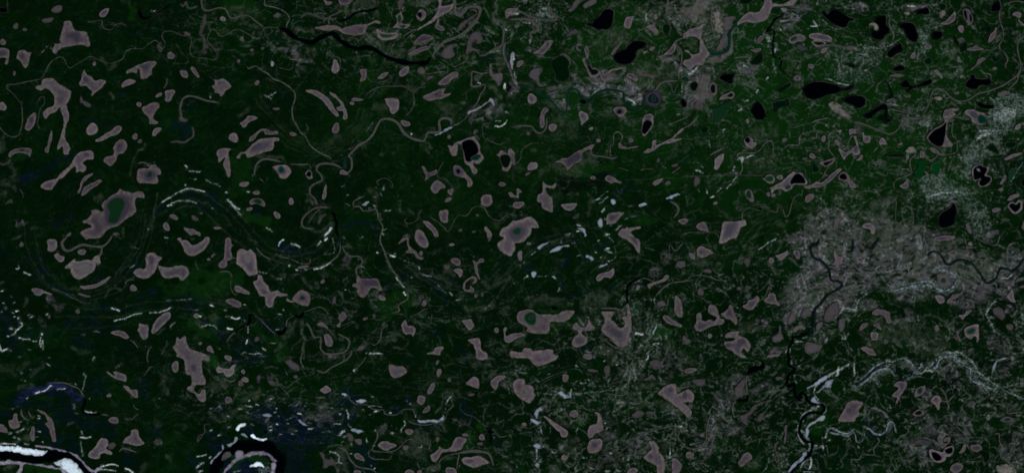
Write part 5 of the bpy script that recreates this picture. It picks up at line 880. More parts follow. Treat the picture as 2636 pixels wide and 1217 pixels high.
COVER = r'''
m 7.7 0.5;413,113 410,128 416,128
g 15.4 0.5;331,15 341,26 336,46
p 12.8 0.5;318,3 331,4
b 10.3 0.7;344,90 359,82
b 10.3 0.7;62,277 80,271
b 10.3 0.6;308,249 326,246
p 5.1 0.7;280,241 289,249 289,257
b 7.7 0.5;0,85 10,82
b 6.4 0.5;54,108 77,98 103,90
p 7.7 0.5;259,149 277,169 295,169
m 3.6 0.6;421,228 427,213 428,203
w 3.6 0.9;390,30 403,30
w 3.6 0.9;130,123 132,125
m 10.3 0.4;525,46 525,77 527,116 525,133
m 5.1 0.8;478,85 486,85 478,92
m 4.1 0.6;463,13 471,17 481,5 486,20 507,19
p 15.4 0.5;589,28 604,26 630,31
p 10.3 0.5;620,62 645,62 658,69
g 25.7 0.4;584,13 604,15 645,15
p 7.7 0.6;604,51 630,46
p 9 0.9;761,74 781,82 804,80
p 10.3 0.7;730,92 748,105 774,113
p 6.4 1;850,95 866,108 880,113
p 7.7 0.7;789,126 809,124
p 10.3 0.6;697,110 707,131 714,144
d 15.4 0.7;707,128 743,136 768,149 794,151
w 7.7 0.8;684,249 697,246 709,239
w 6.2 0.8;681,246 699,257
w 8.7 0.8;540,246 541,253
p 3.1 0.6;455,116 468,136 484,151 478,162 445,164
d 15.4 0.5;771,169 774,185
b 30.8 0.4;478,267 491,267
b 25.7 0.35;722,239 735,251
p 10.3 0.5;614,298 635,290 645,282
p 10.3 0.5;617,28 640,28
b 12.8 0.5;712,10 727,15
m 4.1 0.5;774,46 789,42 812,44 830,49 861,49
p 5.1 0.5;781,0 786,20 797,24
p 7.7 0.4;568,77 584,77 594,87
p 7.7 0.6;663,82 663,90
b 23.1 1;55,464 67,456 90,451
b 15.4 1;108,441 128,431 151,418
b 15.4 0.8;151,418 174,408 190,395
b 15.4 1;138,582 159,564 190,554
b 15.4 0.8;38,492 49,490
p 15.4 0.6;5,351 8,372
p 6.2 0.8;359,387 369,379 372,372
p 4.1 0.6;357,390 344,420 334,449
p 7.7 0.7;15,523 31,523
p 30.8 0.6;8,485 5,490
p 23.1 0.4;33,459 28,433
p 15.4 0.5;244,508 257,508
p 12.8 0.5;82,587 90,585
d 15.4 0.5;41,577 59,569
g 41 0.4;31,413 51,405
b 10.3 0.4;213,315 223,308 251,308 259,315
m 4.1 0.5;0,422 20,420 26,415
w 5.1 1;418,523 431,513 440,505
w 6.7 1;431,530 440,528
b 15.4 0.6;400,551 410,536 421,528
p 4.1 0.5;408,497 400,531 395,562 390,585
p 6.2 0.5;298,605 316,608 323,585
m 5.1 0.8;295,603 308,600
b 15.4 0.3;269,326 303,315
b 15.4 0.4;26,562 10,556
w 5.6 1;440,506 458,494 478,486 504,486 527,492
w 5.1 0.9;440,524 460,518 481,517 507,522
b 12.8 0.8;527,492 543,501 556,513 568,531 576,544
b 20.5 0.5;491,505 522,513 543,526 550,536
b 25.7 0.4;455,500 486,495
b 12.8 0.5;466,520 504,526 530,536
w 9.2 1;478,428 481,431
w 6.7 0.8;486,441 517,441
w 5.1 0.8;489,459 504,460
w 4.6 0.8;527,459 550,473 568,482
w 9.2 0.9;581,495 585,497
w 10.3 0.9;586,515 596,523 604,531 617,538
w 7.7 0.8;604,533 620,556
w 7.7 0.9;686,585 699,595
w 10.3 1;835,608 843,600 853,587
m 4.1 0.6;440,364 471,367 484,360 495,349 495,329
m 7.7 0.7;468,308 473,313 481,311
b 23.1 0.8;455,328 478,333 481,346
g 25.7 0.7;632,559 663,564 676,574
b 15.4 0.7;658,533 666,551 658,556
p 15.4 0.5;697,405 717,404 666,402
p 7.7 0.6;658,438 666,426
m 7.7 0.5;820,569 825,556 835,551
p 15.4 0.5;804,554 799,562
p 7.7 0.6;799,592 825,595 845,582 856,574
p 10.3 0.6;792,523 804,520 797,505
m 3.6 0.5;794,336 795,326 792,320
p 15.4 0.5;845,377 861,351 874,351
p 4.6 0.8;774,341 781,346
b 10.3 0.5;440,418 445,428
g 51.3 0.3;607,482 635,382
p 5.1 0.5;850,410 880,413
d 15.4 0.5;118,764 133,777 154,792
p 10.3 0.6;69,769 62,787
d 15.4 0.4;103,818 116,828
b 15.4 0.8;103,700 123,700
b 12.8 0.6;64,679 80,661
b 33.4 0.3;77,700 103,674 98,656
b 23.1 0.4;15,648 0,651
b 15.4 0.5;87,713 118,728 149,741 169,751
b 15.4 0.8;164,748 180,764
b 10.3 0.6;218,774 244,772 264,764 277,754
b 10.3 0.7;316,710 328,695 344,682 355,666
w 5.1 0.9;334,690 344,682
b 15.4 0.7;295,733 305,733
w 6.2 0.5;292,738 300,733
b 15.4 0.6;280,766 290,764
b 15.4 0.6;359,769 410,754 440,774
b 20.5 0.5;346,784 359,777
b 10.3 0.7;231,802 269,797 321,795 341,795
w 7.7 1;287,796 308,796
w 5.6 1;292,824 318,820 346,809 364,807
w 5.6 1;382,806 410,801 440,795
w 7.7 0.7;431,772 440,773
w 5.1 1;44,692 53,692 51,682
w 7.7 1;63,702 77,709
w 8.7 1.3;41,802 48,801
w 4.6 1;27,802 33,808
w 7.7 1.2;45,823 46,824
w 5.1 1;51,833 56,836 44,849 36,859 20,865
w 6.2 1;48,867 59,872 77,874
w 9.2 1.2;106,859 108,860
w 4.1 1;105,867 103,879 104,892 110,872 110,897
w 6.2 0.9;87,879 95,877
w 6.7 1.2;0,887 3,899 18,894
w 6.2 0.9;26,900 28,901
b 41 0.6;15,836 31,867 38,892
b 30.8 0.5;116,854 77,856
b 41 0.5;180,831 231,831
b 30.8 0.6;257,849 282,841
b 20.5 0.6;203,879 231,887
b 20.5 0.7;318,887 334,897
b 20.5 0.7;195,882 205,861
w 6.7 0.6;210,860 216,861
w 5.1 0.7;241,850 253,852
w 4.6 0.8;169,844 171,844
w 5.1 0.6;339,636 357,638
p 5.1 0.6;272,769 282,751 295,743 310,745
p 7.7 0.5;185,741 205,745
g 51.3 0.3;72,859 128,849
p 5.1 0.5;400,861 423,846
p 5.1 0.7;417,908 426,887 428,879
p 15.4 0.5;187,902 213,902
p 6.2 0.7;0,728 8,723
p 10.3 0.5;110,710 113,713
b 15.4 0.4;239,723 254,705
b 30.8 0.4;26,774 15,790
p 9.2 0.6;38,615 51,613
w 6.7 1.1;748,628 758,630 771,637
b 25.7 1;725,636 743,643 763,646
b 20.5 0.7;789,648 809,648
w 9.2 1.1;835,618 842,614
w 7.7 0.9;817,630 825,620
w 5.1 0.6;856,615 861,646 840,654 832,656
w 6.2 1;718,634 722,623 730,618
w 5.1 1.2;809,690 825,687 850,674
w 6.2 0.9;784,692 789,692
w 7.7 0.9;743,682 745,683
w 7.7 0.9;763,690 767,691
w 6.2 0.9;668,698 684,702
p 6.2 0.8;697,708 714,713 727,718
w 5.1 0.7;758,705 767,702
w 4.6 0.8;714,713 726,717
b 15.4 0.6;753,710 771,700
b 10.3 0.9;871,618 876,625
p 10.3 0.7;730,708 732,705
w 7.2 1.1;540,784 549,787
w 7.2 1.2;595,816 606,822 617,818
w 4.6 0.9;578,814 589,814
w 7.7 1.1;514,813 520,815
w 6.7 1.2;584,845 598,845
w 6.7 1.2;634,886 636,877
w 6.7 0.9;638,856 640,841
w 6.2 0.9;525,836 550,838 556,844
w 4.1 0.8;453,772 471,772 496,769
w 3.6 0.8;440,795 444,795
w 3.6 0.8;494,796 509,796
b 35.9 0.6;478,777 517,769
b 25.7 0.7;481,800 491,795
b 30.8 0.7;543,826 556,841
b 30.8 0.7;563,856 576,869
b 30.8 0.6;686,833 712,846
b 41 0.5;614,887 650,900
b 20.5 0.6;627,813 635,810
b 25.7 0.4;722,823 732,831
p 15.4 0.8;512,823 530,836
p 15.4 0.6;543,815 548,818
w 6.2 0.9;440,844 449,833
w 5.6 1;674,897 684,902
w 5.1 0.8;640,909 676,912
w 4.1 0.8;620,910 630,904 635,910
p 6.7 0.8;743,831 743,841 771,828 776,841 779,861 781,882 779,915
w 5.6 0.5;776,846 779,867 784,877
p 6.7 0.7;707,905 717,892 727,887
p 15.4 0.4;735,867 758,841
g 77 0.5;455,726 504,718 568,718
g 51.3 0.6;504,826 522,831 517,841
g 51.3 0.4;684,879 722,892
b 15.4 0.4;671,872 697,867
w 4.1 0.6;502,677 511,692
p 4.1 0.6;491,614 504,613
p 5.1 0.5;848,849 856,859
w 5.6 1.2;259,1202 277,1198 295,1196 305,1198
w 7.7 1.2;326,1204 336,1207 342,1214
w 6.2 1;257,1210 277,1210 295,1211
w 5.6 1.2;0,1140 13,1140 26,1141 41,1142
w 5.1 1;64,1142 74,1144
w 6.7 1;205,1125 213,1124 221,1126 236,1124
w 6.7 0.9;209,1110 212,1117
w 6.2 0.8;209,1138 210,1156 212,1171
w 5.1 0.8;213,963 218,966 217,981 213,997
w 5.6 1;194,987 196,988
w 4.6 0.8;210,999 221,1002
w 5.1 1;231,1026 232,1028
w 5.1 1.2;219,1057 226,1060 234,1061 246,1061
w 4.1 0.7;214,1074 217,1076
w 6.7 0.8;26,1110 33,1112 23,1115
w 7.7 0.8;44,1110 56,1106 62,1102
w 7.7 0.8;36,1125 38,1128
w 6.2 0.7;72,1107 74,1102
w 6.2 0.8;95,1076 99,1079
w 5.1 1;67,1025 72,1022
w 6.2 1.1;90,1010 103,1006 123,995 131,993
w 6.2 1;146,1004 156,1002 164,1003
w 6.2 0.6;190,1038 189,1050
w 4.6 0.8;191,1061 198,1063
w 5.1 0.6;177,1094 195,1088
w 5.1 0.6;28,1050 38,1048 49,1043
b 23.1 1.6;36,1030 56,1017 82,1004 108,994 133,994 159,999 185,1010 203,1025
b 20.5 1.2;108,1002 144,1004 180,1007
b 15.4 1;154,1025 174,1038 187,1056 190,1071
b 15.4 0.8;51,1038 85,1038 118,1040 144,1050
b 30.8 0.7;154,1071 185,1079 167,1056
b 30.8 0.9;103,1117 110,1102 103,1092
b 41 0.8;144,1133 174,1138 180,1169
b 30.8 0.7;0,1071 15,1066
b 41 0.5;213,1089 231,1092 282,1097
b 41 0.6;246,984 257,1010
b 25.7 0.6;372,989 375,1020
b 30.8 0.6;395,1112 410,1110
b 30.8 0.5;328,1184 346,1186
p 15.4 0.6;421,981 431,1002
w 5.1 0.8;410,1025 413,1025
w 6.7 0.7;239,930 242,920 246,927
p 10.3 0.5;77,966 98,950 113,938
p 10.3 0.4;51,950 72,935
p 20.5 0.4;8,945 31,953
p 10.3 0.5;62,992 87,989 41,1002
d 15.4 0.7;403,1138 416,1140
p 12.8 0.6;423,1181 434,1184
p 10.3 0.4;362,1207 372,1194 385,1189
p 15.4 0.4;400,1092 416,1086
g 30.8 0.5;72,1204 90,1202 133,1212
p 18 0.7;26,1207 33,1197
p 18 0.7;77,1130 51,1133
d 10.3 0.5;303,940 305,940
p 5.1 0.7;336,1017 339,1022
b 30.8 1.2;578,1199 599,1207 620,1212 645,1207 671,1212
g 20.5 1;609,1197 635,1181 661,1176 681,1181
b 15.4 1;681,1174 697,1184
w 15.4 0.6;671,1210 686,1204 691,1215
w 6.2 0.7;599,1215 617,1210
w 7.7 1.2;792,1104 802,1104
w 6.2 1;504,1174 514,1172 530,1167
w 7.2 1;538,1176 543,1174
w 7.7 1;507,1204 520,1194 525,1192
w 7.7 1;514,1215 522,1212
w 5.1 1;718,1070 721,1071
w 5.1 0.9;632,1062 638,1062
w 6.2 0.9;631,1042 634,1045 645,1044 649,1045
w 5.6 0.9;694,1101 700,1097
w 6.7 1;704,1140 707,1146
w 7.7 0.7;614,1133 620,1135
w 4.6 0.9;645,1090 653,1095
w 4.6 0.9;853,1089 861,1087 874,1089 877,1088
w 7.7 1;874,1115 880,1113
w 6.2 0.7;830,1110 850,1108
w 6.2 0.9;874,1176 874,1189 880,1190
w 7.7 0.8;850,1163 863,1165 874,1174
p 3.6 0.9;843,1153 850,1146 876,1148
w 6.2 0.6;827,1140 835,1140
w 6.2 0.5;781,1131 792,1131
w 6.2 0.8;876,1052 880,1050
w 3.1 0.8;573,1050 567,1049 567,1043 558,1050
b 66.7 1.1;671,1066 709,1079 697,1102 722,1107
b 66.7 1.1;761,1066 768,1097 786,1117 748,1117
b 51.3 1;812,1097 850,1097 876,1092
b 77 0.9;735,1169 761,1189 748,1207
b 30.8 0.9;635,1112 645,1115
b 41 0.7;550,1128 553,1151
b 41 0.7;491,1192 525,1194
b 51.3 0.8;799,1130 825,1128
b 30.8 0.6;563,1050 599,1058
b 25.7 0.5;850,1022 880,1015
w 4.1 0.5;861,1015 880,1012
b 25.7 0.6;604,927 594,935 684,920
g 23.1 1.3;543,927 594,963 607,953
g 15.4 1;594,972 614,950
w 3.6 0.8;666,917 681,917
p 7.7 0.7;573,974 584,984 594,986
p 12.8 0.6;630,1025 643,1015 658,1010 663,1004
p 20.5 0.5;602,1061 620,1048 589,1071
p 15.4 0.7;550,1068 563,1076
d 23.1 0.48;792,1076 807,1066 825,1076
d 23.1 0.42;804,1056 835,1048
p 30.8 0.5;556,997 573,989
p 7.7 0.6;604,1002 620,1004 604,1012
p 15.4 0.4;478,1102 484,1099
w 7.7 0.5;545,1022 548,1007 540,999
p 7.7 0.6;494,1040 517,1043 525,1040
p 7.7 0.6;481,1015 486,1020
d 7.7 0.6;679,966 671,971 666,984
d 7.7 0.6;684,963 697,974
d 10.3 0.6;686,1028 699,1022
w 4.6 0.7;743,1045 753,1040 761,1044 774,1035
w 3.6 0.7;735,1080 748,1074 756,1071
w 5.1 0.6;784,1042 786,1042
p 12.8 0.6;748,1102 756,1104
p 5.1 0.6;671,1143 699,1140
w 5.1 0.6;738,958 743,963
p 7.7 0.4;722,920 748,917
d 7.7 0.5;845,912 861,912
p 30.8 0.9;906,26 931,26 965,18
p 25.7 0.8;880,15 888,36
w 10.3 0.5;880,41 888,46
w 7.7 0.5;908,28 942,23
p 20.5 0.6;931,8 947,5
p 41 0.5;947,98 983,113 1008,131
w 15.4 0.5;949,105 960,108
p 15.4 0.6;1060,5 1075,15 1101,10
w 4.6 0.6;1070,18 1075,15
k 6.2 1;1075,-1 1093,0 1096,-1
p 3.6 0.8;1054,100 1065,92
p 15.4 0.5;952,149 962,154
p 7.7 0.6;990,159 1018,162
m 15.4 0.5;1034,15 1034,0
p 15.4 0.7;1152,144 1162,128
w 6.2 0.6;1162,103 1183,98 1198,91
w 4.1 0.8;1175,15 1175,26
w 6.2 0.7;1262,136 1272,133 1285,131
w 6.2 0.6;1270,126 1288,119
w 9.2 1;1301,80 1303,82
w 10.3 1;1301,218 1301,228
w 6.2 1;1233,213 1239,214
p 10.3 0.8;1234,205 1232,200 1239,195
p 10.3 0.8;1260,218 1275,234 1290,249
p 20.5 0.6;1290,164 1280,138 1288,144
p 15.4 0.7;1214,154 1203,144
w 3.6 0.7;1278,257 1283,272 1288,277
w 7.7 0.8;1301,290 1308,292
p 30.8 0.6;1144,282 1162,285
d 51.3 0.6;1239,295 1265,287 1224,303
p 15.4 0.6;1060,228 1070,234
w 3.6 0.7;1065,257 1065,272
w 3.6 0.6;1024,218 1031,221
p 3.1 0.6;1199,241 1201,262
w 5.1 0.5;1185,277 1188,282
b 25.7 0.5;1244,151 1255,144
g 51.3 0.4;1275,51 1285,15
m 10.3 0.5;1275,13 1275,56 1290,59
p 25.7 0.6;1303,64 1316,62
p 20.5 0.5;978,269 993,287
p 15.4 0.4;906,144 916,154
g 51.3 0.5;957,164 965,195
t 10.3 0.6;1296,72 1297,116 1301,159
m 7.7 0.6;1288,180 1278,205
p 20.5 0.6;993,100 1024,77
w 9.2 1;1057,345 1060,346
w 7.7 0.5;949,333 960,320
w 5.1 1;1272,315 1288,314
w 6.2 1;1272,327 1288,326 1301,318 1307,310
p 6.2 0.8;1093,367 1106,373 1114,381 1106,379
p 3.6 0.6;1096,387 1106,397
w 3.6 0.6;1124,382 1124,392
p 7.7 0.5;976,395 983,395
w 7.7 0.8;990,480 990,488
p 15.4 0.5;967,485 965,503
w 5.6 0.7;921,510 929,509
w 10.3 0.7;960,526 967,531
w 6.2 0.6;948,537 954,537
w 5.1 0.6;980,495 983,503
w 5.1 0.5;1022,495 1026,508
p 6.2 0.6;957,510 967,520 970,531
w 6.2 0.7;978,549 983,567
w 7.7 1;986,600 990,605
b 12.8 1;888,587 913,574 942,569 965,582 970,590
b 20.5 0.6;931,572 957,577
w 5.6 0.4;960,582 965,585
w 3.6 0.6;1060,478 1062,478
p 15.4 0.5;1085,379 1090,382
p 10.3 0.5;1083,582 1085,585
p 10.3 0.5;1049,544 1057,551
d 10.3 0.5;1044,610 1049,609
p 12.8 0.4;1278,572 1301,551
d 23.1 0.6;1214,313 1239,306
d 10.3 0.4;906,382 903,384
t 10.3 0.5;895,408 895,428
w 7.7 1.1;967,647 971,648
w 7.7 1.1;1003,656 1018,661
w 4.6 0.7;1031,664 1047,672 1070,682
w 9.2 0.8;1075,684 1078,690
w 5.6 0.8;1085,704 1098,709 1111,713
p 7.7 0.6;1111,708 1126,718
w 9.2 0.8;1020,713 1029,723 1034,733 1039,738
w 7.7 1.1;1038,754 1042,761
w 7.7 0.8;1060,714 1062,716
w 6.2 0.6;1124,733 1137,743 1147,754
w 6.2 0.9;1156,754 1162,761
w 5.1 0.8;1167,774 1183,769
w 6.2 0.8;1249,795 1260,784
p 15.4 0.6;1201,797 1234,795 1265,787
w 3.6 0.6;1170,802 1185,808
w 5.1 0.5;1198,813 1214,813
b 12.8 0.6;1034,708 1060,710 1070,702
b 15.4 0.7;1101,720 1124,738 1137,748
b 15.4 0.5;1126,754 1152,774 1165,784
p 20.5 0.5;1160,682 1152,700 1167,710
b 20.5 0.5;1172,705 1167,733
p 15.4 0.4;1126,713 1142,726 1152,736
w 4.1 0.6;1057,736 1067,736
p 15.4 0.6;1057,772 1075,774 1062,779
w 4.6 0.7;1085,813 1090,815
w 3.6 0.8;1102,813 1102,818
p 10.3 0.6;1080,810 1098,800
b 15.4 0.6;1070,787 1075,779
w 4.1 0.4;906,877 921,864 936,859 954,867
p 6.2 0.5;993,890 1003,879 1018,879
p 4.6 0.7;1013,895 1029,891 1042,892
w 5.1 0.8;942,910 947,906
w 5.6 1;954,909 983,910
b 15.4 0.5;970,654 978,669
b 18 0.6;1114,856 1131,864
b 15.4 0.6;1183,900 1198,910
w 3.6 0.8;1211,654 1212,655
w 2.6 0.7;1217,659 1220,666
p 12.8 0.6;1239,723 1260,741
p 10.3 0.5;1272,738 1290,723 1316,713
w 3.6 0.6;1311,738 1320,731
p 4.6 0.5;1265,787 1290,756 1301,728
p 12.8 0.6;895,633 900,638
d 20.5 0.6;888,682 895,672
w 3.6 0.6;931,698 934,698
p 3.6 0.5;990,659 1008,695 1029,713
b 23.1 0.5;996,731 1001,741
w 2.6 0.7;1049,784 1054,800
p 10.3 0.4;880,774 906,779 926,790
g 51.3 0.5;1024,779 1008,790
p 7.7 0.4;1232,826 1234,810
p 7.7 0.4;1080,828 1083,856 1075,877
w 2.6 0.5;1211,913 1224,908
w 5.1 0.6;1262,642 1265,643
w 10.3 0.6;883,613 885,615
w 5.6 0.9;934,1054 939,1058
w 5.1 0.8;957,1045 983,1045
w 6.2 1;998,1059 1003,1060
w 5.1 0.7;1031,1061 1036,1062
w 6.7 1;890,1056 897,1074
w 5.6 0.8;898,1092 902,1097
w 10.3 1;880,1110 888,1107
w 7.7 0.7;880,1125 884,1128
w 12.8 0.6;900,1143 904,1148
w 6.2 1;1056,1038 1057,1040
w 4.1 0.9;1047,1030 1049,1033
w 6.2 0.9;1069,1066 1070,1071
w 6.7 0.9;1149,1038 1154,1028 1160,1017
p 15.4 0.9;1142,1020 1152,1012 1160,1010
p 7.7 0.8;1124,1056 1137,1040 1139,1033
w 6.2 0.9;1146,1049 1147,1050
w 6.2 0.9;1140,1066 1142,1076
w 5.1 0.6;1154,1063 1157,1061
w 6.2 0.9;1039,1081 1043,1089 1036,1099 1034,1107
w 6.7 0.9;1006,1112 1012,1111
w 4.1 0.8;1020,1101 1021,1102
w 5.6 0.8;942,1130 943,1140
w 5.1 0.7;1006,1094 1008,1097
w 5.6 0.7;1083,1146 1085,1153 1078,1151
p 41 0.6;1075,1143 1072,1169 1060,1158
p 23.1 0.6;1065,1122 1078,1117 1096,1115
w 5.1 0.6;1075,1192 1083,1204 1121,1212
p 10.3 0.7;1103,1215 1126,1199 1131,1189
p 7.7 0.6;1142,1179 1167,1174
w 5.1 0.8;1270,1120 1271,1130
b 20.5 0.5;1272,1138 1290,1158
b 51.3 1;888,1076 888,1050 895,1033
b 23.1 0.8;1052,1035 1047,1038
b 41 0.8;952,1194 965,1202 931,1158
b 41 0.7;895,1189 906,1215
b 35.9 0.7;1093,1102 1075,1097
b 35.9 0.6;1188,1048 1201,1061
b 20.5 0.7;993,1052 1024,1048
w 3.6 0.6;1090,944 1094,945
w 10.3 0.8;911,956 918,948
w 4.1 0.6;952,913 967,912
p 15.4 0.5;1252,950 1255,932
w 4.6 0.4;1249,948 1257,927
p 10.3 0.5;1247,974 1247,958
w 6.7 0.6;1308,989 1314,1012
p 20.5 0.7;1314,968 1314,994
p 6.2 0.5;1296,927 1316,930
w 4.1 0.5;1265,1010 1267,1010
p 15.4 0.4;1211,927 1221,938
g 30.8 0.9;1208,1117 1206,1148
g 15.4 0.8;1237,1102 1244,1107
w 9.2 0.6;1183,1199 1184,1202
p 7.7 0.5;1211,1107 1214,1115 1206,1130
p 15.4 0.4;1124,1117 1124,1107
d 15.4 0.5;972,1103 983,1103
d 12.8 0.5;1172,1076 1183,1079
w 5.1 0.6;1137,1092 1139,1094
w 4.6 0.5;880,1189 883,1192
p 23.1 0.6;885,1202 880,1163
p 15.4 0.4;1301,1197 1311,1202
p 7.7 0.5;1314,1040 1320,1056
w 4.1 0.6;934,1187 938,1188
q 51.3 0.9;1328,8 1371,10 1423,8
q 30.8 1;1384,64 1405,26 1423,62
q 41 0.8;1346,77 1371,108 1405,87
w 10.3 0.9;1397,23 1405,23
w 12.8 0.7;1397,44 1412,38
w 10.3 0.9;1325,38 1333,38
w 7.7 0.8;1346,58 1366,62
w 9.2 0.8;1369,98 1366,113
w 9.2 1;1320,138 1321,154
w 6.2 0.8;1430,59 1433,62
w 3.6 1;1457,10 1460,11
w 3.6 1;1500,72 1500,72
d 15.4 0.6;1371,133 1364,128
d 51.3 1;1479,216 1515,231 1577,213
d 35.9 1;1577,203 1597,200 1597,216
d 41 1.1;1620,221 1623,244 1646,257 1651,226
d 30.8 0.9;1438,246 1443,267 1428,241
p 15.4 0.5;1441,226 1464,223 1484,223
w 6.2 0.7;1515,227 1533,231
w 5.1 0.8;1525,244 1538,234 1554,231
w 5.1 0.6;1551,251 1582,244 1597,262
w 6.7 1;1612,254 1628,260 1638,269
w 6.2 0.6;1612,239 1607,205
w 4.6 0.6;1561,228 1566,205 1574,195
w 10.3 0.7;1592,228 1597,226
w 6.2 0.8;1453,257 1456,259
g 61.6 0.5;1441,251 1464,257 1474,282
p 20.5 0.6;1412,264 1428,282 1441,287
q 41 0.7;1654,10 1692,13 1679,26
q 25.7 1;1700,20 1705,26
w 12.8 0.8;1661,38 1661,51
p 41 0.7;1689,38 1654,33
q 30.8 1.2;1730,44 1746,56 1760,62
w 10.3 0.7;1720,44 1728,49
d 41 0.7;1746,36 1756,51
d 30.8 0.9;1741,151 1743,164
q 35.9 1.1;1754,180 1756,205 1760,231
w 7.7 0.7;1754,218 1756,246
p 25.7 0.7;1592,85 1600,100 1577,103
p 12.8 0.5;1541,95 1566,87
p 20.5 0.5;1582,5 1594,8
w 4.1 0.6;1597,23 1615,15
w 4.6 0.6;1584,171 1607,171
p 15.4 0.5;1648,210 1684,208
p 7.7 0.6;1718,151 1741,149
g 30.8 0.4;1715,239 1723,269
d 10.3 0.5;1702,269 1705,277
d 12.8 0.5;1389,148 1394,146
d 7.7 0.5;1405,91 1407,92
d 18 0.6;1415,74 1423,77
p 15.4 0.6;1489,51 1497,49
p 30.8 0.5;1551,121 1546,113
w 10.3 0.7;1323,187 1330,203
d 20.5 0.8;1328,213 1330,231 1320,246
w 2.6 0.7;1346,241 1344,251
p 10.3 0.5;1346,216 1369,223
k 18 1;1317,223 1320,231
d 25.7 0.6;1584,257 1597,262
d 15.4 0.5;1515,272 1525,282
w 12.8 0.7;1743,295 1748,298
w 5.1 0.5;1416,149 1419,148
g 102.6 0.35;1638,149 1602,190 1525,128
g 77 0.4;1592,38 1641,82 1679,103
p 5.1 0.5;1651,282 1651,285
d 7.7 0.5;1489,282 1487,269
w 7.7 0.9;1530,514 1543,509
w 4.1 0.8;1546,504 1566,494
w 6.2 0.7;1543,523 1559,514 1569,508
w 7.7 0.9;1548,546 1555,537
w 5.6 0.8;1587,592 1600,581
w 10.3 1;1561,604 1569,605
w 6.2 0.8;1618,531 1625,531
w 6.2 0.8;1623,556 1633,556
w 5.1 0.7;1607,565 1615,560
w 7.7 0.7;1458,604 1469,600
w 5.1 0.7;1754,495 1759,494
w 3.6 0.5;1677,551 1678,554
b 10.3 1;1594,497 1602,490
b 7.7 0.9;1536,449 1539,449
b 20.5 0.5;1615,469 1618,490
p 30.8 0.6;1464,444 1484,438 1507,408
p 20.5 0.5;1423,426 1443,444
p 15.4 0.5;1407,428 1387,454
g 51.3 0.5;1500,449 1551,444
p 7.7 0.5;1369,390 1379,387
p 7.7 0.5;1464,500 1474,495 1487,500
p 15.4 0.5;1484,451 1494,444
q 25.7 0.5;1494,492 1515,500
q 25.7 0.6;1564,495 1579,495
p 5.1 0.5;1523,510 1518,536 1515,556
g 35.9 0.5;1654,562 1679,562
g 41 0.4;1743,464 1705,459
w 6.2 0.6;1705,428 1712,433
w 5.1 0.5;1710,408 1712,420
p 10.3 0.6;1718,405 1736,395
p 15.4 0.5;1702,331 1720,338
p 15.4 0.7;1597,306 1602,308
q 41 0.6;1328,544 1353,538
w 3.6 0.6;1358,536 1366,549 1369,556
p 30.8 0.5;1441,313 1471,336
w 3.1 0.5;1530,352 1541,351
w 3.6 0.4;1502,346 1502,331 1525,320
d 7.7 0.5;1471,559 1484,553
p 3.6 0.4;1397,395 1418,384
w 3.1 0.5;1458,390 1460,391
t 7.7 0.5;1582,451 1584,452
p 30.8 0.4;1335,438 1325,433
p 1.5 0.5;1448,465 1525,465 1654,462 1760,456
k 30.8 0.8;1448,470 1500,472 1546,472
w 6.2 0.8;1348,716 1358,711
w 5.1 0.7;1382,711 1410,711
w 6.7 0.7;1368,656 1379,648
w 8.7 0.6;1338,683 1348,675
w 5.1 0.7;1320,728 1324,729
w 7.7 0.8;1432,748 1434,738
w 7.7 0.6;1420,625 1425,623
w 4.1 0.6;1443,625 1444,618
w 5.1 0.8;1566,613 1577,625
w 5.1 0.6;1579,636 1584,648
w 7.7 0.8;1559,643 1574,651
w 7.7 0.8;1533,648 1536,648
w 4.6 0.6;1587,654 1582,666 1569,674
w 3.6 0.5;1533,672 1566,666
q 30.8 0.6;1479,613 1489,615
b 15.4 0.9;1446,733 1448,731
b 12.8 0.9;1446,684 1458,672 1466,656
b 15.4 0.7;1548,638 1551,630
b 12.8 0.6;1500,666 1505,669
b 15.4 0.6;1340,702 1366,690
b 10.3 0.7;1441,772 1474,761 1512,748
b 10.3 0.5;1551,743 1577,741
b 15.4 1;1625,741 1630,741
b 15.4 0.6;1651,728 1656,733
b 10.3 0.5;1384,869 1369,874
b 15.4 0.5;1484,900 1520,895
q 10.3 0.7;1364,766 1384,759
p 20.5 0.5;1371,779 1410,777 1436,772
w 4.1 0.6;1461,781 1474,782
w 5.1 0.7;1510,764 1511,777
p 25.7 0.6;1530,779 1546,764
p 25.7 0.6;1520,790 1551,787
p 6.2 0.6;1579,750 1597,756
w 7.7 0.6;1600,764 1605,774
q 102.6 1;1641,790 1648,841 1666,867 1636,887
q 41 0.8;1625,764 1654,774
w 10.3 1;1636,856 1654,858
w 5.1 0.7;1625,859 1636,859
q 51.3 0.8;1687,867 1679,892 1705,908
w 7.7 0.8;1682,888 1695,886
w 7.7 0.6;1665,910 1679,897
w 10.3 0.7;1687,902 1692,905
q 41 0.7;1448,856 1433,856 1464,846
q 51.3 0.7;1533,872 1551,887 1566,902
p 30.8 0.8;1497,823 1505,833
w 5.1 0.7;1487,815 1500,833 1503,838
q 25.7 1;1528,810 1536,836
w 7.7 0.7;1512,815 1515,818
p 41 0.6;1564,905 1602,902
d 20.5 0.6;1700,779 1705,784
d 15.4 0.6;1754,705 1756,705
d 12.8 0.7;1679,708 1700,700
t 25.7 0.5;1628,784 1636,787
g 30.8 1.4;1692,861 1710,854 1715,861
p 30.8 0.5;1741,887 1743,905
p 5.1 0.6;1725,800 1736,815
p 5.1 0.6;1743,856 1741,864
w 7.7 0.8;1686,773 1688,769
d 10.3 0.6;1615,637 1619,637
w 2.1 0.6;1639,656 1641,669
d 25.7 0.5;1715,656 1718,661
q 25.7 0.5;1659,777 1656,795
q 25.7 0.5;1412,892 1448,895
p 10.3 0.4;1333,877 1361,887 1346,882
g 77 0.4;1410,833 1443,836
d 15.4 0.5;1510,913 1520,913
q 33.4 1.2;1443,1010 1464,1020
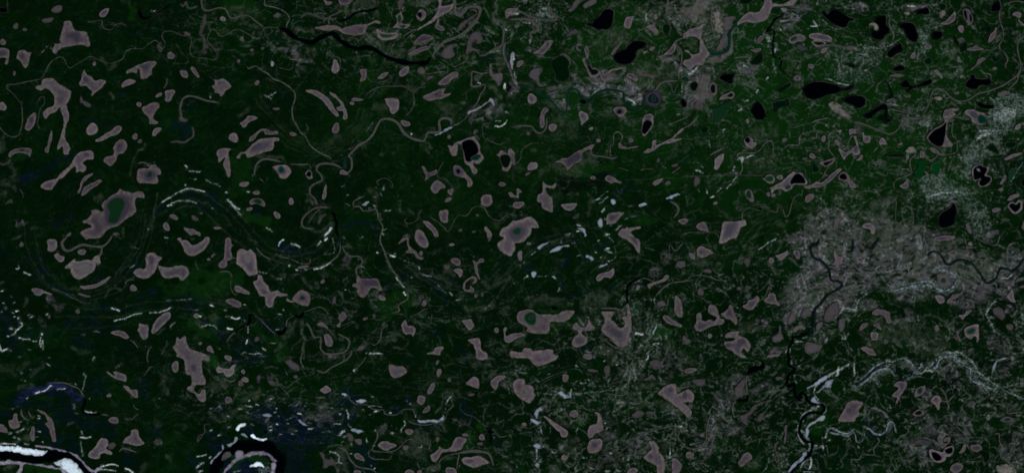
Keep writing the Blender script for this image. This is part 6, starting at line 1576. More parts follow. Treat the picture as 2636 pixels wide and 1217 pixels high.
w 7.7 0.8;1471,1002 1468,1015
q 25.7 0.9;1405,989 1418,997
w 6.2 0.7;1379,974 1392,988
q 30.8 0.7;1374,992 1387,1012
w 5.1 0.7;1384,1010 1385,1017
q 30.8 0.9;1392,1045 1423,1040 1453,1035
w 4.1 0.7;1428,1061 1448,1053 1461,1048
q 25.7 1;1389,1079 1382,1092 1392,1112
w 6.7 0.8;1393,1102 1394,1117
w 7.7 0.8;1382,1143 1382,1179
q 30.8 0.9;1384,1133 1384,1169 1382,1207
w 3.6 0.8;1402,1086 1405,1102
q 15.4 0.8;1484,1102 1484,1110
w 6.7 0.7;1487,1099 1484,1110
q 30.8 0.8;1500,1030 1494,1028
w 7.2 0.8;1494,986 1510,985
w 6.2 0.7;1515,990 1530,995
w 5.1 0.6;1543,994 1569,994
q 51.3 0.7;1500,992 1538,1007 1564,1012
q 46.2 1.2;1633,927 1628,953 1615,1002 1597,1020
w 6.2 1;1661,927 1666,915
w 10.3 0.6;1633,938 1630,963
w 5.1 0.8;1614,956 1607,971
q 51.3 1.1;1592,1022 1589,1040 1582,1050
w 7.7 0.6;1612,1010 1615,1004
q 33.4 1;1741,1092 1756,1102 1754,1128
w 6.2 0.9;1736,1094 1754,1097
w 5.6 0.6;1715,1093 1730,1089
q 41 1;1720,1135 1746,1140 1743,1158
w 7.7 0.7;1705,1131 1715,1133
w 6.2 0.9;1725,1153 1724,1179
q 20.5 1;1715,1181 1715,1215
q 51.3 0.9;1500,1174 1507,1189 1520,1207
w 10.3 0.7;1500,1176 1512,1176
w 5.6 0.7;1500,1189 1515,1194
w 6.2 0.6;1474,1199 1494,1186
q 61.6 0.7;1474,1207 1512,1215
w 10.3 0.7;1559,1212 1566,1212
w 7.7 0.7;1484,1210 1487,1211
w 7.7 0.6;1441,1215 1448,1215
d 51.3 0.36;1566,1130 1577,1169 1564,1181
d 30.8 0.3;1566,1076 1587,1086
d 35.9 0.42;1638,1143 1651,1138
q 41 0.9;1623,1156 1615,1181 1618,1197
w 10.3 0.6;1625,1153 1618,1184
w 5.1 0.7;1620,1192 1615,1197
q 41 0.8;1592,1179 1582,1202
w 3.6 0.8;1579,1194 1577,1204
q 25.7 0.7;1605,1130 1615,1125
q 51.3 0.6;1641,1199 1661,1210 1674,1204
d 51.3 0.36;1705,932 1730,938 1720,961
p 10.3 0.6;1646,997 1679,986 1705,984
p 20.5 0.6;1641,1033 1661,1028
w 4.1 0.9;1697,971 1702,979
w 6.2 0.7;1700,953 1700,957
p 15.4 0.5;1689,917 1700,922
p 30.8 0.6;1710,1035 1718,1056 1741,1058
p 25.7 0.6;1571,920 1584,917
d 25.7 0.36;1594,953 1589,971
d 10.3 0.7;1559,974 1566,975
d 10.3 0.5;1533,975 1538,976
q 51.3 0.4;1479,927 1484,950
w 5.1 0.7;1329,949 1358,961
w 5.1 0.6;1346,938 1366,950
q 30.8 0.6;1335,943 1361,956
b 20.5 0.5;1384,1107 1376,1097
p 15.4 0.5;1451,1076 1466,1097 1436,1076
d 7.7 0.5;1489,1130 1494,1130
p 41 0.5;1448,1151 1484,1156
d 15.4 0.4;1441,1151 1443,1153
q 15.4 0.5;1433,1122 1428,1133
q 15.4 0.7;1458,1076 1456,1066
b 30.8 0.4;1551,1045 1541,1056
b 41 0.4;1705,1079 1736,1076
q 51.3 0.6;1730,1076 1741,1081
w 6.7 0.6;1330,1197 1333,1202
g 30.8 0.5;1340,1215 1346,1207
p 15.4 0.4;1430,1207 1441,1184
g 25.7 0.5;1497,1079 1489,1086
d 15.4 0.6;1400,1040 1410,1040
p 10.3 0.5;1328,1056 1338,1050
p 15.4 0.5;1705,1161 1720,1153
m 51.3 1;1801,33 1804,15 1824,5 1837,10
d 30.8 0.8;2055,13 2068,15 2022,23
p 51.3 0.8;1791,10 1863,10
q 25.7 0.7;1806,15 1837,8
q 51.3 1.1;1858,77 1850,108 1837,128
d 30.8 0.8;1780,195 1811,187 1837,185
w 10.3 0.9;1775,192 1791,180 1798,172
w 6.2 0.6;1819,172 1834,185
d 41 0.9;1780,213 1775,246 1768,277
m 35.9 0.8;1806,213 1804,239 1793,257
p 15.4 0.6;1760,298 1780,280 1793,272
p 41 0.7;1822,221 1819,244
q 25.7 0.8;1811,257 1824,267
p 15.4 0.6;1768,113 1783,108 1788,128
q 51.3 0.8;1760,51 1775,41 1786,46
p 20.5 0.6;1780,56 1811,33
m 15.4 0.8;1824,151 1847,151 1873,144 1879,131 1883,103 1888,77
q 41 0.9;2011,26 2037,28 2068,36
w 7.7 0.8;2009,55 2027,53
d 25.7 0.9;2017,54 2032,59 2042,44
w 6.2 0.8;2006,72 2009,77
w 7.7 0.9;2086,67 2101,67 2091,55
q 61.6 0.6;2088,41 2094,67
q 41 0.9;2081,33 2104,15 2117,5
q 41 0.8;2163,15 2176,10
d 12.8 0.7;2183,26 2186,28
w 4.1 0.8;2117,54 2129,63 2145,71 2160,74 2178,75
q 25.7 0.6;2135,77 2155,85
w 7.7 0.7;2194,49 2196,56
q 25.7 0.7;2176,87 2176,105
w 15.4 0.7;1973,92 1974,103
w 10.3 0.7;1973,119 1974,123
w 6.7 0.8;1996,123 1997,138
b 12.8 0.8;1991,108 1992,128
w 6.2 0.7;1988,154 1992,154 1992,169
q 51.3 0.5;2001,128 2004,180
p 12.8 0.7;2032,154 2032,180
w 2.6 0.7;1994,169 1994,218
p 6.2 0.5;2042,154 2042,185
w 10.3 0.8;1916,168 1929,174
d 25.7 1;1922,174 1940,174
q 30.8 0.8;1963,177 1965,172
p 18 0.6;1945,169 1955,174
w 6.2 1;1973,205 1979,200
q 30.8 0.7;1958,200 1978,205
p 3.1 0.6;1927,231 1955,203 1981,218
w 6.2 0.9;1945,237 1951,233
w 7.7 0.8;1919,264 1927,259
w 9.2 0.9;1902,287 1909,280
q 30.8 0.7;1893,274 1914,264
w 4.1 0.7;1896,216 1900,217
p 2.6 0.5;1863,277 1924,231
q 66.7 0.9;2158,151 2183,159 2196,154
q 61.6 0.7;2132,164 2160,180
w 10.3 0.7;2152,154 2155,156
q 41 0.7;2183,187 2196,190
w 3.6 0.7;2151,177 2151,192 2146,200
q 41 0.6;2083,198 2119,200
w 6.2 0.8;2124,203 2145,210 2170,218 2191,219
p 15.4 0.6;2040,216 2058,216
q 30.8 0.6;2058,154 2060,154
d 10.3 0.6;2106,138 2106,144
q 35.9 0.7;2170,241 2183,239
q 25.7 1;2142,272 2160,285 2181,305
q 46.2 0.6;2099,287 2114,282
q 25.7 0.5;2129,303 2094,298
d 10.3 0.4;2029,299 2032,299
g 30.8 0.5;2132,182 2140,187
b 20.5 0.8;2058,41 2068,38
p 5.1 0.5;2011,144 2068,144 2101,142
p 10.3 0.5;2037,133 2032,144
p 10.3 0.5;2052,249 2065,249
w 3.1 0.5;2132,246 2135,246
g 102.6 0.4;1991,257 1940,205 1914,77
p 10.3 0.4;1924,77 1927,77
d 10.3 0.5;1986,249 1994,254
q 30.8 0.5;2196,144 2145,144
q 51.3 0.5;2181,282 2196,277
p 7.7 0.5;1987,320 1987,344
p 10.3 0.5;1996,331 2001,346
q 20.5 0.6;1850,320 1863,315
w 6.2 0.9;1863,336 1868,334
q 35.9 0.7;1858,344 1873,338 1883,346
w 5.1 0.8;1824,344 1828,344
w 6.7 0.8;1825,360 1831,377
p 15.4 0.5;1765,372 1765,384
w 12.8 0.9;1902,408 1911,408 1908,418
w 4.6 0.9;1919,409 1929,405 1940,400
p 6.2 0.6;1881,395 1883,413 1876,428
q 51.3 0.7;1940,415 1965,428 1991,413
q 41 0.6;2027,387 2029,400
w 6.2 0.6;2028,387 2032,392
p 51.3 0.5;1934,428 1981,428
p 15.4 0.6;1970,395 1973,397
p 5.1 0.5;1999,402 1999,433
w 6.2 0.9;1791,441 1801,441 1809,446
w 6.7 0.8;1805,428 1811,431
w 5.1 0.7;1797,418 1800,419
p 2.1 0.6;1796,428 1811,423 1824,431
w 6.2 0.9;1891,441 1892,426
w 5.1 0.9;1898,456 1886,472 1870,485
w 4.1 0.8;1858,482 1845,497
w 7.7 1;1827,508 1837,506
w 6.7 0.9;1819,495 1820,485
w 2.6 0.5;1822,451 1820,480
w 6.7 0.8;1800,487 1801,490
w 4.1 0.6;1757,490 1778,459 1786,444
w 7.7 0.7;1764,454 1766,454
d 5.1 0.7;1837,452 1863,451 1904,449
b 10.3 0.6;1770,415 1780,395
p 5.1 0.5;1901,332 1914,324
p 25.7 0.5;1940,346 1960,338
q 25.7 0.6;2063,349 2078,364
q 25.7 0.5;2086,338 2101,338
d 10.3 0.4;1904,532 1909,533
d 7.7 0.4;1929,554 1937,554
p 7.7 0.4;2063,556 2073,558
q 66.7 1;2194,510 2191,536
q 51.3 0.9;2186,562 2181,551
w 3.1 0.8;2135,536 2136,538
p 2.6 0.5;2078,585 2106,559 2124,531
q 66.7 1;2132,549 2158,562 2170,610
q 66.7 1;2106,577 2081,600 2055,603
d 41 0.9;2106,577 2132,572 2155,577
d 61.6 0.9;2170,577 2183,603 2119,603
w 4.1 0.7;2055,600 2063,598
w 4.1 0.6;1999,605 2024,595
p 10.3 0.4;2001,574 2017,582
p 20.5 0.4;2083,526 2088,531
p 20.5 0.4;2160,500 2181,490 2196,495
d 10.3 0.6;2083,604 2094,603
p 15.4 0.5;2160,306 2181,306
d 102.6 1;2119,648 2132,669 2170,636
d 102.6 1.1;2119,713 2124,738 2104,754
d 77 0.9;2170,687 2183,713 2176,754
d 51.3 0.9;2094,774 2068,782 2037,784
d 41 0.8;2140,790 2170,777
d 77 0.8;2076,618 2106,610 2145,610
d 41 0.7;2165,764 2191,754
w 12.8 0.7;2122,661 2129,669 2135,679
w 6.2 0.8;2140,702 2142,713
w 10.3 0.5;2081,723 2088,731
q 61.6 0.9;2083,702 2078,726 2083,754
w 7.7 0.6;2091,700 2096,698
w 6.2 0.6;2119,774 2104,784 2068,781
w 7.7 0.6;2152,779 2160,774
q 51.3 0.9;2124,795 2145,823 2160,808
w 9.2 0.9;2170,792 2194,795
w 6.2 0.8;2145,823 2160,808 2170,795
b 15.4 0.7;2194,800 2200,795
w 6.2 0.7;2181,810 2181,831
q 51.3 0.8;2114,856 2129,846 2140,836
w 5.1 0.7;2096,859 2119,858 2124,877
b 10.3 1;2117,833 2120,833
b 15.4 0.7;2088,851 2099,854
w 6.2 0.9;2050,879 2068,878
w 6.2 0.8;2068,869 2078,864
w 6.2 0.9;2034,890 2032,905
w 6.2 0.8;2022,905 2027,897
q 61.6 0.8;2042,805 2055,823 2027,836
q 51.3 0.8;1986,867 1970,877 1950,887
w 7.7 0.6;1945,887 1950,895
q 66.7 0.8;1970,900 1991,897 2006,908
d 15.4 0.8;1996,905 2006,902
w 10.3 0.5;1978,895 1981,897
d 15.4 0.8;1960,831 1978,831 1945,836
p 20.5 0.5;1904,844 1929,838
q 51.3 0.6;1965,856 1991,841
w 5.1 0.9;1955,642 1973,630 1991,620 1999,615
p 15.4 0.5;1924,656 1950,643
q 77 0.6;1955,695 2017,682 2042,687
q 77 0.6;1991,713 1965,726
p 15.4 0.5;1976,733 1978,736
w 4.1 0.8;1850,708 1863,705
w 6.2 0.8;1852,722 1870,723
q 41 0.6;1837,723 1914,723
w 4.1 0.7;1909,720 1911,736
w 5.1 0.5;1924,704 1937,703
q 41 0.5;1804,743 1832,741
q 25.7 0.5;1837,682 1845,682
p 41 0.5;1786,672 1811,669
q 41 0.5;1765,702 1775,700
w 4.1 0.8;1896,791 1901,791
w 5.1 0.5;1988,795 1991,810
q 41 0.5;1965,795 1986,805
p 20.5 0.5;2024,787 2017,792
q 41 0.6;1845,869 1858,874
d 15.4 0.5;1765,869 1775,877
q 77 0.5;1773,897 1811,902 1837,879
p 5.1 0.6;1942,905 1950,887 1965,874
q 51.3 0.6;2042,738 2050,754 2058,723
q 35.9 0.6;2068,769 2091,761
w 10.3 0.7;2170,864 2168,874 2181,859
w 7.7 0.8;2127,879 2129,869
w 6.2 0.8;2191,897 2196,905
p 15.4 0.6;2140,861 2140,869
p 5.1 0.6;2119,910 2119,900
g 30.8 0.8;2147,641 2170,648 2160,654
g 25.7 0.7;2114,738 2117,741
g 25.7 0.6;2119,715 2124,718
g 20.5 0.6;2145,805 2140,805
g 30.8 0.6;2096,764 2104,766
g 25.7 0.5;2191,672 2196,661
w 10.3 0.6;2088,611 2096,614
w 10.3 0.6;2122,611 2124,613
p 5.1 0.7;2140,613 2152,625 2165,638
w 6.7 0.8;2129,1112 2127,1122 2119,1125
w 7.7 0.9;2114,1148 2119,1151
w 6.2 0.8;2129,1135 2135,1128
w 7.7 0.8;2047,979 2052,984
w 7.7 0.7;2036,927 2037,935
w 5.1 0.9;2054,942 2058,942
w 6.2 0.7;2046,963 2045,971
w 10.3 0.9;2160,945 2158,961 2155,968
q 35.9 0.7;2078,948 2091,932 2083,920
q 51.3 0.7;2181,935 2194,950
w 6.2 0.7;2194,988 2199,989
w 6.7 0.9;2124,1040 2127,1056 2119,1066
w 6.7 0.9;2078,1061 2065,1071 2058,1086 2055,1112 2060,1130 2070,1140
w 5.6 0.6;2086,1066 2104,1068 2078,1079
w 10.3 0.7;2094,1048 2099,1050
q 41 0.7;2094,1066 2078,1081
w 9.2 0.9;2088,1179 2091,1194 2086,1207
w 7.7 0.8;2068,1212 2081,1215 2096,1216
w 7.7 0.8;2096,1146 2104,1146
q 51.3 0.8;2063,1199 2081,1184
w 10.3 0.7;1981,1181 1981,1189
w 6.2 0.6;1963,1212 1973,1204 1976,1194
w 6.7 0.6;2011,1189 2011,1194
q 35.9 0.9;2011,1184 2017,1163 1983,1151
w 7.7 0.6;2014,1215 2027,1215
q 41 0.6;2050,1169 2063,1156
q 77 0.8;1919,981 1904,997 1883,1015 1873,1045
d 41 0.48;1901,1002 1904,979 1873,1022
q 51.3 0.7;1929,976 1929,999
w 5.1 0.7;1928,971 1929,989
d 51.3 0.48;1868,1040 1868,1066 1893,1092
d 41 0.54;1832,1086 1834,1112 1824,1143
w 6.7 0.7;1829,1076 1837,1081 1824,1107
w 6.2 0.7;1824,1130 1816,1151 1791,1161
q 41 0.8;1791,1163 1811,1161 1837,1143
d 20.5 0.42;1788,1128 1801,1117 1832,1117
d 15.4 0.7;1850,1112 1855,1125
w 5.1 0.7;1796,1140 1801,1138 1780,1143
w 7.7 0.8;1765,1110 1770,1111
q 35.9 0.7;1775,1092 1791,1112 1770,1128
w 10.3 0.6;1786,1193 1796,1189 1775,1194
q 51.3 0.7;1786,1184 1811,1179
q 61.6 0.6;1811,1210 1863,1204
q 51.3 0.7;1886,1158 1888,1179 1870,1148
p 15.4 0.5;1929,1194 1950,1181
p 7.7 0.5;1950,1169 1976,1161
q 77 0.6;1955,1015 1981,1004 2001,1040
p 4.1 0.7;1955,1025 1965,1015 1986,1010 1999,1020
p 5.1 0.7;2006,1033 2009,1015 2014,1007
p 5.1 0.7;1996,1053 2011,1050 2017,1058
q 51.3 0.6;1991,1071 1976,1076 1981,1097
q 51.3 0.6;1914,1086 1940,1097 1960,1086
d 15.4 0.5;1973,1002 1960,999 1940,1015
p 10.3 0.6;1988,958 2014,945
q 77 0.6;1950,974 1981,968 2006,989
q 77 0.5;1876,938 1904,953 1940,927
p 10.3 0.6;1863,971 1878,979 1893,966
q 61.6 0.5;1786,963 1816,963 1827,994
w 5.1 0.5;1824,995 1845,994
p 5.1 0.5;1822,968 1829,989
p 20.5 0.5;1765,922 1786,938
d 10.3 0.5;1804,915 1809,927
w 3.1 0.9;2000,972 2002,974
w 3.1 0.8;1937,981 1940,983
w 2.6 0.8;2027,1039 2029,1040
w 5.1 0.5;1991,1115 2004,1117
p 12.8 0.5;2142,1038 2152,1045
q 30.8 0.5;2170,1092 2183,1093
b 15.4 0.5;2104,1158 2106,1169
q 35.9 0.5;2042,1104 2045,1076
q 25.7 0.4;2181,1163 2181,1133
g 51.3 0.6;2101,1097 2101,1112
q 35.9 0.6;1832,1035 1811,1066
w 7.7 0.5;1873,1081 1886,1074
g 15.4 0.5;1837,1153 1847,1151
q 35.9 0.5;2055,999 2042,1028
w 38.5 0.75;2581,292 2596,285
w 25.7 0.7;2573,303 2609,295
q 51.3 1;2571,305 2591,290 2619,295
q 41 0.9;2365,62 2373,77 2370,98 2360,108
w 10.3 0.6;2370,85 2376,82
q 41 0.8;2317,95 2309,105 2294,116 2273,123
w 6.2 0.7;2322,100 2306,110 2283,119 2263,123 2245,118
q 61.6 0.9;2211,144 2227,154 2247,123
w 6.2 0.7;2201,138 2232,140
w 5.1 0.7;2211,154 2237,154
q 51.3 0.8;2299,154 2329,154 2350,144
q 41 0.8;2317,144 2324,149
w 5.1 0.6;2317,154 2329,154
q 35.9 0.8;2206,190 2227,182 2242,177
w 9.2 0.8;2227,182 2232,180
p 20.5 0.7;2306,167 2312,164
q 41 0.6;2306,203 2324,203 2355,208
w 7.7 0.7;2356,208 2358,213
q 61.6 0.5;2222,15 2273,10 2324,23
w 6.2 0.9;2337,18 2355,17
d 15.4 0.8;2324,28 2350,23 2376,19
d 15.4 0.8;2196,15 2211,20 2229,26
w 7.7 0.6;2219,18 2232,17
p 3.1 0.5;2211,0 2219,13
q 41 0.8;2409,15 2401,31 2422,49
p 3.6 0.8;2436,5 2436,28 2432,38
w 12.8 0.6;2424,33 2427,38
w 4.6 0.6;2491,28 2494,56
w 7.7 0.8;2494,62 2499,64
w 3.6 0.6;2501,67 2514,61
p 5.1 0.5;2514,0 2514,20
p 15.4 0.7;2540,3 2548,1
p 7.7 0.5;2537,49 2537,46
q 25.7 0.5;2550,257 2565,259
w 7.7 0.7;2548,254 2558,262
q 30.8 0.8;2427,223 2435,231 2442,241
q 61.6 0.6;2412,239 2417,246
q 77 0.7;2288,264 2319,282 2355,292
d 30.8 0.8;2299,259 2304,269
w 12.8 0.5;2358,280 2360,285
d 15.4 0.6;2334,277 2345,290
w 10.3 0.5;2247,116 2250,128
q 15.4 0.6;2291,290 2299,298
q 15.4 0.5;2340,164 2360,174
d 10.3 0.6;2394,55 2399,58
d 12.8 0.6;2614,82 2614,85
p 7.7 0.7;2632,23 2636,26
p 5.1 0.6;2635,198 2636,213
d 10.3 0.5;2201,127 2216,132
q 15.4 0.6;2204,221 2211,218
q 51.3 0.5;2360,257 2386,236
p 10.3 0.4;2427,267 2442,267
d 15.4 0.6;2265,113 2273,110
w 3.6 0.7;2219,105 2237,105
d 10.3 0.8;2196,51 2199,54
d 15.4 0.6;2201,168 2206,167
q 20.5 0.5;2530,77 2535,82
q 25.7 0.5;2606,231 2622,216
p 15.4 0.4;2514,110 2517,113
w 7.7 0.9;2394,505 2417,499 2442,495 2463,494
q 51.3 0.9;2394,508 2427,500 2473,495
q 61.6 1;2376,469 2401,474 2432,474
p 15.4 0.7;2396,474 2427,472
d 15.4 0.8;2396,487 2432,485
w 3.1 0.6;2373,482 2396,492 2427,494
q 51.3 0.8;2473,480 2483,505 2499,526 2517,551 2519,562
w 15.4 0.6;2504,551 2522,556
q 61.6 1;2483,377 2514,361 2545,346 2571,333
w 12.8 0.8;2519,356 2540,344 2555,341
w 7.7 0.8;2524,337 2550,336 2573,333
q 66.7 0.9;2478,397 2473,415 2494,418
w 10.3 0.6;2473,402 2476,415
w 7.7 0.6;2499,418 2509,413
q 51.3 0.7;2504,392 2524,402 2537,402
q 41 0.9;2540,315 2555,320
q 30.8 0.8;2565,305 2588,310
p 12.8 0.6;2596,315 2594,333
q 66.7 0.9;2340,320 2360,310 2381,318
d 25.7 0.7;2324,326 2350,323
w 15.4 0.6;2376,318 2386,315
p 10.3 0.4;2476,320 2473,341
w 1.5 0.6;2206,437 2258,437 2304,435 2342,435
w 3.6 0.8;2324,435 2340,435
d 15.4 0.6;2278,423 2283,426
p 5.1 0.6;2318,418 2322,426
q 30.8 0.6;2201,485 2211,472
w 5.1 0.8;2260,481 2263,482
q 30.8 0.6;2232,520 2247,508 2252,497
w 7.7 0.5;2196,528 2227,523 2247,510
q 41 0.9;2201,551 2216,544
w 10.3 0.6;2204,546 2214,544
q 77 0.7;2324,541 2345,556 2376,562 2386,582
d 41 0.9;2258,567 2283,582 2314,595
d 35.9 0.7;2304,605 2337,600
q 41 0.6;2211,595 2196,603
q 77 0.6;2355,490 2340,523
p 15.4 0.6;2304,518 2309,505
d 25.7 0.7;2435,520 2447,515
w 5.1 0.6;2548,438 2571,444
w 4.1 0.7;2544,428 2545,441
q 51.3 0.5;2545,490 2596,490 2617,482
q 61.6 0.5;2542,515 2571,526 2560,556
d 12.8 0.5;2506,485 2512,486
q 35.9 0.6;2571,562 2586,556
d 10.3 0.6;2540,576 2542,577
d 15.4 0.6;2514,598 2519,598
q 41 0.9;2530,608 2555,600 2565,592
d 23.1 0.8;2537,608 2560,600
q 41 0.6;2478,600 2504,608
d 15.4 0.6;2417,608 2442,608
b 20.5 0.7;2627,418 2619,431
w 6.2 0.7;2632,418 2624,433 2614,449 2599,469
p 5.1 0.5;2450,331 2453,313
p 5.1 0.7;2532,382 2540,369
q 25.7 0.5;2319,341 2329,346
d 20.5 0.6;2201,331 2201,338
g 102.6 0.3;2273,356 2350,356 2478,459
p 5.1 0.6;2370,574 2378,582
w 3.6 0.6;2237,309 2252,308
k 20.5 1;2276,305 2294,305
d 102.6 0.9;2312,620 2329,641 2350,656
d 77 0.9;2211,661 2211,692 2247,702
d 77 0.9;2299,687 2340,705 2386,713
d 77 1;2401,669 2386,674 2417,659
d 77 1;2468,687 2491,708 2504,726
d 66.7 0.9;2517,718 2537,733 2596,728
w 6.7 0.6;2468,677 2488,679 2504,695 2524,720
d 51.3 1;2545,708 2560,695
d 41 1;2612,677 2630,656 2636,651
w 12.8 0.6;2606,682 2627,661
q 41 0.7;2622,697 2636,684
q 35.9 0.8;2532,700 2530,684
w 6.2 0.7;2540,723 2563,710 2568,697
w 6.2 0.9;2605,705 2596,715 2576,716
d 41 0.8;2211,625 2229,648
p 20.5 0.6;2247,618 2240,630
d 61.6 0.8;2381,638 2412,646
w 7.7 0.8;2322,728 2327,731
w 10.3 0.8;2386,734 2399,738
w 7.7 0.7;2381,684 2386,687
w 4.1 0.7;2396,695 2414,687 2442,690 2463,708 2470,728
w 4.1 0.7;2401,748 2427,754 2455,748 2465,736
w 5.1 0.6;2468,729 2486,729
q 51.3 0.8;2370,754 2376,761 2355,777
w 6.2 0.6;2376,746 2373,764
d 41 0.7;2324,748 2350,746
q 77 0.8;2263,720 2242,738 2211,754 2196,795
w 6.2 0.8;2234,754 2211,774 2196,800
b 15.4 0.6;2258,733 2234,754
w 6.2 0.7;2270,713 2283,731 2299,738
w 5.1 0.6;2247,720 2237,738
w 5.1 0.6;2276,764 2270,754
q 61.6 0.7;2229,784 2211,800
d 25.7 0.6;2232,779 2222,787
d 41 0.6;2465,754 2509,761
d 15.4 0.6;2499,761 2509,756
q 20.5 0.8;2304,828 2334,826 2376,815
d 7.7 0.8;2306,828 2350,826
p 7.7 0.7;2386,815 2417,818 2440,831 2450,838
q 25.7 0.8;2417,820 2442,831 2450,841 2442,856 2422,864
p 6.2 0.7;2455,815 2450,836 2437,856 2419,859 2435,872
q 35.9 0.7;2414,856 2440,877 2468,884
p 10.3 0.6;2427,882 2437,887
w 4.1 0.6;2445,879 2442,895
p 5.1 0.6;2363,836 2376,838
p 10.3 0.5;2383,844 2386,845
q 41 0.6;2453,805 2455,828
q 25.7 0.8;2565,774 2545,795 2540,813 2553,836 2560,851 2581,861 2599,882 2604,897
w 6.7 0.8;2565,777 2548,790 2540,810 2553,836 2560,854
w 5.1 0.7;2560,854 2583,863 2599,879 2604,895
d 25.7 0.36;2565,856 2563,887
q 41 0.7;2555,877 2553,908
q 51.3 0.7;2604,897 2576,908 2596,913
d 25.7 0.3;2581,900 2596,890
q 41 0.8;2576,738 2578,759
q 30.8 1;2630,790 2627,815 2636,828
w 12.8 0.7;2632,813 2636,820
w 6.2 0.7;2619,823 2636,833
q 41 0.8;2636,846 2627,877 2636,900
w 10.3 0.7;2630,900 2636,908
q 35.9 0.8;2499,800 2524,805
p 6.2 0.6;2519,800 2535,808
w 3.1 0.7;2555,677 2583,678
p 5.1 0.5;2532,641 2537,661
d 15.4 0.6;2530,661 2535,664
k 20.5 1;2499,654 2517,659
p 12.8 0.5;2491,656 2481,659
d 25.7 0.5;2512,682 2527,684
w 5.1 0.6;2419,900 2427,895 2432,905
w 5.1 0.8;2409,913 2422,908 2442,908 2465,913
q 41 0.6;2360,908 2391,897 2401,913
w 5.1 0.5;2332,908 2334,913
w 3.6 0.5;2196,908 2199,913
p 7.7 0.6;2291,663 2314,665
p 7.7 0.5;2294,630 2296,636
d 30.8 0.5;2334,805 2345,815
q 25.7 0.5;2283,633 2314,648 2319,666
q 25.7 0.5;2360,638 2370,633
d 15.4 0.8;2599,790 2601,793
d 20.5 0.6;2545,610 2558,620
p 5.1 0.7;2445,620 2468,623 2476,618
d 15.4 0.6;2499,805 2499,800
w 7.7 0.9;2201,938 2201,963
w 10.3 0.7;2281,925 2294,930 2306,940
w 10.3 0.7;2294,956 2301,963
w 7.7 0.8;2368,940 2373,945
w 10.3 0.8;2381,952 2399,953
w 7.7 0.7;2412,943 2419,958
w 6.2 0.6;2432,963 2432,971
p 10.3 0.8;2260,963 2283,956
p 10.3 0.7;2245,994 2245,1004
d 15.4 0.7;2329,938 2329,948
q 41 0.8;2422,938 2437,935 2468,938
d 30.8 0.54;2435,930 2447,940 2453,961
q 77 0.9;2478,932 2504,958 2483,971
q 77 0.8;2514,974 2537,984 2514,994
w 10.3 0.8;2532,976 2545,968
q 51.3 0.8;2550,989 2576,1004 2545,1010
q 77 0.8;2581,974 2596,979 2581,989
d 41 0.54;2581,945 2601,932
q 51.3 0.8;2617,961 2601,984
w 6.2 0.6;2599,989 2609,1010 2627,1022
w 10.3 0.6;2622,1025 2632,1030
w 6.2 0.6;2548,925 2571,922 2596,917
q 41 0.7;2606,917 2627,930
w 5.1 0.6;2606,917 2617,930 2636,930
d 20.5 0.36;2522,999 2532,997
q 102.6 0.6;2453,999 2437,989 2442,1025
q 51.3 0.6;2494,1040 2506,1022 2512,1035
d 15.4 0.7;2504,1043 2501,1038
q 77 0.5;2468,1056 2483,1081 2478,1092
p 4.1 0.7;2463,1056 2470,1066 2486,1079
q 77 0.6;2391,1045 2401,1061 2391,1068
d 15.4 0.6;2386,1040 2391,1043
q 61.6 0.8;2360,1079 2381,1092 2350,1102
d 41 0.54;2386,1092 2391,1117 2401,1128
d 51.3 0.6;2350,1158 2376,1153 2401,1143
w 12.8 0.6;2360,1161 2386,1151
d 35.9 0.48;2345,1135 2360,1163 2360,1179
q 51.3 0.6;2340,1179 2355,1179
q 77 0.6;2412,1099 2427,1107 2453,1102
d 41 0.3;2432,1097 2468,1097
d 5.1 0.8;2391,1086 2406,1104 2447,1117 2486,1117
q 61.6 0.7;2427,1122 2468,1128 2494,1122
d 10.3 0.7;2465,1130 2476,1130
w 4.1 0.6;2447,1125 2517,1126 2548,1122
q 41 0.6;2440,1071 2453,1066
d 12.8 0.7;2450,1066 2453,1079
q 51.3 0.6;2519,1081 2532,1089
d 10.3 0.6;2560,1050 2560,1058
q 51.3 0.8;2627,1086 2627,1115
d 51.3 0.54;2609,1138 2601,1158
q 51.3 0.6;2596,1158 2617,1169
d 10.3 0.7;2622,1163 2623,1169
q 51.3 0.8;2565,1184 2612,1184
q 51.3 1;2576,1207 2606,1207
w 5.1 0.8;2573,1197 2606,1197
q 61.6 0.7;2517,1184 2514,1204 2499,1189
w 4.1 0.7;2483,1188 2504,1189
q 35.9 0.8;2483,1210 2499,1212
q 25.7 0.6;2537,1194 2550,1189 2558,1166
b 23.1 1;2234,1076 2237,1084
b 23.1 1;2252,1102 2252,1115
q 41 0.8;2252,1076 2260,1092 2270,1081
w 7.7 0.8;2224,1098 2237,1103
w 6.2 0.6;2245,1079 2252,1074
q 51.3 0.6;2211,1133 2216,1148
w 6.2 0.7;2209,1148 2211,1151
q 51.3 0.5;2263,1133 2270,1138
q 35.9 0.6;2258,1056 2276,1066
d 15.4 0.7;2258,1053 2278,1066 2283,1071
q 51.3 0.6;2283,1020 2291,1040 2306,1053
w 6.2 0.7;2290,1038 2291,1048
q 51.3 0.5;2319,1117 2340,1135
d 15.4 0.5;2283,1112 2288,1117
q 41 0.5;2334,1107 2340,1092
d 23.1 0.36;2204,1210 2216,1212
w 5.1 0.6;2196,1192 2201,1197
p 6.2 0.6;2234,932 2242,931
d 10.3 0.5;2229,1040 2231,1063
d 15.4 0.6;2381,1020 2396,1015
p 5.1 0.5;2340,1056 2360,1038 2381,1030
q 51.3 0.5;2414,976 2427,984
p 6.2 0.5;2591,1089 2606,1094
d 7.7 0.6;2576,1038 2594,1043
d 25.7 0.36;2601,1050 2591,1045
k 30.8 0.6;2576,956 2581,958
k 25.7 0.7;2514,922 2524,925
k 35.9 0.9;2447,979 2450,997
g 20.5 0.6;2365,1107 2370,1117
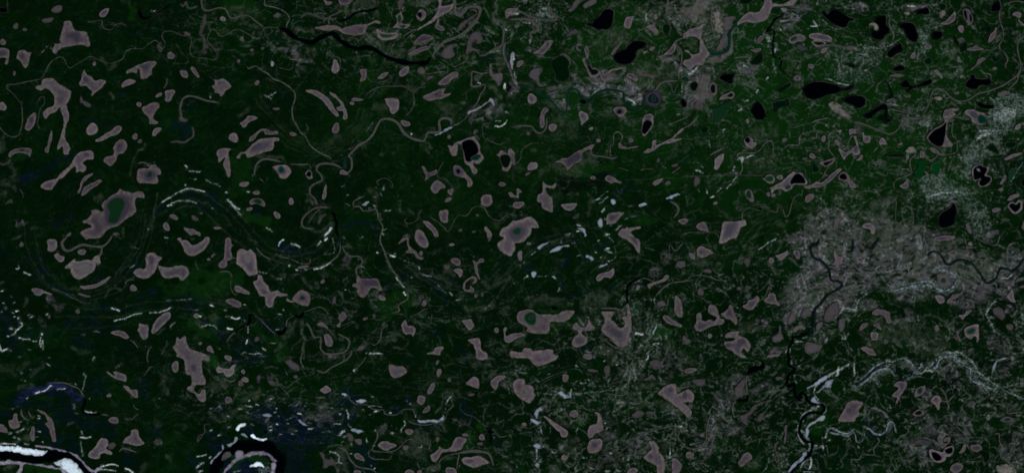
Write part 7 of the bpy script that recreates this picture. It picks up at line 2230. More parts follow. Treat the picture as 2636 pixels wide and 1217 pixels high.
b 4.56315 0.23;392,542 430,502 478,476 538,488 576,517 614,563 656,608
p 2.99339 0.36;379,602 398,547 440,506 488,491 533,501 573,530 609,569 651,617
b 4.75573 0.36;409,550 446,513 489,496 540,510 577,542 610,580 652,622
p 4.95631 0.25;421,548 456,520 497,512 538,527 575,558 607,594
b 3.75517 0.23;410,599 429,552 466,524 503,518 541,542 575,575 602,607 642,638
p 3.90291 0.36;419,597 439,553 473,531 507,535 542,556 568,585 599,615 644,646
b 3.58977 0.29;425,601 447,556 482,536 517,545 542,567 567,600 597,624
p 2.6779 0.27;62,658 120,734 221,773 312,745 373,660 399,560
b 4.77072 0.34;53,568 71,665 131,737 225,769 310,736 367,651
p 3.36619 0.26;61,580 79,667 138,739 227,765 309,724 364,644 389,554
b 5.19917 0.22;76,598 96,676 153,735 238,755 310,711 359,630
p 5.16687 0.25;90,604 109,682 165,737 241,751 310,708 361,625 377,551
b 4.93331 0.18;116,686 170,740 244,743 311,701 354,616 375,543
p 3.81517 0.24;126,692 180,743 251,739 314,689 353,612 370,541
b 5.40552 0.20;142,697 195,744 255,734 315,679 351,597 360,542
p 2.75894 0.23;962,600 1014,678 1082,733 1180,785 1262,767 1327,701 1402,650 1477,618 1542,648
b 4.7354 0.39;1023,678 1089,732 1189,780 1262,760 1330,691 1400,643 1479,615 1540,646
p 3.53937 0.31;1040,682 1110,733 1196,768 1267,742 1332,680 1402,638 1469,613
b 5.27372 0.28;1053,684 1124,732 1204,763 1272,728 1333,672 1400,629 1465,608
p 4.86583 0.31;1062,686 1135,737 1212,752 1279,723 1335,666 1400,630 1466,605
b 4.71983 0.36;1030,629 1082,689 1149,732 1222,743 1281,703 1341,658 1397,623 1456,603 1512,628
p 2.58207 0.24;1041,633 1091,690 1165,737 1229,739 1284,694 1340,647 1401,614 1457,603 1507,627
b 3.86736 0.36;1057,638 1111,689 1178,733 1239,731 1287,682 1346,640 1400,610 1447,600 1503,621
p 2.85672 0.29;618,622 677,658 758,682 837,652 873,588
b 4.99752 0.19;576,562 632,617 695,653 769,669 839,635 865,583
p 5.03327 0.24;642,614 702,653 775,657 841,624 861,574
b 3.37047 0.32;653,613 715,649 782,649 837,611 858,566
p 3.91607 0.25;621,559 667,611 725,646 789,637 839,594 855,555
b 4.22972 0.32;677,609 735,639 799,629 841,579
p 5.01873 0.21;690,330 758,386 852,398 929,347 961,290
p 4.29657 0.22;694,327 759,375 850,393 921,344 950,285
p 4.21712 0.24;699,323 761,375 845,386 916,341 948,287
p 4.05047 0.27;654,254 707,315 765,368 844,376 912,335 939,283
p 2.9424 0.22;666,251 711,314 769,363 844,370 909,332 938,279
p 4.75792 0.24;669,248 714,312 770,355 841,368 899,327 928,278
b 2.93767 0.25;47,736 131,757 249,787 379,769 519,763 641,787
p 2.6543 0.34;135,776 255,799 381,777 520,776 640,794
b 4.08718 0.31;135,800 264,811 388,789 522,787
p 3.89638 0.25;142,811 267,816 389,798 517,793
b 2.85259 0.33;146,832 272,828 398,811 521,810 639,825
p 2.71816 0.23;148,847 280,840 400,820 522,817 639,825
b 4.94791 0.62;19,991 59,950 117,936 181,946 214,1010
b 3.21398 0.44;68,962 120,944 173,962
b 2.79816 0.51;71,967 123,948 173,969
b 3.94443 0.35;75,975 125,958 166,978
b 3.1463 0.50;82,983 122,970 162,987 187,1032
p 3.09918 0.15;961,917 1079,962 1200,962
p 5.0661 0.25;1074,970 1195,971
p 4.73425 0.17;1070,986 1186,986
p 4.13817 0.19;958,975 1064,998 1182,997 1303,969
p 2.61625 0.22;960,992 1057,1009 1179,1014 1296,981
p 2.55472 0.18;1850,558 1962,522
p 5.26493 0.27;1709,576 1855,572 1964,532
p 5.10741 0.18;1720,594 1862,584 1968,547
p 5.04272 0.21;1730,603 1864,593 1976,555
p 4.78094 0.21;1869,606 1981,566 2080,513
p 5.07074 0.20;1749,640 1875,619 1983,578
p 4.21193 0.23;1758,646 1877,628 1989,591 2091,535
p 2.59925 0.18;1077,122 1153,161 1100,218
p 3.25509 0.26;1058,146 1127,174 1085,223 1025,257
p 2.71479 0.16;1027,176 1091,192 1066,233
p 2.76536 0.23;1054,211 1045,238 996,268
p 2.94817 0.29;1480,563 1528,598 1558,661 1520,701
b 3.13823 0.27;1467,570 1517,607 1544,665 1504,698
p 3.30836 0.21;1461,576 1504,618 1527,666 1493,702
b 4.41171 0.36;1451,581 1495,624 1513,668
p 5.07278 0.28;1482,627 1499,667 1473,701
w 9 .8;2062,1200 2086,1150 2062,1100 2082,1062 2112,1042 2096,1012 2108,988 2150,958 2190,934
w 8 .75;2215,988 2245,962 2278,944 2310,926 2342,936 2362,960 2402,932 2432,914 2466,906 2500,926 2522,960 2560,985 2600,1008 2640,1030
w 6 .6;2200,1000 2236,976 2270,958 2300,942
w 7 .6;2480,915 2510,945 2530,975 2570,995 2610,990 2640,970
w 6 .55;2020,830 2060,800 2110,770 2160,745 2220,735 2290,742 2350,728 2420,735 2455,710 2440,690
w 6 .5;2560,880 2590,900 2610,930 2636,950
w 6 .5;2540,800 2560,840 2590,860 2610,900
w 7 .6;1390,1010 1430,1015 1480,1010 1560,1005 1610,990 1630,940 1640,900 1670,870
w 5 .5;1380,1060 1400,1100 1390,1150 1385,1200
w 5 .5;1580,1217 1600,1160 1660,1120 1740,1100 1800,1060
p 5 .7;2040,600 2090,590 2150,600 2200,590 2260,610 2330,640 2420,650
p 5 .7;2060,700 2130,660 2210,660 2280,690 2360,660
p 6 .6;2100,720 2180,700 2260,720 2340,690 2420,700 2520,690 2600,680
w 70 .55;2575,290 2620,275
w 50 .5;2500,400 2540,360 2600,320
w 40 .5;2495,450 2515,410 2560,380
w 50 .5;2375,475 2420,470 2450,485
w 26 .55;2395,505 2440,497 2480,495
w 50 .45;2490,530 2520,560 2530,590
w 40 .4;2480,510 2500,525
w 50 .42;2150,130 2200,150 2240,140
w 40 .42;2170,190 2230,195
w 36 .42;2140,340 2170,370
w 26 .5;2340,80 2375,95 2380,130
w 30 .45;2040,650 2075,640 2080,680
w 40 .35;2030,770 2100,790
w 40 .4;2560,700 2620,650
w 36 .35;2460,700 2500,720
w 30 .4;1830,20 1850,60 1870,80
w 34 .4;1400,20 1410,50 1380,70
w 30 .4;1480,228 1530,235
w 26 .45;1620,255 1645,270
w 34 .4;2400,20 2380,50
p 60 .8;2100,640 2200,610 2300,640
p 60 .8;2350,690 2420,640 2480,700 2560,690
p 50 .7;2050,740 2120,770 2180,740
p 60 .6;2260,560 2330,590 2300,640
p 50 .7;1800,60 1860,100 1830,140
p 70 .6;1650,190 1720,200
p 50 .6;2260,860 2330,860 2400,900
w 4.2 0.7;30,764 33,764
w 4.9 1.0;71,809 73,810
w 4.1 1.1;35,781 39,780
w 4.6 0.7;104,932 109,930
w 4.8 0.8;78,901 82,901
w 4.1 1.2;122,936 130,939
w 4.7 0.9;74,951 79,953
w 4.1 0.7;37,848 41,847
w 4.6 0.8;60,979 66,979
w 4.8 0.8;87,755 94,758
w 4.6 0.8;46,919 52,918
w 4.4 0.8;8,794 14,796
w 4.2 1.1;121,809 125,807
w 4.5 0.9;124,916 126,917
w 4.2 0.8;19,896 27,899
w 4.3 0.9;24,846 29,844
w 4.6 1.2;1,750 8,748
w 4.2 0.7;74,845 82,842
w 4.1 1.0;7,780 10,781
w 4.5 1.1;75,817 83,813
w 4.7 0.9;53,977 56,976
w 4.4 0.9;28,846 33,847
w 4.4 0.9;4,801 7,800
w 4.2 1.2;34,818 38,819
w 4.1 0.9;52,956 59,957
w 4.3 0.9;12,790 20,793
w 4.9 0.8;79,1123 86,1125
w 4.8 0.7;92,1124 96,1123
w 4.3 1.1;107,1136 109,1137
w 4.8 1.0;44,1128 51,1131
w 4.3 0.7;87,1134 89,1133
w 4.4 1.0;98,1069 106,1071
w 4.9 1.1;99,1076 103,1076
w 4.2 0.9;62,1102 64,1101
w 4.9 1.2;97,1108 102,1107
w 4.8 0.9;46,1087 55,1084
w 4.7 0.7;791,1051 797,1049
w 4.7 0.9;576,1082 582,1084
w 4.5 1.2;767,1064 776,1065
w 4.3 0.8;693,1031 697,1032
w 4.1 1.1;587,1069 593,1068
w 4.8 1.0;541,1051 547,1051
w 4.3 1.2;706,1061 710,1060
w 4.8 1.1;740,1087 744,1088
w 4.8 0.9;721,1113 726,1113
w 4.7 0.7;620,1079 624,1081
w 4.6 0.8;586,1100 594,1098
w 4.3 0.9;794,1087 796,1088
w 4.9 1.2;659,1037 665,1039
w 4.3 0.8;805,1100 814,1102
w 4.2 0.8;855,1086 858,1087
w 4.5 1.1;693,1108 700,1106
w 4.4 0.9;760,1108 765,1106
w 4.7 1.0;613,1052 622,1053
w 4.5 0.8;850,1051 856,1050
w 4.7 1.0;712,1089 717,1089
w 4.6 1.0;589,1026 598,1030
w 4.8 1.1;639,1029 643,1028
w 4.1 0.8;788,1034 793,1033
w 4.5 0.7;792,1088 801,1088
w 4.2 0.8;618,1095 627,1092
w 4.3 1.1;559,1119 567,1117
w 4.9 0.9;749,1115 756,1117
w 4.4 1.1;540,1108 545,1106
w 4.5 1.0;694,1026 703,1024
w 4.1 0.9;711,1050 715,1049
w 4.3 0.7;864,1192 872,1188
w 4.1 0.9;877,1140 881,1138
w 4.7 0.9;967,1056 976,1059
w 4.6 0.9;885,1124 891,1122
w 4.4 0.8;957,1196 959,1196
w 4.6 1.1;988,1150 996,1148
w 4.1 1.0;872,1066 875,1065
w 4.1 0.9;939,1214 941,1214
w 4.2 0.9;941,1137 945,1136
w 4.9 1.1;950,1047 955,1046
w 4.1 0.7;870,1064 879,1062
w 4.6 1.1;964,1061 971,1060
w 4.7 0.9;904,1096 906,1096
w 4.5 1.1;869,1120 875,1120
w 4.7 1.2;965,1106 967,1105
w 4.7 0.9;901,1168 907,1168
w 4.5 1.0;953,1070 955,1070
w 4.3 1.0;961,1146 965,1146
w 4.8 1.1;965,1204 968,1203
w 4.2 0.8;956,1021 960,1021
w 4.3 1.2;1564,573 1568,575
w 4.1 1.1;1487,661 1494,659
w 4.6 1.1;1560,641 1566,639
w 4.4 0.7;1557,661 1560,662
w 4.5 1.1;1485,579 1493,583
w 4.3 0.9;1546,661 1550,659
w 4.7 1.1;1540,619 1545,618
w 4.4 0.9;1555,564 1559,563
w 4.9 1.1;1566,672 1571,673
w 4.4 0.7;1574,582 1583,581
w 4.9 0.9;1491,595 1496,596
w 4.3 1.2;1484,596 1488,597
w 4.8 0.7;991,592 998,588
w 4.5 1.0;1021,714 1023,714
w 4.1 0.8;889,505 896,502
w 4.1 0.9;990,672 997,672
w 4.5 0.8;921,667 924,667
w 4.9 1.0;1013,653 1020,652
w 4.1 1.0;983,590 991,591
w 4.2 0.7;945,756 951,754
w 4.3 1.0;992,542 998,540
w 4.1 1.1;889,742 891,743
w 4.8 1.1;988,654 991,653
w 4.1 1.1;930,685 936,687
w 4.6 0.7;931,613 937,610
w 4.5 0.8;958,505 966,504
w 4.2 1.2;1001,542 1008,540
w 4.7 0.7;881,481 887,479
w 4.9 0.7;974,588 977,587
w 4.9 0.9;891,524 899,528
w 4.2 1.0;475,475 477,475
w 4.5 1.0;381,428 387,427
w 4.8 0.8;649,450 655,449
w 4.4 0.8;515,550 521,550
w 4.6 0.8;544,534 551,535
w 4.9 0.9;424,611 431,613
w 4.4 1.1;461,493 465,494
w 4.5 0.7;471,586 474,586
w 4.9 0.8;381,593 388,590
w 4.8 1.2;636,494 641,495
w 4.3 0.7;646,840 648,840
w 4.9 0.8;560,899 568,898
w 4.6 0.9;634,841 637,842
w 4.7 1.0;711,848 720,848
w 4.1 0.7;578,798 583,798
w 4.7 0.9;580,795 584,794
w 4.2 1.1;693,886 702,885
w 4.8 0.9;628,825 630,825
w 4.7 0.8;703,885 709,885
w 4.4 1.0;627,784 633,786
w 4.8 0.9;715,807 723,807
w 4.7 1.1;728,794 730,795
w 4.6 0.8;1502,1140 1505,1139
w 4.8 1.1;1520,1201 1529,1205
w 4.6 1.0;1585,1208 1593,1211
w 4.7 0.8;1593,1200 1595,1202
w 4.1 0.9;1541,975 1544,975
w 4.4 1.1;1558,1089 1560,1089
w 4.5 1.1;1420,1162 1426,1164
w 4.4 0.8;1553,930 1560,927
w 4.1 1.1;1587,938 1590,939
w 4.6 0.9;1513,976 1518,979
w 4.6 1.0;1529,1091 1537,1093
w 4.6 1.2;1561,1103 1564,1102
w 4.1 0.9;1394,1151 1401,1148
w 4.2 1.1;1480,940 1487,943
w 4.7 1.2;1568,1164 1573,1165
w 4.9 0.9;1407,962 1413,961
'''
# wide zones of greener or paler plant cover: x, y, rx, ry, greener, marsh speckle
ZONES = [
    (2350, 250, 520, 420, .34, .22, .75), (1900, 130, 500, 260, .22, .26, .75), (2000, 420, 420, 220, .2, .05, .4),
    (1500, 300, 420, 260, .16, .05, .22), (1150, 350, 300, 200, .12, .04, .1), (300, 650, 500, 300, -.05, 0, .05),
    (1700, 470, 300, 120, -.05, 0, .06), (1500, 650, 420, 120, -.06, 0, .1), (300, 150, 400, 200, .04, 0, .06),
    (1150, 80, 500, 130, .1, .3, .8), (2250, 1050, 520, 260, .03, .05, .95), (1600, 1050, 420, 220, .03, .06, .95),
    (1950, 750, 400, 180, .0, .05, .7), (1000, 800, 400, 150, .03, .04, .45), (700, 1000, 300, 120, .03, .05, .45), (640, 100, 200, 90, .05, .06, .5),
    (2620, 330, 120, 160, 0, .5, .8), (2560, 640, 160, 90, 0, .4, .8), (1330, 40, 200, 90, 0, .4, .8), (1720, 60, 160, 120, 0, .4, .8), (2200, 130, 160, 90, 0, .45, .8),
]

# ------------------------------------------------------------------ curves
def P(s): return [tuple(float(v) for v in t.split(',')) for t in s.split()]
def smooth(p, closed, step=3.0):
    p = np.array(p, float); n = len(p); out = []
    for i in range(n if closed else n - 1):
        if closed: a, b, c, e = p[i - 1], p[i], p[(i + 1) % n], p[(i + 2) % n]
        else: a, b, c, e = p[max(i - 1, 0)], p[i], p[i + 1], p[min(i + 2, n - 1)]
        L = np.linalg.norm(c - b); k = max(1, int(round(L / step)))
        # centripetal-like tension keeps sharp bends from overshooting
        m1 = (c - a) * 0.5; m2 = (e - b) * 0.5
        l1, l2 = np.linalg.norm(m1), np.linalg.norm(m2)
        if l1 > L: m1 = m1 * (L / l1)
        if l2 > L: m2 = m2 * (L / l2)
        for j in range(k):
            u = j / k; u2, u3 = u * u, u * u * u
            out.append((2*u3 - 3*u2 + 1) * b + (u3 - 2*u2 + u) * m1 + (-2*u3 + 3*u2) * c + (u3 - u2) * m2)
    if not closed: out.append(p[-1])
    return np.array(out)
def ellipse(cx, cy, rx, ry, rot):
    n = max(10, int((rx + ry) * 1.1)); a = math.radians(rot); ph = rng.random() * 6.28; ph2 = rng.random() * 6.28
    o = []
    for i in range(n):
        t = 2 * math.pi * i / n; q = 1 + 0.09 * math.sin(2 * t + ph) + 0.07 * math.sin(3 * t + ph2)
        x, y = rx * math.cos(t) * q, ry * math.sin(t) * q
        o.append((cx + x * math.cos(a) - y * math.sin(a), cy + x * math.sin(a) + y * math.cos(a)))
    return np.array(o)
def seg_dist(pts, poly, closed=True):
    a = poly; b = np.roll(poly, -1, 0) if closed else None
    if not closed: a, b = poly[:-1], poly[1:]
    ab = b - a; l2 = (ab ** 2).sum(1) + 1e-9
    best = np.full(len(pts), 1e9)
    for k in range(0, len(pts), 4000):
        q = pts[k:k + 4000, None, :] - a[None]
        u = np.clip((q * ab[None]).sum(2) / l2, 0, 1)
        best[k:k + 4000] = np.sqrt((((q - u[..., None] * ab[None]) ** 2).sum(2)).min(1))
    return best
def inside(pts, poly):
    x, y = pts[:, 0], pts[:, 1]; r = np.zeros(len(pts), bool)
    x1, y1 = poly[:, 0], poly[:, 1]; x2, y2 = np.roll(x1, -1), np.roll(y1, -1)
    for a, b, c, e in zip(x1, y1, x2, y2):
        if b == e: continue
        r ^= ((b > y) != (e > y)) & (x < (c - a) * (y - b) / (e - b) + a)
    return r

# ------------------------------------------------------------------ ground
NX, NY = 1320, 612
def build_ground():
    xs = np.linspace(-24, MW + 24, NX); ys = np.linspace(-24, MH + 24, NY)
    dx, dy = xs[1] - xs[0], ys[1] - ys[0]
    rw = np.random.default_rng(11)
    def vnoise(cell):
        h, w = int(NY * dy / cell) + 3, int(NX * dx / cell) + 3
        g = rw.normal(0, 1, (h, w)); fy, fx = np.arange(NY) * dy / cell, np.arange(NX) * dx / cell
        iy, ix = fy.astype(int), fx.astype(int); ty, tx = (fy - iy)[:, None], (fx - ix)[None]
        ty, tx = ty * ty * (3 - 2 * ty), tx * tx * (3 - 2 * tx)
        a = g[iy][:, ix] * (1 - tx) + g[iy][:, ix + 1] * tx; b = g[iy + 1][:, ix] * (1 - tx) + g[iy + 1][:, ix + 1] * tx
        return a * (1 - ty) + b * ty
    WX = vnoise(34) + 0.7 * vnoise(16) + 0.4 * vnoise(8); WY = vnoise(34) + 0.7 * vnoise(16) + 0.4 * vnoise(8)
    chan = {k: np.zeros((NY, NX), np.float32) for k in 'pqdwbgmtk'}
    cover = COVER.strip().split('\n')
    for line in DATA.strip().split('\n'):                # dirty banks along the creeks
        f = line.split('|')
        if f[0] == 'S' and 'survey' not in f[2]:
            if f[1] in 'ws': cover.append('w %g .5;%s' % (float(f[3]) * 2, f[4]))
            elif f[1] in 'md': cover.append('q %g .22;%s' % (float(f[3]) * 2 + 5, f[4]))
    for line in cover:
        h, p = line.split(';'); k, w, a = h.split(); w = float(w) * (0.64 if k == 'w' and float(w) < 14 else 1.0); a = float(a)
        q = smooth(P(p), False, max(3.0, w / 3)) if p.count(',') > 1 else np.array(P(p))
        if len(q) == 1: q = np.vstack([q, q + 0.5])
        hw = w / 2; reach = hw * 2.1 + 8
        i0 = max(0, int((q[:, 0].min() - reach - xs[0]) / dx)); i1 = min(NX, int((q[:, 0].max() + reach - xs[0]) / dx) + 2)
        j0 = max(0, int((q[:, 1].min() - reach - ys[0]) / dy)); j1 = min(NY, int((q[:, 1].max() + reach - ys[0]) / dy) + 2)
        if i1 <= i0 or j1 <= j0: continue
        gx, gy = np.meshgrid(xs[i0:i1], ys[j0:j1])
        amp = (min(15, 0.26 * w) + 1.0) if k not in 'wb' else 1.2 + 0.1 * min(w, 40)
        gx = gx + WX[j0:j1, i0:i1] * amp; gy = gy + WY[j0:j1, i0:i1] * amp
        dd = seg_dist(np.stack([gx.ravel(), gy.ravel()], 1), q, False).reshape(gx.shape)
        soft = hw * (0.9 if k in 'pqdbgt' else 0.45) + 1.0
        v = np.clip((hw + soft * 0.5 - dd) / soft, 0, 1); v = v * v * (3 - 2 * v) * a
        s = chan[k][j0:j1, i0:i1]; np.maximum(s, v, out=s)
        if k == 'w':
            u = np.clip((hw * 2.2 + 3 - dd) / (hw + 4), 0, 1) * 0.55 * a; s = chan['q'][j0:j1, i0:i1]; np.maximum(s, u, out=s)
    gx, gy = np.meshgrid(xs, ys)
    green = np.zeros_like(chan['p']); marsh = np.zeros_like(green); fil = np.zeros_like(green)
    for x, y, rx, ry, g, m, fl in ZONES:
        e = np.exp(-(((gx - x) / rx) ** 2 + ((gy - y) / ry) ** 2))
        green += e * g; marsh = np.maximum(marsh, e * m); fil = np.maximum(fil, e * fl)
    # outer sheet to the horizon: extra far rows and columns
    far = np.array([-15000, -6000, -2500, -900, -250.0])
    X = np.concatenate([far, xs, MW - far[::-1]]); Y = np.concatenate([far, ys, MH - far[::-1]])
    nx, ny = len(X), len(Y); pad = ((5, 5), (5, 5))
    A = {k: np.pad(v, pad) for k, v in chan.items()}
    G = np.pad(green, pad, mode='edge'); Mq = np.pad(marsh, pad, mode='edge'); FL = np.pad(fil, pad, mode='edge')
    GX, GY = np.meshgrid(X, Y)
    r = np.random.default_rng(3)
    def wav(sc_, n=9):
        o = np.zeros_like(GX)
        for _ in range(n):
            a = r.uniform(0, 6.28); f = sc_ * r.uniform(.6, 1.5)
            o += np.sin((GX * np.cos(a) + GY * np.sin(a)) * f + r.uniform(0, 6.28))
        return o / n
    Z = -9 + 5 * wav(0.02) + 3 * wav(0.07)
    Z = np.minimum(Z, -0.5)
    co = np.empty((ny * nx, 3), np.float32)
    co[:, 0] = ((GX - MW / 2) * S).ravel(); co[:, 1] = ((MH / 2 - GY) * S).ravel(); co[:, 2] = Z.ravel()
    idx = np.arange(ny * nx).reshape(ny, nx)
    quads = np.stack([idx[1:, :-1], idx[1:, 1:], idx[:-1, 1:], idx[:-1, :-1]], -1).reshape(-1, 4)
    me = bpy.data.meshes.new("ground"); nq = len(quads)
    me.vertices.add(ny * nx); me.vertices.foreach_set("co", co.ravel())
    me.loops.add(nq * 4); me.loops.foreach_set("vertex_index", quads.ravel().astype(np.int32))
    me.polygons.add(nq); me.polygons.foreach_set("loop_start", np.arange(0, nq * 4, 4, dtype=np.int32))
    me.polygons.foreach_set("use_smooth", np.ones(nq, bool))
    me.update(calc_edges=True)
    def att(nm, a, b, c):
        v = np.stack([a.ravel(), b.ravel(), c.ravel()], 1).astype(np.float32)
        t = me.attributes.new(nm, 'FLOAT_VECTOR', 'POINT'); t.data.foreach_set("vector", v.ravel())
    att("cover_a", A['p'], np.maximum(A['q'], Mq), A['d']); att("cover_b", A['w'], A['b'], A['g'])
    att("cover_c", A['m'], A['t'], A['k']); att("cover_d", G, FL, G)
    o = bpy.data.objects.new("ground", me); sc.collection.objects.link(o)
    o["kind"] = "structure"; o["label"] = "dark green boggy lowland of forest, meadow and speckled marsh"; o["category"] = "ground"
    m, t, bs = new_mat("boggy ground cover")
    def vec(nm):
        a = N(t, "ShaderNodeAttribute", attribute_name=nm); s = N(t, "ShaderNodeSeparateXYZ")
        t.links.new(a.outputs["Vector"], s.inputs[0]); return s.outputs
    a_, b_, c_, d_ = vec("cover_a"), vec("cover_b"), vec("cover_c"), vec("cover_d")
    p0 = N(t, "ShaderNodeVectorMath", operation='SCALE'); t.links.new(pos(t), p0.inputs[0]); p0.inputs["Scale"].default_value = 1 / S
    p = p0.outputs[0]                                   # map units
    # warped coordinates: scroll-bar swirls of old meanders
    wn = N(t, "ShaderNodeTexNoise"); wn.inputs["Scale"].default_value = 0.006; wn.inputs["Detail"].default_value = 1.5
    t.links.new(p, wn.inputs["Vector"])
    ws = N(t, "ShaderNodeVectorMath", operation='MULTIPLY_ADD'); t.links.new(wn.outputs["Color"], ws.inputs[0])
    ws.inputs[1].default_value = (230, 230, 0); t.links.new(p, ws.inputs[2])
    st = N(t, "ShaderNodeMapping"); st.inputs["Scale"].default_value = (0.32, 1.0, 0.0); st.inputs["Rotation"].default_value = (0, 0, math.radians(22))
    t.links.new(ws.outputs[0], st.inputs["Vector"])
    swirl = noise(t, st.outputs[0], 0.11, 3, 0.6)
    lines = math_n(t, 'ABSOLUTE', math_n(t, 'SUBTRACT', noise(t, st.outputs[0], 0.05, 3, 0.5), 0.5))
    lines = ramp(t, lines, 0.0, 0.02, 1.0, 0.0)
    thread = math_n(t, 'ABSOLUTE', math_n(t, 'SUBTRACT', noise(t, p, 0.022, 2.5, 0.55, 0.9), 0.5))
    thread = ramp(t, thread, 0.0, 0.016, 1.0, 0.0)
    big = noise(t, p, 0.006, 3, 0.5); mid = noise(t, p, 0.03, 4, 0.6); fine = noise(t, p, 0.105, 4, 0.65, 0.5); speck = noise(t, p, 0.17, 3, 0.65, 0.4)
    spot = noise(t, p, 0.055, 3, 0.6, 0.9)
    # forest and meadow
    gr = math_n(t, 'ADD', d_[0], math_n(t, 'MULTIPLY', math_n(t, 'SUBTRACT', big, 0.5), 0.9))
    gr = math_n(t, 'ADD', gr, math_n(t, 'MULTIPLY', math_n(t, 'SUBTRACT', mid, 0.5), 0.55))
    gr = math_n(t, 'ADD', math_n(t, 'ADD', gr, 0.06), b_[2])
    gr = math_n(t, 'ADD', gr, math_n(t, 'MULTIPLY', math_n(t, 'SUBTRACT', swirl, 0.5), 0.6))
    gr = math_n(t, 'ADD', gr, math_n(t, 'MULTIPLY', math_n(t, 'SUBTRACT', fine, 0.5), 0.30))
    base = mix(t, ramp(t, gr, -0.1, 0.75), lin(2, 17, 4), lin(8, 35, 7))
    base = mix(t, ramp(t, gr, 0.7, 1.5), base, lin(10, 42, 13))
    tex = math_n(t, 'MULTIPLY', ramp(t, swirl, 0.52, 0.74), ramp(t, big, 0.42, 0.6))
    base = mix(t, math_n(t, 'MULTIPLY', tex, 0.4), base, lin(12, 34, 16))
    base = mix(t, math_n(t, 'MULTIPLY', math_n(t, 'MULTIPLY', lines, ramp(t, mid, 0.42, 0.6)), 0.28), base, lin(18, 44, 26))
    base = mix(t, math_n(t, 'MULTIPLY', math_n(t, 'MULTIPLY', thread, ramp(t, spot, 0.45, 0.6)), 0.14), base, lin(56, 66, 54))
    # blue wet moss, teal bog, bright reed green, black ooze
    bl = math_n(t, 'MULTIPLY', b_[1], ramp(t, math_n(t, 'ADD', math_n(t, 'MULTIPLY', mid, 0.5), math_n(t, 'MULTIPLY', swirl, 1.0)), 0.6, 0.95, 0.05, 0.9), True)
    base = mix(t, bl, base, mix(t, ramp(t, b_[1], 1.0, 1.5), lin(5, 13, 32), lin(22, 28, 58)))
    base = mix(t, math_n(t, 'MULTIPLY', c_[1], 0.8, True), base, lin(16, 48, 42))
    base = mix(t, math_n(t, 'MULTIPLY', c_[2], 0.9, True), base, lin(2, 6, 6))
    # mauve silt smears
    dd = math_n(t, 'MULTIPLY', a_[2], ramp(t, math_n(t, 'ADD', math_n(t, 'MULTIPLY', swirl, 0.55), math_n(t, 'ADD', math_n(t, 'MULTIPLY', mid, 0.25), math_n(t, 'MULTIPLY', spot, 0.3))), 0.47, 0.61, 0.0, 1.0), True)
    base = mix(t, math_n(t, 'MULTIPLY', dd, 0.82), base, mix(t, ramp(t, fine, 0.3, 0.7), lin(54, 57, 57), lin(90, 84, 92)))
    mm = math_n(t, 'MULTIPLY', c_[0], ramp(t, spot, 0.3, 0.6, 0.55, 1.0), True)
    base = mix(t, mm, base, mix(t, fine, lin(70, 65, 67), lin(88, 81, 84)))
    # pale marsh
    pp = math_n(t, 'MULTIPLY', a_[0], ramp(t, math_n(t, 'ADD', math_n(t, 'MULTIPLY', fine, 0.6), spot), 0.6, 1.05, 0.15, 1.1), True)
    base = mix(t, math_n(t, 'MULTIPLY', pp, 0.75), base, mix(t, speck, lin(34, 50, 38), lin(78, 84, 70)))
    # speckled marsh: pale spots and threads over green
    t2 = math_n(t, 'ABSOLUTE', math_n(t, 'SUBTRACT', noise(t, p, 0.017, 3.5, 0.5, 0.9), 0.5))
    t3 = math_n(t, 'ABSOLUTE', math_n(t, 'SUBTRACT', noise(t, st.outputs[0], 0.024, 3, 0.5, 0.5), 0.47))
    net = math_n(t, 'MAXIMUM', ramp(t, t2, 0.0, 0.024, 1.0, 0.0), ramp(t, t3, 0.0, 0.022, 1.0, 0.0))
    qn = math_n(t, 'ADD', math_n(t, 'MULTIPLY', fine, 0.45), math_n(t, 'MULTIPLY', spot, 0.55))
    qn = math_n(t, 'ADD', qn, math_n(t, 'MULTIPLY', math_n(t, 'SUBTRACT', a_[1], 0.95), 0.22))
    q1 = math_n(t, 'MULTIPLY', ramp(t, qn, 0.43, 0.62), math_n(t, 'MULTIPLY', a_[1], 1.0, True))
    qc = mix(t, ramp(t, speck, 0.36, 0.64), lin(24, 44, 31), mix(t, ramp(t, mid, 0.4, 0.6), lin(60, 70, 58), lin(72, 72, 70)))
    base = mix(t, math_n(t, 'MULTIPLY', q1, 0.62), base, qc)
    nf = math_n(t, 'MAXIMUM', d_[1], math_n(t, 'MAXIMUM', a_[1], math_n(t, 'MULTIPLY', a_[2], 0.8)))
    q3 = math_n(t, 'MULTIPLY', math_n(t, 'MULTIPLY', net, math_n(t, 'MULTIPLY', nf, 0.56, True)), ramp(t, math_n(t, 'ADD', mid, math_n(t, 'MULTIPLY', fine, 0.35)), 0.56, 0.76), True)
    base = mix(t, q3, base, mix(t, ramp(t, speck, 0.35, 0.65), lin(56, 70, 58), lin(112, 118, 114)))
    vein = math_n(t, 'MULTIPLY', math_n(t, 'MULTIPLY', ramp(t, t2, 0.0, 0.03, 1.0, 0.0), a_[2]), ramp(t, fine, 0.4, 0.6), True)
    base = mix(t, math_n(t, 'MULTIPLY', vein, 0.6), base, lin(124, 120, 128))
    gap = math_n(t, 'MULTIPLY', math_n(t, 'MULTIPLY', ramp(t, t3, 0.0, 0.035, 1.0, 0.0), a_[2]), ramp(t, spot, 0.42, 0.58), True)
    base = mix(t, math_n(t, 'MULTIPLY', gap, 0.7), base, lin(14, 38, 18))
    q2 = math_n(t, 'MULTIPLY', ramp(t, math_n(t, 'ADD', speck, math_n(t, 'MULTIPLY', spot, 0.6)), 0.88, 1.08), a_[1], True)
    base = mix(t, math_n(t, 'MULTIPLY', q2, 0.6), base, lin(116, 126, 120))
    # white silt flats: ragged
    hf = noise(t, p, 0.33, 2, 0.6)
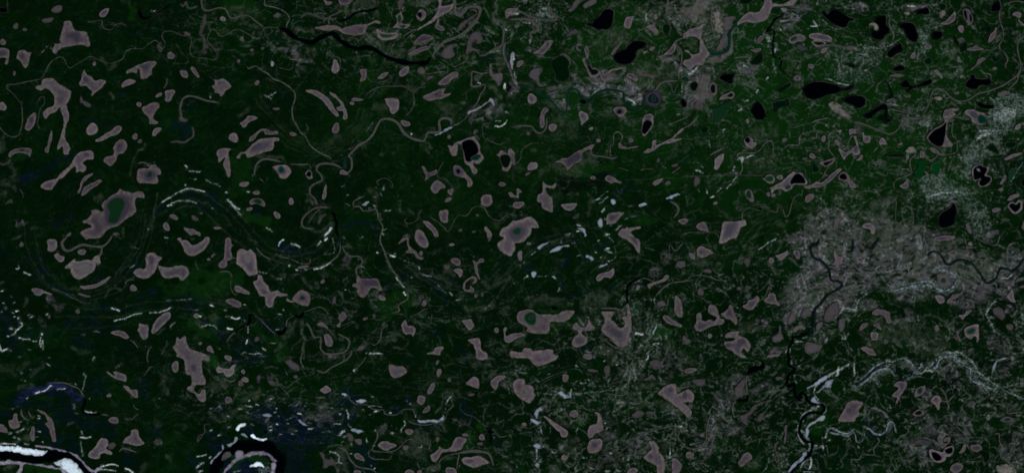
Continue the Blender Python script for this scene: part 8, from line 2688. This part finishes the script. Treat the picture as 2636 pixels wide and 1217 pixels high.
    wv = math_n(t, 'ADD', b_[0], math_n(t, 'ADD', math_n(t, 'MULTIPLY', math_n(t, 'SUBTRACT', fine, 0.5), 1.5), math_n(t, 'MULTIPLY', math_n(t, 'SUBTRACT', hf, 0.5), 1.7)))
    wv = math_n(t, 'MULTIPLY', ramp(t, wv, 0.3, 1.1), ramp(t, b_[0], 0.05, 0.55))
    wc = mix(t, ramp(t, math_n(t, 'ADD', b_[0], math_n(t, 'SUBTRACT', hf, 0.5)), 0.6, 1.3), lin(92, 108, 102), lin(206, 212, 214))
    wc = mix(t, ramp(t, speck, 0.3, 0.6), lin(58, 74, 68), wc)
    base = mix(t, wv, base, wc)
    t.links.new(base, bs.inputs["Base Color"]); bs.inputs["Roughness"].default_value = 1.0; bs.inputs["Specular IOR Level"].default_value = 0.0
    me.materials.append(m)
build_ground()

# ------------------------------------------------------------------ water and silt surfaces
MATS = {}
def surface(code, edge=None):
    """One water or silt kind; attribute 'depth' runs 0 at the shore to 1 in the middle."""
    key = (code, edge)
    if key in MATS: return MATS[key]
    names = {'m': 'silty mauve water', 'd': 'marsh water over mud', 'n': 'deeper slate water', 'o': 'settling silt water', 'k': 'clear black water', 'x': 'slate river water', 'W': 'dry white silt', 'sC': 'silty creek bank', 'mS': 'silty stream water', 'kS': 'clear black river water', 'G': 'dark green clear water',
             'g': 'green algal water', 't': 'teal water', 'v': 'bright green water', 'w': 'bare white silt', 's': 'bare grey silt', 'p': 'pale reed silt'}
    m, t, bs = new_mat(names[code] + (" meeting " + names[edge] if edge else ""))
    a = N(t, "ShaderNodeAttribute", attribute_name="depth").outputs["Fac"]
    p0 = N(t, "ShaderNodeVectorMath", operation='SCALE'); t.links.new(pos(t), p0.inputs[0]); p0.inputs["Scale"].default_value = 1 / S
    p = p0.outputs[0]
    lo = noise(t, p, 0.018, 3, 0.5, 0.8); hi = noise(t, p, 0.12, 4, 0.65)
    rnd = N(t, "ShaderNodeObjectInfo").outputs["Random"]
    da = math_n(t, 'ADD', a, math_n(t, 'MULTIPLY', math_n(t, 'SUBTRACT', hi, 0.5), 0.35))
    c = COL[code[0]]
    if edge:
        e = COL['M' if edge == 'm' else edge]
        col = mix(t, ramp(t, da, 0.0, 0.7), e, c)
    elif code == 'mS':
        col = mix(t, ramp(t, da, 0.15, 0.75), lin(72, 72, 66), mix(t, ramp(t, hi, 0.35, 0.65), lin(40, 43, 42), lin(62, 59, 60)))
    elif code == 'm':
        mid = mix(t, ramp(t, math_n(t, 'ADD', lo, math_n(t, 'MULTIPLY', hi, 0.3)), 0.44, 0.84), lin(56, 51, 59), lin(80, 73, 78))
        col = mix(t, ramp(t, da, 0.1, 0.9), mix(t, ramp(t, hi, 0.35, 0.6), lin(74, 70, 70), COL['m']), mid)
        col = mix(t, ramp(t, a, 0.0, 0.10), lin(28, 35, 26), col)
    elif code == 'sC':
        rag = ramp(t, math_n(t, 'ADD', math_n(t, 'MULTIPLY', hi, 1.4), math_n(t, 'MULTIPLY', lo, 0.5)), 0.72, 1.15)
        col = mix(t, rag, lin(34, 50, 44), lin(120, 129, 138))
    elif code in 'wsW':
        h2 = noise(t, p, 0.3, 3, 0.65)
        rag = ramp(t, math_n(t, 'ADD', math_n(t, 'ADD', math_n(t, 'MULTIPLY', hi, 0.8), math_n(t, 'MULTIPLY', h2, 0.6)), math_n(t, 'MULTIPLY', a, 0.35)), 0.55, 1.0)
        col = mix(t, rag, tuple(v * 0.25 for v in c), c)
        col = mix(t, math_n(t, 'MULTIPLY', ramp(t, lo, 0.5, 0.7), 0.35), col, COL['p'])
    elif code == 'kS':
        col = mix(t, ramp(t, da, 0.0, 0.3), lin(4, 9, 6), c)
    elif code == 'k':
        col = mix(t, ramp(t, da, 0.0, 0.6), lin(6, 14, 8), c)
    elif code == 'G':
        col = mix(t, ramp(t, da, 0.0, 0.6), lin(12, 26, 15), mix(t, lo, lin(2, 13, 5), lin(4, 23, 9)))
    elif code == 'p':
        col = mix(t, ramp(t, math_n(t, 'ADD', hi, math_n(t, 'MULTIPLY', a, 0.2)), 0.4, 0.75), lin(26, 42, 28), c)
    elif code == 'd':
        k1 = ramp(t, math_n(t, 'ADD', hi, math_n(t, 'MULTIPLY', a, 0.3)), 0.35, 0.75)
        col = mix(t, k1, lin(48, 50, 46), c)
    else:
        col = mix(t, ramp(t, da, 0.0, 0.5), tuple(v * 0.6 for v in c), c)
    if code in ('k', 'G', 'g', 't', 'v') and not edge:      # pale reed and mud line round clear lakes, broken in places
        rim = math_n(t, 'MULTIPLY', ramp(t, a, 0.02, 0.2, 0.75, 0.0), ramp(t, lo, 0.42, 0.6, 0.15, 1.0))
        col = mix(t, rim, col, mix(t, hi, lin(46, 56, 46), lin(92, 90, 86)))
    # each lake carries its own load of silt
    hv = N(t, "ShaderNodeHueSaturation"); t.links.new(col, hv.inputs["Color"])
    oc = N(t, "ShaderNodeSeparateColor"); t.links.new(N(t, "ShaderNodeObjectInfo").outputs["Color"], oc.inputs[0])
    t.links.new(math_n(t, 'MULTIPLY', oc.outputs[0], ramp(t, rnd, 0, 1, 0.97, 1.03)), hv.inputs["Value"])
    if code in ('m', 'mS', 'd', 'n', 'o'): t.links.new(oc.outputs[1], hv.inputs["Saturation"])
    else: hv.inputs["Saturation"].default_value = 1.1
    g = math_n(t, 'MULTIPLY_ADD', hi, 0.5); g.node.inputs[2].default_value = 0.75
    mul = N(t, "ShaderNodeVectorMath", operation='SCALE'); t.links.new(hv.outputs[0], mul.inputs[0]); t.links.new(g, mul.inputs["Scale"])
    t.links.new(mul.outputs[0], bs.inputs["Base Color"])
    bs.inputs["Roughness"].default_value = 0.45 if code not in ('w', 's', 'p', 'W', 'sC') else 0.95
    bs.inputs["Specular IOR Level"].default_value = 0.04 if code in ('m', 'M', 'mS', 'd', 'o', 'n') else 0.0
    MATS[key] = m; return m

def mesh(name, v2, faces, depth, z, mat, parent=None, base=(0, 0)):
    me = bpy.data.meshes.new(name)
    me.from_pydata([(wx(x) - base[0], wy(y) - base[1], z) for x, y in v2], [], faces)
    at = me.attributes.new("depth", 'FLOAT', 'POINT'); at.data.foreach_set("value", np.asarray(depth, np.float32))
    me.materials.append(mat); me.update()
    o = bpy.data.objects.new(name, me); sc.collection.objects.link(o)
    if parent: o.parent = parent
    return o
def fill(poly, ring, grid, soft):
    """Constrained Delaunay fill of an outline: vertices, triangles, distance to the shore, outline vertex count."""
    n = len(poly); nxt, prv = np.roll(poly, -1, 0), np.roll(poly, 1, 0)
    tg = nxt - prv; nm = np.stack([-tg[:, 1], tg[:, 0]], 1); nm /= np.linalg.norm(nm, axis=1)[:, None] + 1e-9
    area = 0.5 * (poly[:, 0] * nxt[:, 1] - nxt[:, 0] * poly[:, 1]).sum()
    if area < 0: nm = -nm
    inn = poly + nm * ring
    lo, hi = poly.min(0), poly.max(0); gs = np.arange(lo[0], hi[0], grid); gt = np.arange(lo[1], hi[1], grid * 0.87)
    gx, gy = np.meshgrid(gs, gt); gx = gx + (np.arange(len(gt)) % 2)[:, None] * grid * 0.5
    gp = np.stack([gx.ravel(), gy.ravel()], 1)
    cand = inn[inside(inn, poly)]
    if len(cand): cand = cand[seg_dist(cand, poly) > ring * 0.9]
    if len(gp):
        gp = gp[inside(gp, poly)]
        if len(gp): gp = gp[seg_dist(gp, poly) > ring * 1.7]
    allp = np.vstack([poly] + ([cand] if len(cand) else []) + ([gp] if len(gp) else []))
    vs, es, fs, ov, _, _ = geometry.delaunay_2d_cdt([Vector(v) for v in allp], [(i, (i + 1) % n) for i in range(n)], [list(range(n))], 1, 1e-3)
    v = np.array([tuple(q) for q in vs]); dist = seg_dist(v, poly)
    return v, [tuple(f) for f in fs], dist
def split_faces(v, faces, pick):
    used = sorted({i for f, k in zip(faces, pick) if k for i in f}); mp = {a: b for b, a in enumerate(used)}
    return used, [tuple(mp[i] for i in reversed(f)) for f, k in zip(faces, pick) if k]
def flip(faces): return [tuple(reversed(f)) for f in faces]

def outline(kind, geo, jitter=0.85):
    if kind == 'E':
        return ellipse(*(float(v) for v in geo.split()))
    q = smooth(P(geo), True, 3.2)
    n = len(q); r = np.random.default_rng(int(abs(q[0, 0] * 31 + q[0, 1] * 7)) % 99991)
    w = r.normal(0, 1, (n, 2)); w = (w + np.roll(w, 1, 0) + np.roll(w, -1, 0)) / 3
    return q + w * (jitter * (2.2 if kind == 'B' else 1.0))
def area_of(q):
    return abs(0.5 * (q[:, 0] * np.roll(q[:, 1], -1) - np.roll(q[:, 0], -1) * q[:, 1]).sum())

PART = {'n': 'deep_water', 'o': 'silt_plume', 'k': 'dark_pool', 'g': 'green_pool', 't': 'teal_pool', 'v': 'bright_green_pool', 'p': 'reed_bed', 'x': 'slate_pool', 'm': 'shallow'}
def lake_kind(kind, col, A):
    if kind == 'B' or col in 'ws':
        return ("sand_bar", "sand bar", "pale silt bars and flats") if A > 350 or kind == 'B' else ("silt_flat", "silt flat", "small white silt flats")
    if col == 'k': return ("black_lake", "lake", "clear black lakes") if A > 500 else ("black_pond", "pond", "small black ponds")
    if col in 'gtv': return ("green_lake", "lake", "green watered lakes") if A > 500 else ("green_pond", "pond", "small green ponds")
    if col == 'd': return ("marsh_pond", "pond", "dim muddy marsh ponds")
    if col == 'p': return ("reed_flat", "marsh flat", "pale reed flats")
    if A > 1100: return ("silty_lake", "lake", "mauve silty lakes")
    return ("silty_pond", "pond", "small mauve silty ponds")

order = 0
BASEZ = {'S': 1.0, 'L': 4.0, 'E': 4.0, 'B': 6.0}
def props(o, label, cat, group, kind=None):
    o["label"] = label; o["category"] = cat; o["group"] = group
    if kind: o["kind"] = kind

def load(label, geo):
    """How much silt a lake carries (brightness) and how mauve it is."""
    r = random.Random(label); v = r.uniform(0.76, 1.06); s_ = r.uniform(0.7, 1.25)
    for w_, k in (('bright', 1.16), ('pale ', 1.1), ('pinkish', 1.12), ('dark ', 0.92), ('darker', 0.9), (' dim', 0.86), ('grey', 0.95), ('faint', 0.8)):
        if w_ in ' ' + label: v *= k
    return (v, s_, 1, 1)
def make_body(kind, col, label, geo, parts):
    """A lake, pond or bar: an Empty at its middle over shoreline, open water and any deeper pools."""
    global order
    q = outline(kind, geo); A = area_of(q); name, cat, group = lake_kind(kind, col, A)
    z = BASEZ[kind] + order * 0.012; order += 1
    code = 'G' if col == 'k' and 'black' not in label else col
    c = q.mean(0); base = (wx(c[0]), wy(c[1]))
    small = A < 260
    v, f, dist = fill(q, 2.2 if A > 900 else 1.5, 7.0 if A > 2500 else 4.5, 1)
    dmax = max(dist.max(), 0.1); reach = min(9.0 if code in 'kGgtv' else 17.0, max(dmax * 0.85, 1.0)); depth = np.clip(dist / reach, 0, 1)
    mat = surface(code)
    tone = load(label, geo)
    if small and not parts:
        o = mesh(name, v, flip(f), depth, 0, mat, None, base); o.color = tone; o.location = (base[0], base[1], z)
        props(o, label, cat, group, "thing"); return
    root = bpy.data.objects.new(name, None); sc.collection.objects.link(root); root.location = (base[0], base[1], z); root.empty_display_size = 50
    props(root, label, cat, group, "thing")
    shore = [any(dist[i] < 0.05 for i in t) for t in f]
    bar = col in 'wsp'
    inner = [t for t, s_ in zip(f, shore) if not s_]
    par = {}
    def find(i):
        while par.setdefault(i, i) != i: i = par[i]
        return i
    for t in inner:
        for i in t[1:]: par[find(i)] = find(t[0])
    whole = len({find(t[0]) for t in inner}) != 1      # pinched into pieces: keep the surface in one
    if whole: bodyo = mesh("silt_bank" if bar else "open_water", v, flip(f), depth, 0, mat, root, base)
    else:
        u, ff = split_faces(v, f, [not s for s in shore]); bodyo = mesh("silt_bank" if bar else "open_water", v[u], ff, depth[u], 0, mat, root, base)
        u, ff = split_faces(v, f, shore); mesh("wet_margin" if bar else "shoreline", v[u], ff, depth[u], 0, mat, root, base)
    for k, (pk, pc, pg) in enumerate(parts):
        pq = outline(pk, pg, 0.4)
        pv, pf, pd = fill(pq, 1.2, 5.0, 1)
        reach = {'n': 11.0, 'o': 10.0, 'k': 2.4, 'g': 3.2, 't': 3.0, 'v': 3.0, 'p': 4.0}.get(pc, 4.0)
        reach = min(reach, max(pd.max() * 0.85, 0.8))
        edge = 'm' if k == 0 and col in 'md' else 'n' if k == 0 and col == 'n' else ('n' if pc in 'gkt' and k else None)
        if col in 'vgp' or col == pc: edge = None
        po = mesh(PART.get(pc, 'pool'), pv, flip(pf), np.clip(pd / reach, 0, 1), 0.35 + 0.3 * k, surface('G' if pc == 'k' and ('green' in label or code == 'G') else pc, edge), root, base)
    for ch in root.children: ch.color = tone

def make_stream(col, label, width, geo):
    global order
    z = BASEZ['S'] + order * 0.012 + (1.2 if col == 'k' else 0); order += 1
    q = smooth(P(geo), False, 3.0)
    r = np.random.default_rng(int(abs(q[0, 0] * 13 + q[0, 1] * 5)) % 99991)
    n = len(q); w = r.normal(0, 1, n + 10); w = np.convolve(w, np.ones(6) / 6, 'same')[5:5 + n]
    ragged = col in 'ws'
    hw = width / 2 * (1.0 if col == 'k' and width > 8 else 0.85 if col == 'k' else (0.75 if col == 't' else 1.0 * 0.54 * 1.0)) * (0.85 if ragged else 1.0) * np.clip(1 + (0.75 if ragged else 0.4) * w, 0.25, 2)
    along = np.concatenate([[0], np.cumsum(np.linalg.norm(np.diff(q, axis=0), axis=1))]); L = along[-1]
    tip = np.minimum(np.minimum(along, L - along) / (width * 1.2 + 1e-6), 1); hw = hw * (0.35 + 0.65 * tip)
    tg = np.gradient(q, axis=0); nm = np.stack([-tg[:, 1], tg[:, 0]], 1); nm /= np.linalg.norm(nm, axis=1)[:, None] + 1e-9
    v = np.vstack([q + nm * hw[:, None], q, q - nm * hw[:, None]])
    f = []
    for i in range(n - 1):
        f += [(i, n + i, n + i + 1, i + 1), (n + i, 2 * n + i, 2 * n + i + 1, n + i + 1)]
    depth = np.concatenate([np.zeros(n), np.full(n, 0.75), np.zeros(n)])
    thin = width < 6
    black = col in 'k'
    if black and 'slate' in label: col = 'x'
    name, cat, group = ("black_river", "river", "black channels of clear water") if black else (("survey_line", "cut line", "pale survey lines") if 'survey' in label else
        (("silt_creek", "creek", "white silt creeks") if col in 'ws' else (("creek", "creek", "thin pale creeks") if thin else ("stream", "stream", "pale silty streams"))))
    head = ' '.join(label.split()[:5]); still = False
    if 'silt' in head and ('finger' in head or 'flat' in head): name, cat, group, still = "sand_bar", "sand bar", "pale silt bars and flats", True
    elif any(w_ in head for w_ in ('pond', 'oxbow', 'lake', 'sickle', 'hood', 'arch of', 'pool')) and not any(w_ in head for w_ in ('strand', 'neck', 'stream', 'creek', 'channel')):
        name, cat, group, still = "oxbow_lake", "oxbow lake", "narrow curved oxbow lakes", True
    c = q[n // 2]; base = (wx(c[0]), wy(c[1]))
    if name == 'survey_line': thin, col = True, 'm'
    mat = surface({'m': 'mS', 'd': 'd', 'w': 'sC', 's': 'sC', 'k': 'kS'}.get(col, col)) if not (thin and col == 'm') else thin_mat()
    o = mesh(name, v, f, depth, 0, mat, None, base); o.location = (base[0], base[1], z); o.color = (rng.uniform(0.85, 1.0), 0.8, 1, 1)
    # faces must look up
    if o.data.polygons[0].normal.z < 0: o.data.flip_normals()
    props(o, label, cat, group, "thing" if still or name == "survey_line" else "structure")
def thin_mat():
    if 'thin' in MATS: return MATS['thin']
    m, t, bs = new_mat("shallow creek water")
    p0 = N(t, "ShaderNodeVectorMath", operation='SCALE'); t.links.new(pos(t), p0.inputs[0]); p0.inputs["Scale"].default_value = 1 / S
    hi = noise(t, p0.outputs[0], 0.06, 4, 0.7)
    t.links.new(mix(t, ramp(t, hi, 0.3, 0.68), lin(32, 42, 34), lin(78, 78, 72)), bs.inputs["Base Color"])
    bs.inputs["Roughness"].default_value = 0.5; bs.inputs["Specular IOR Level"].default_value = 0.1
    MATS['thin'] = m; return m

for line in DATA.strip().split('\n'):
    kind, col, label, *rest = line.split('|')
    if kind == 'S': make_stream(col, label, float(rest[0]), rest[1])
    else:
        parts = [(p[0], p[1], p[2:]) for p in rest[1:]]
        make_body(kind, col, label, rest[0], parts)
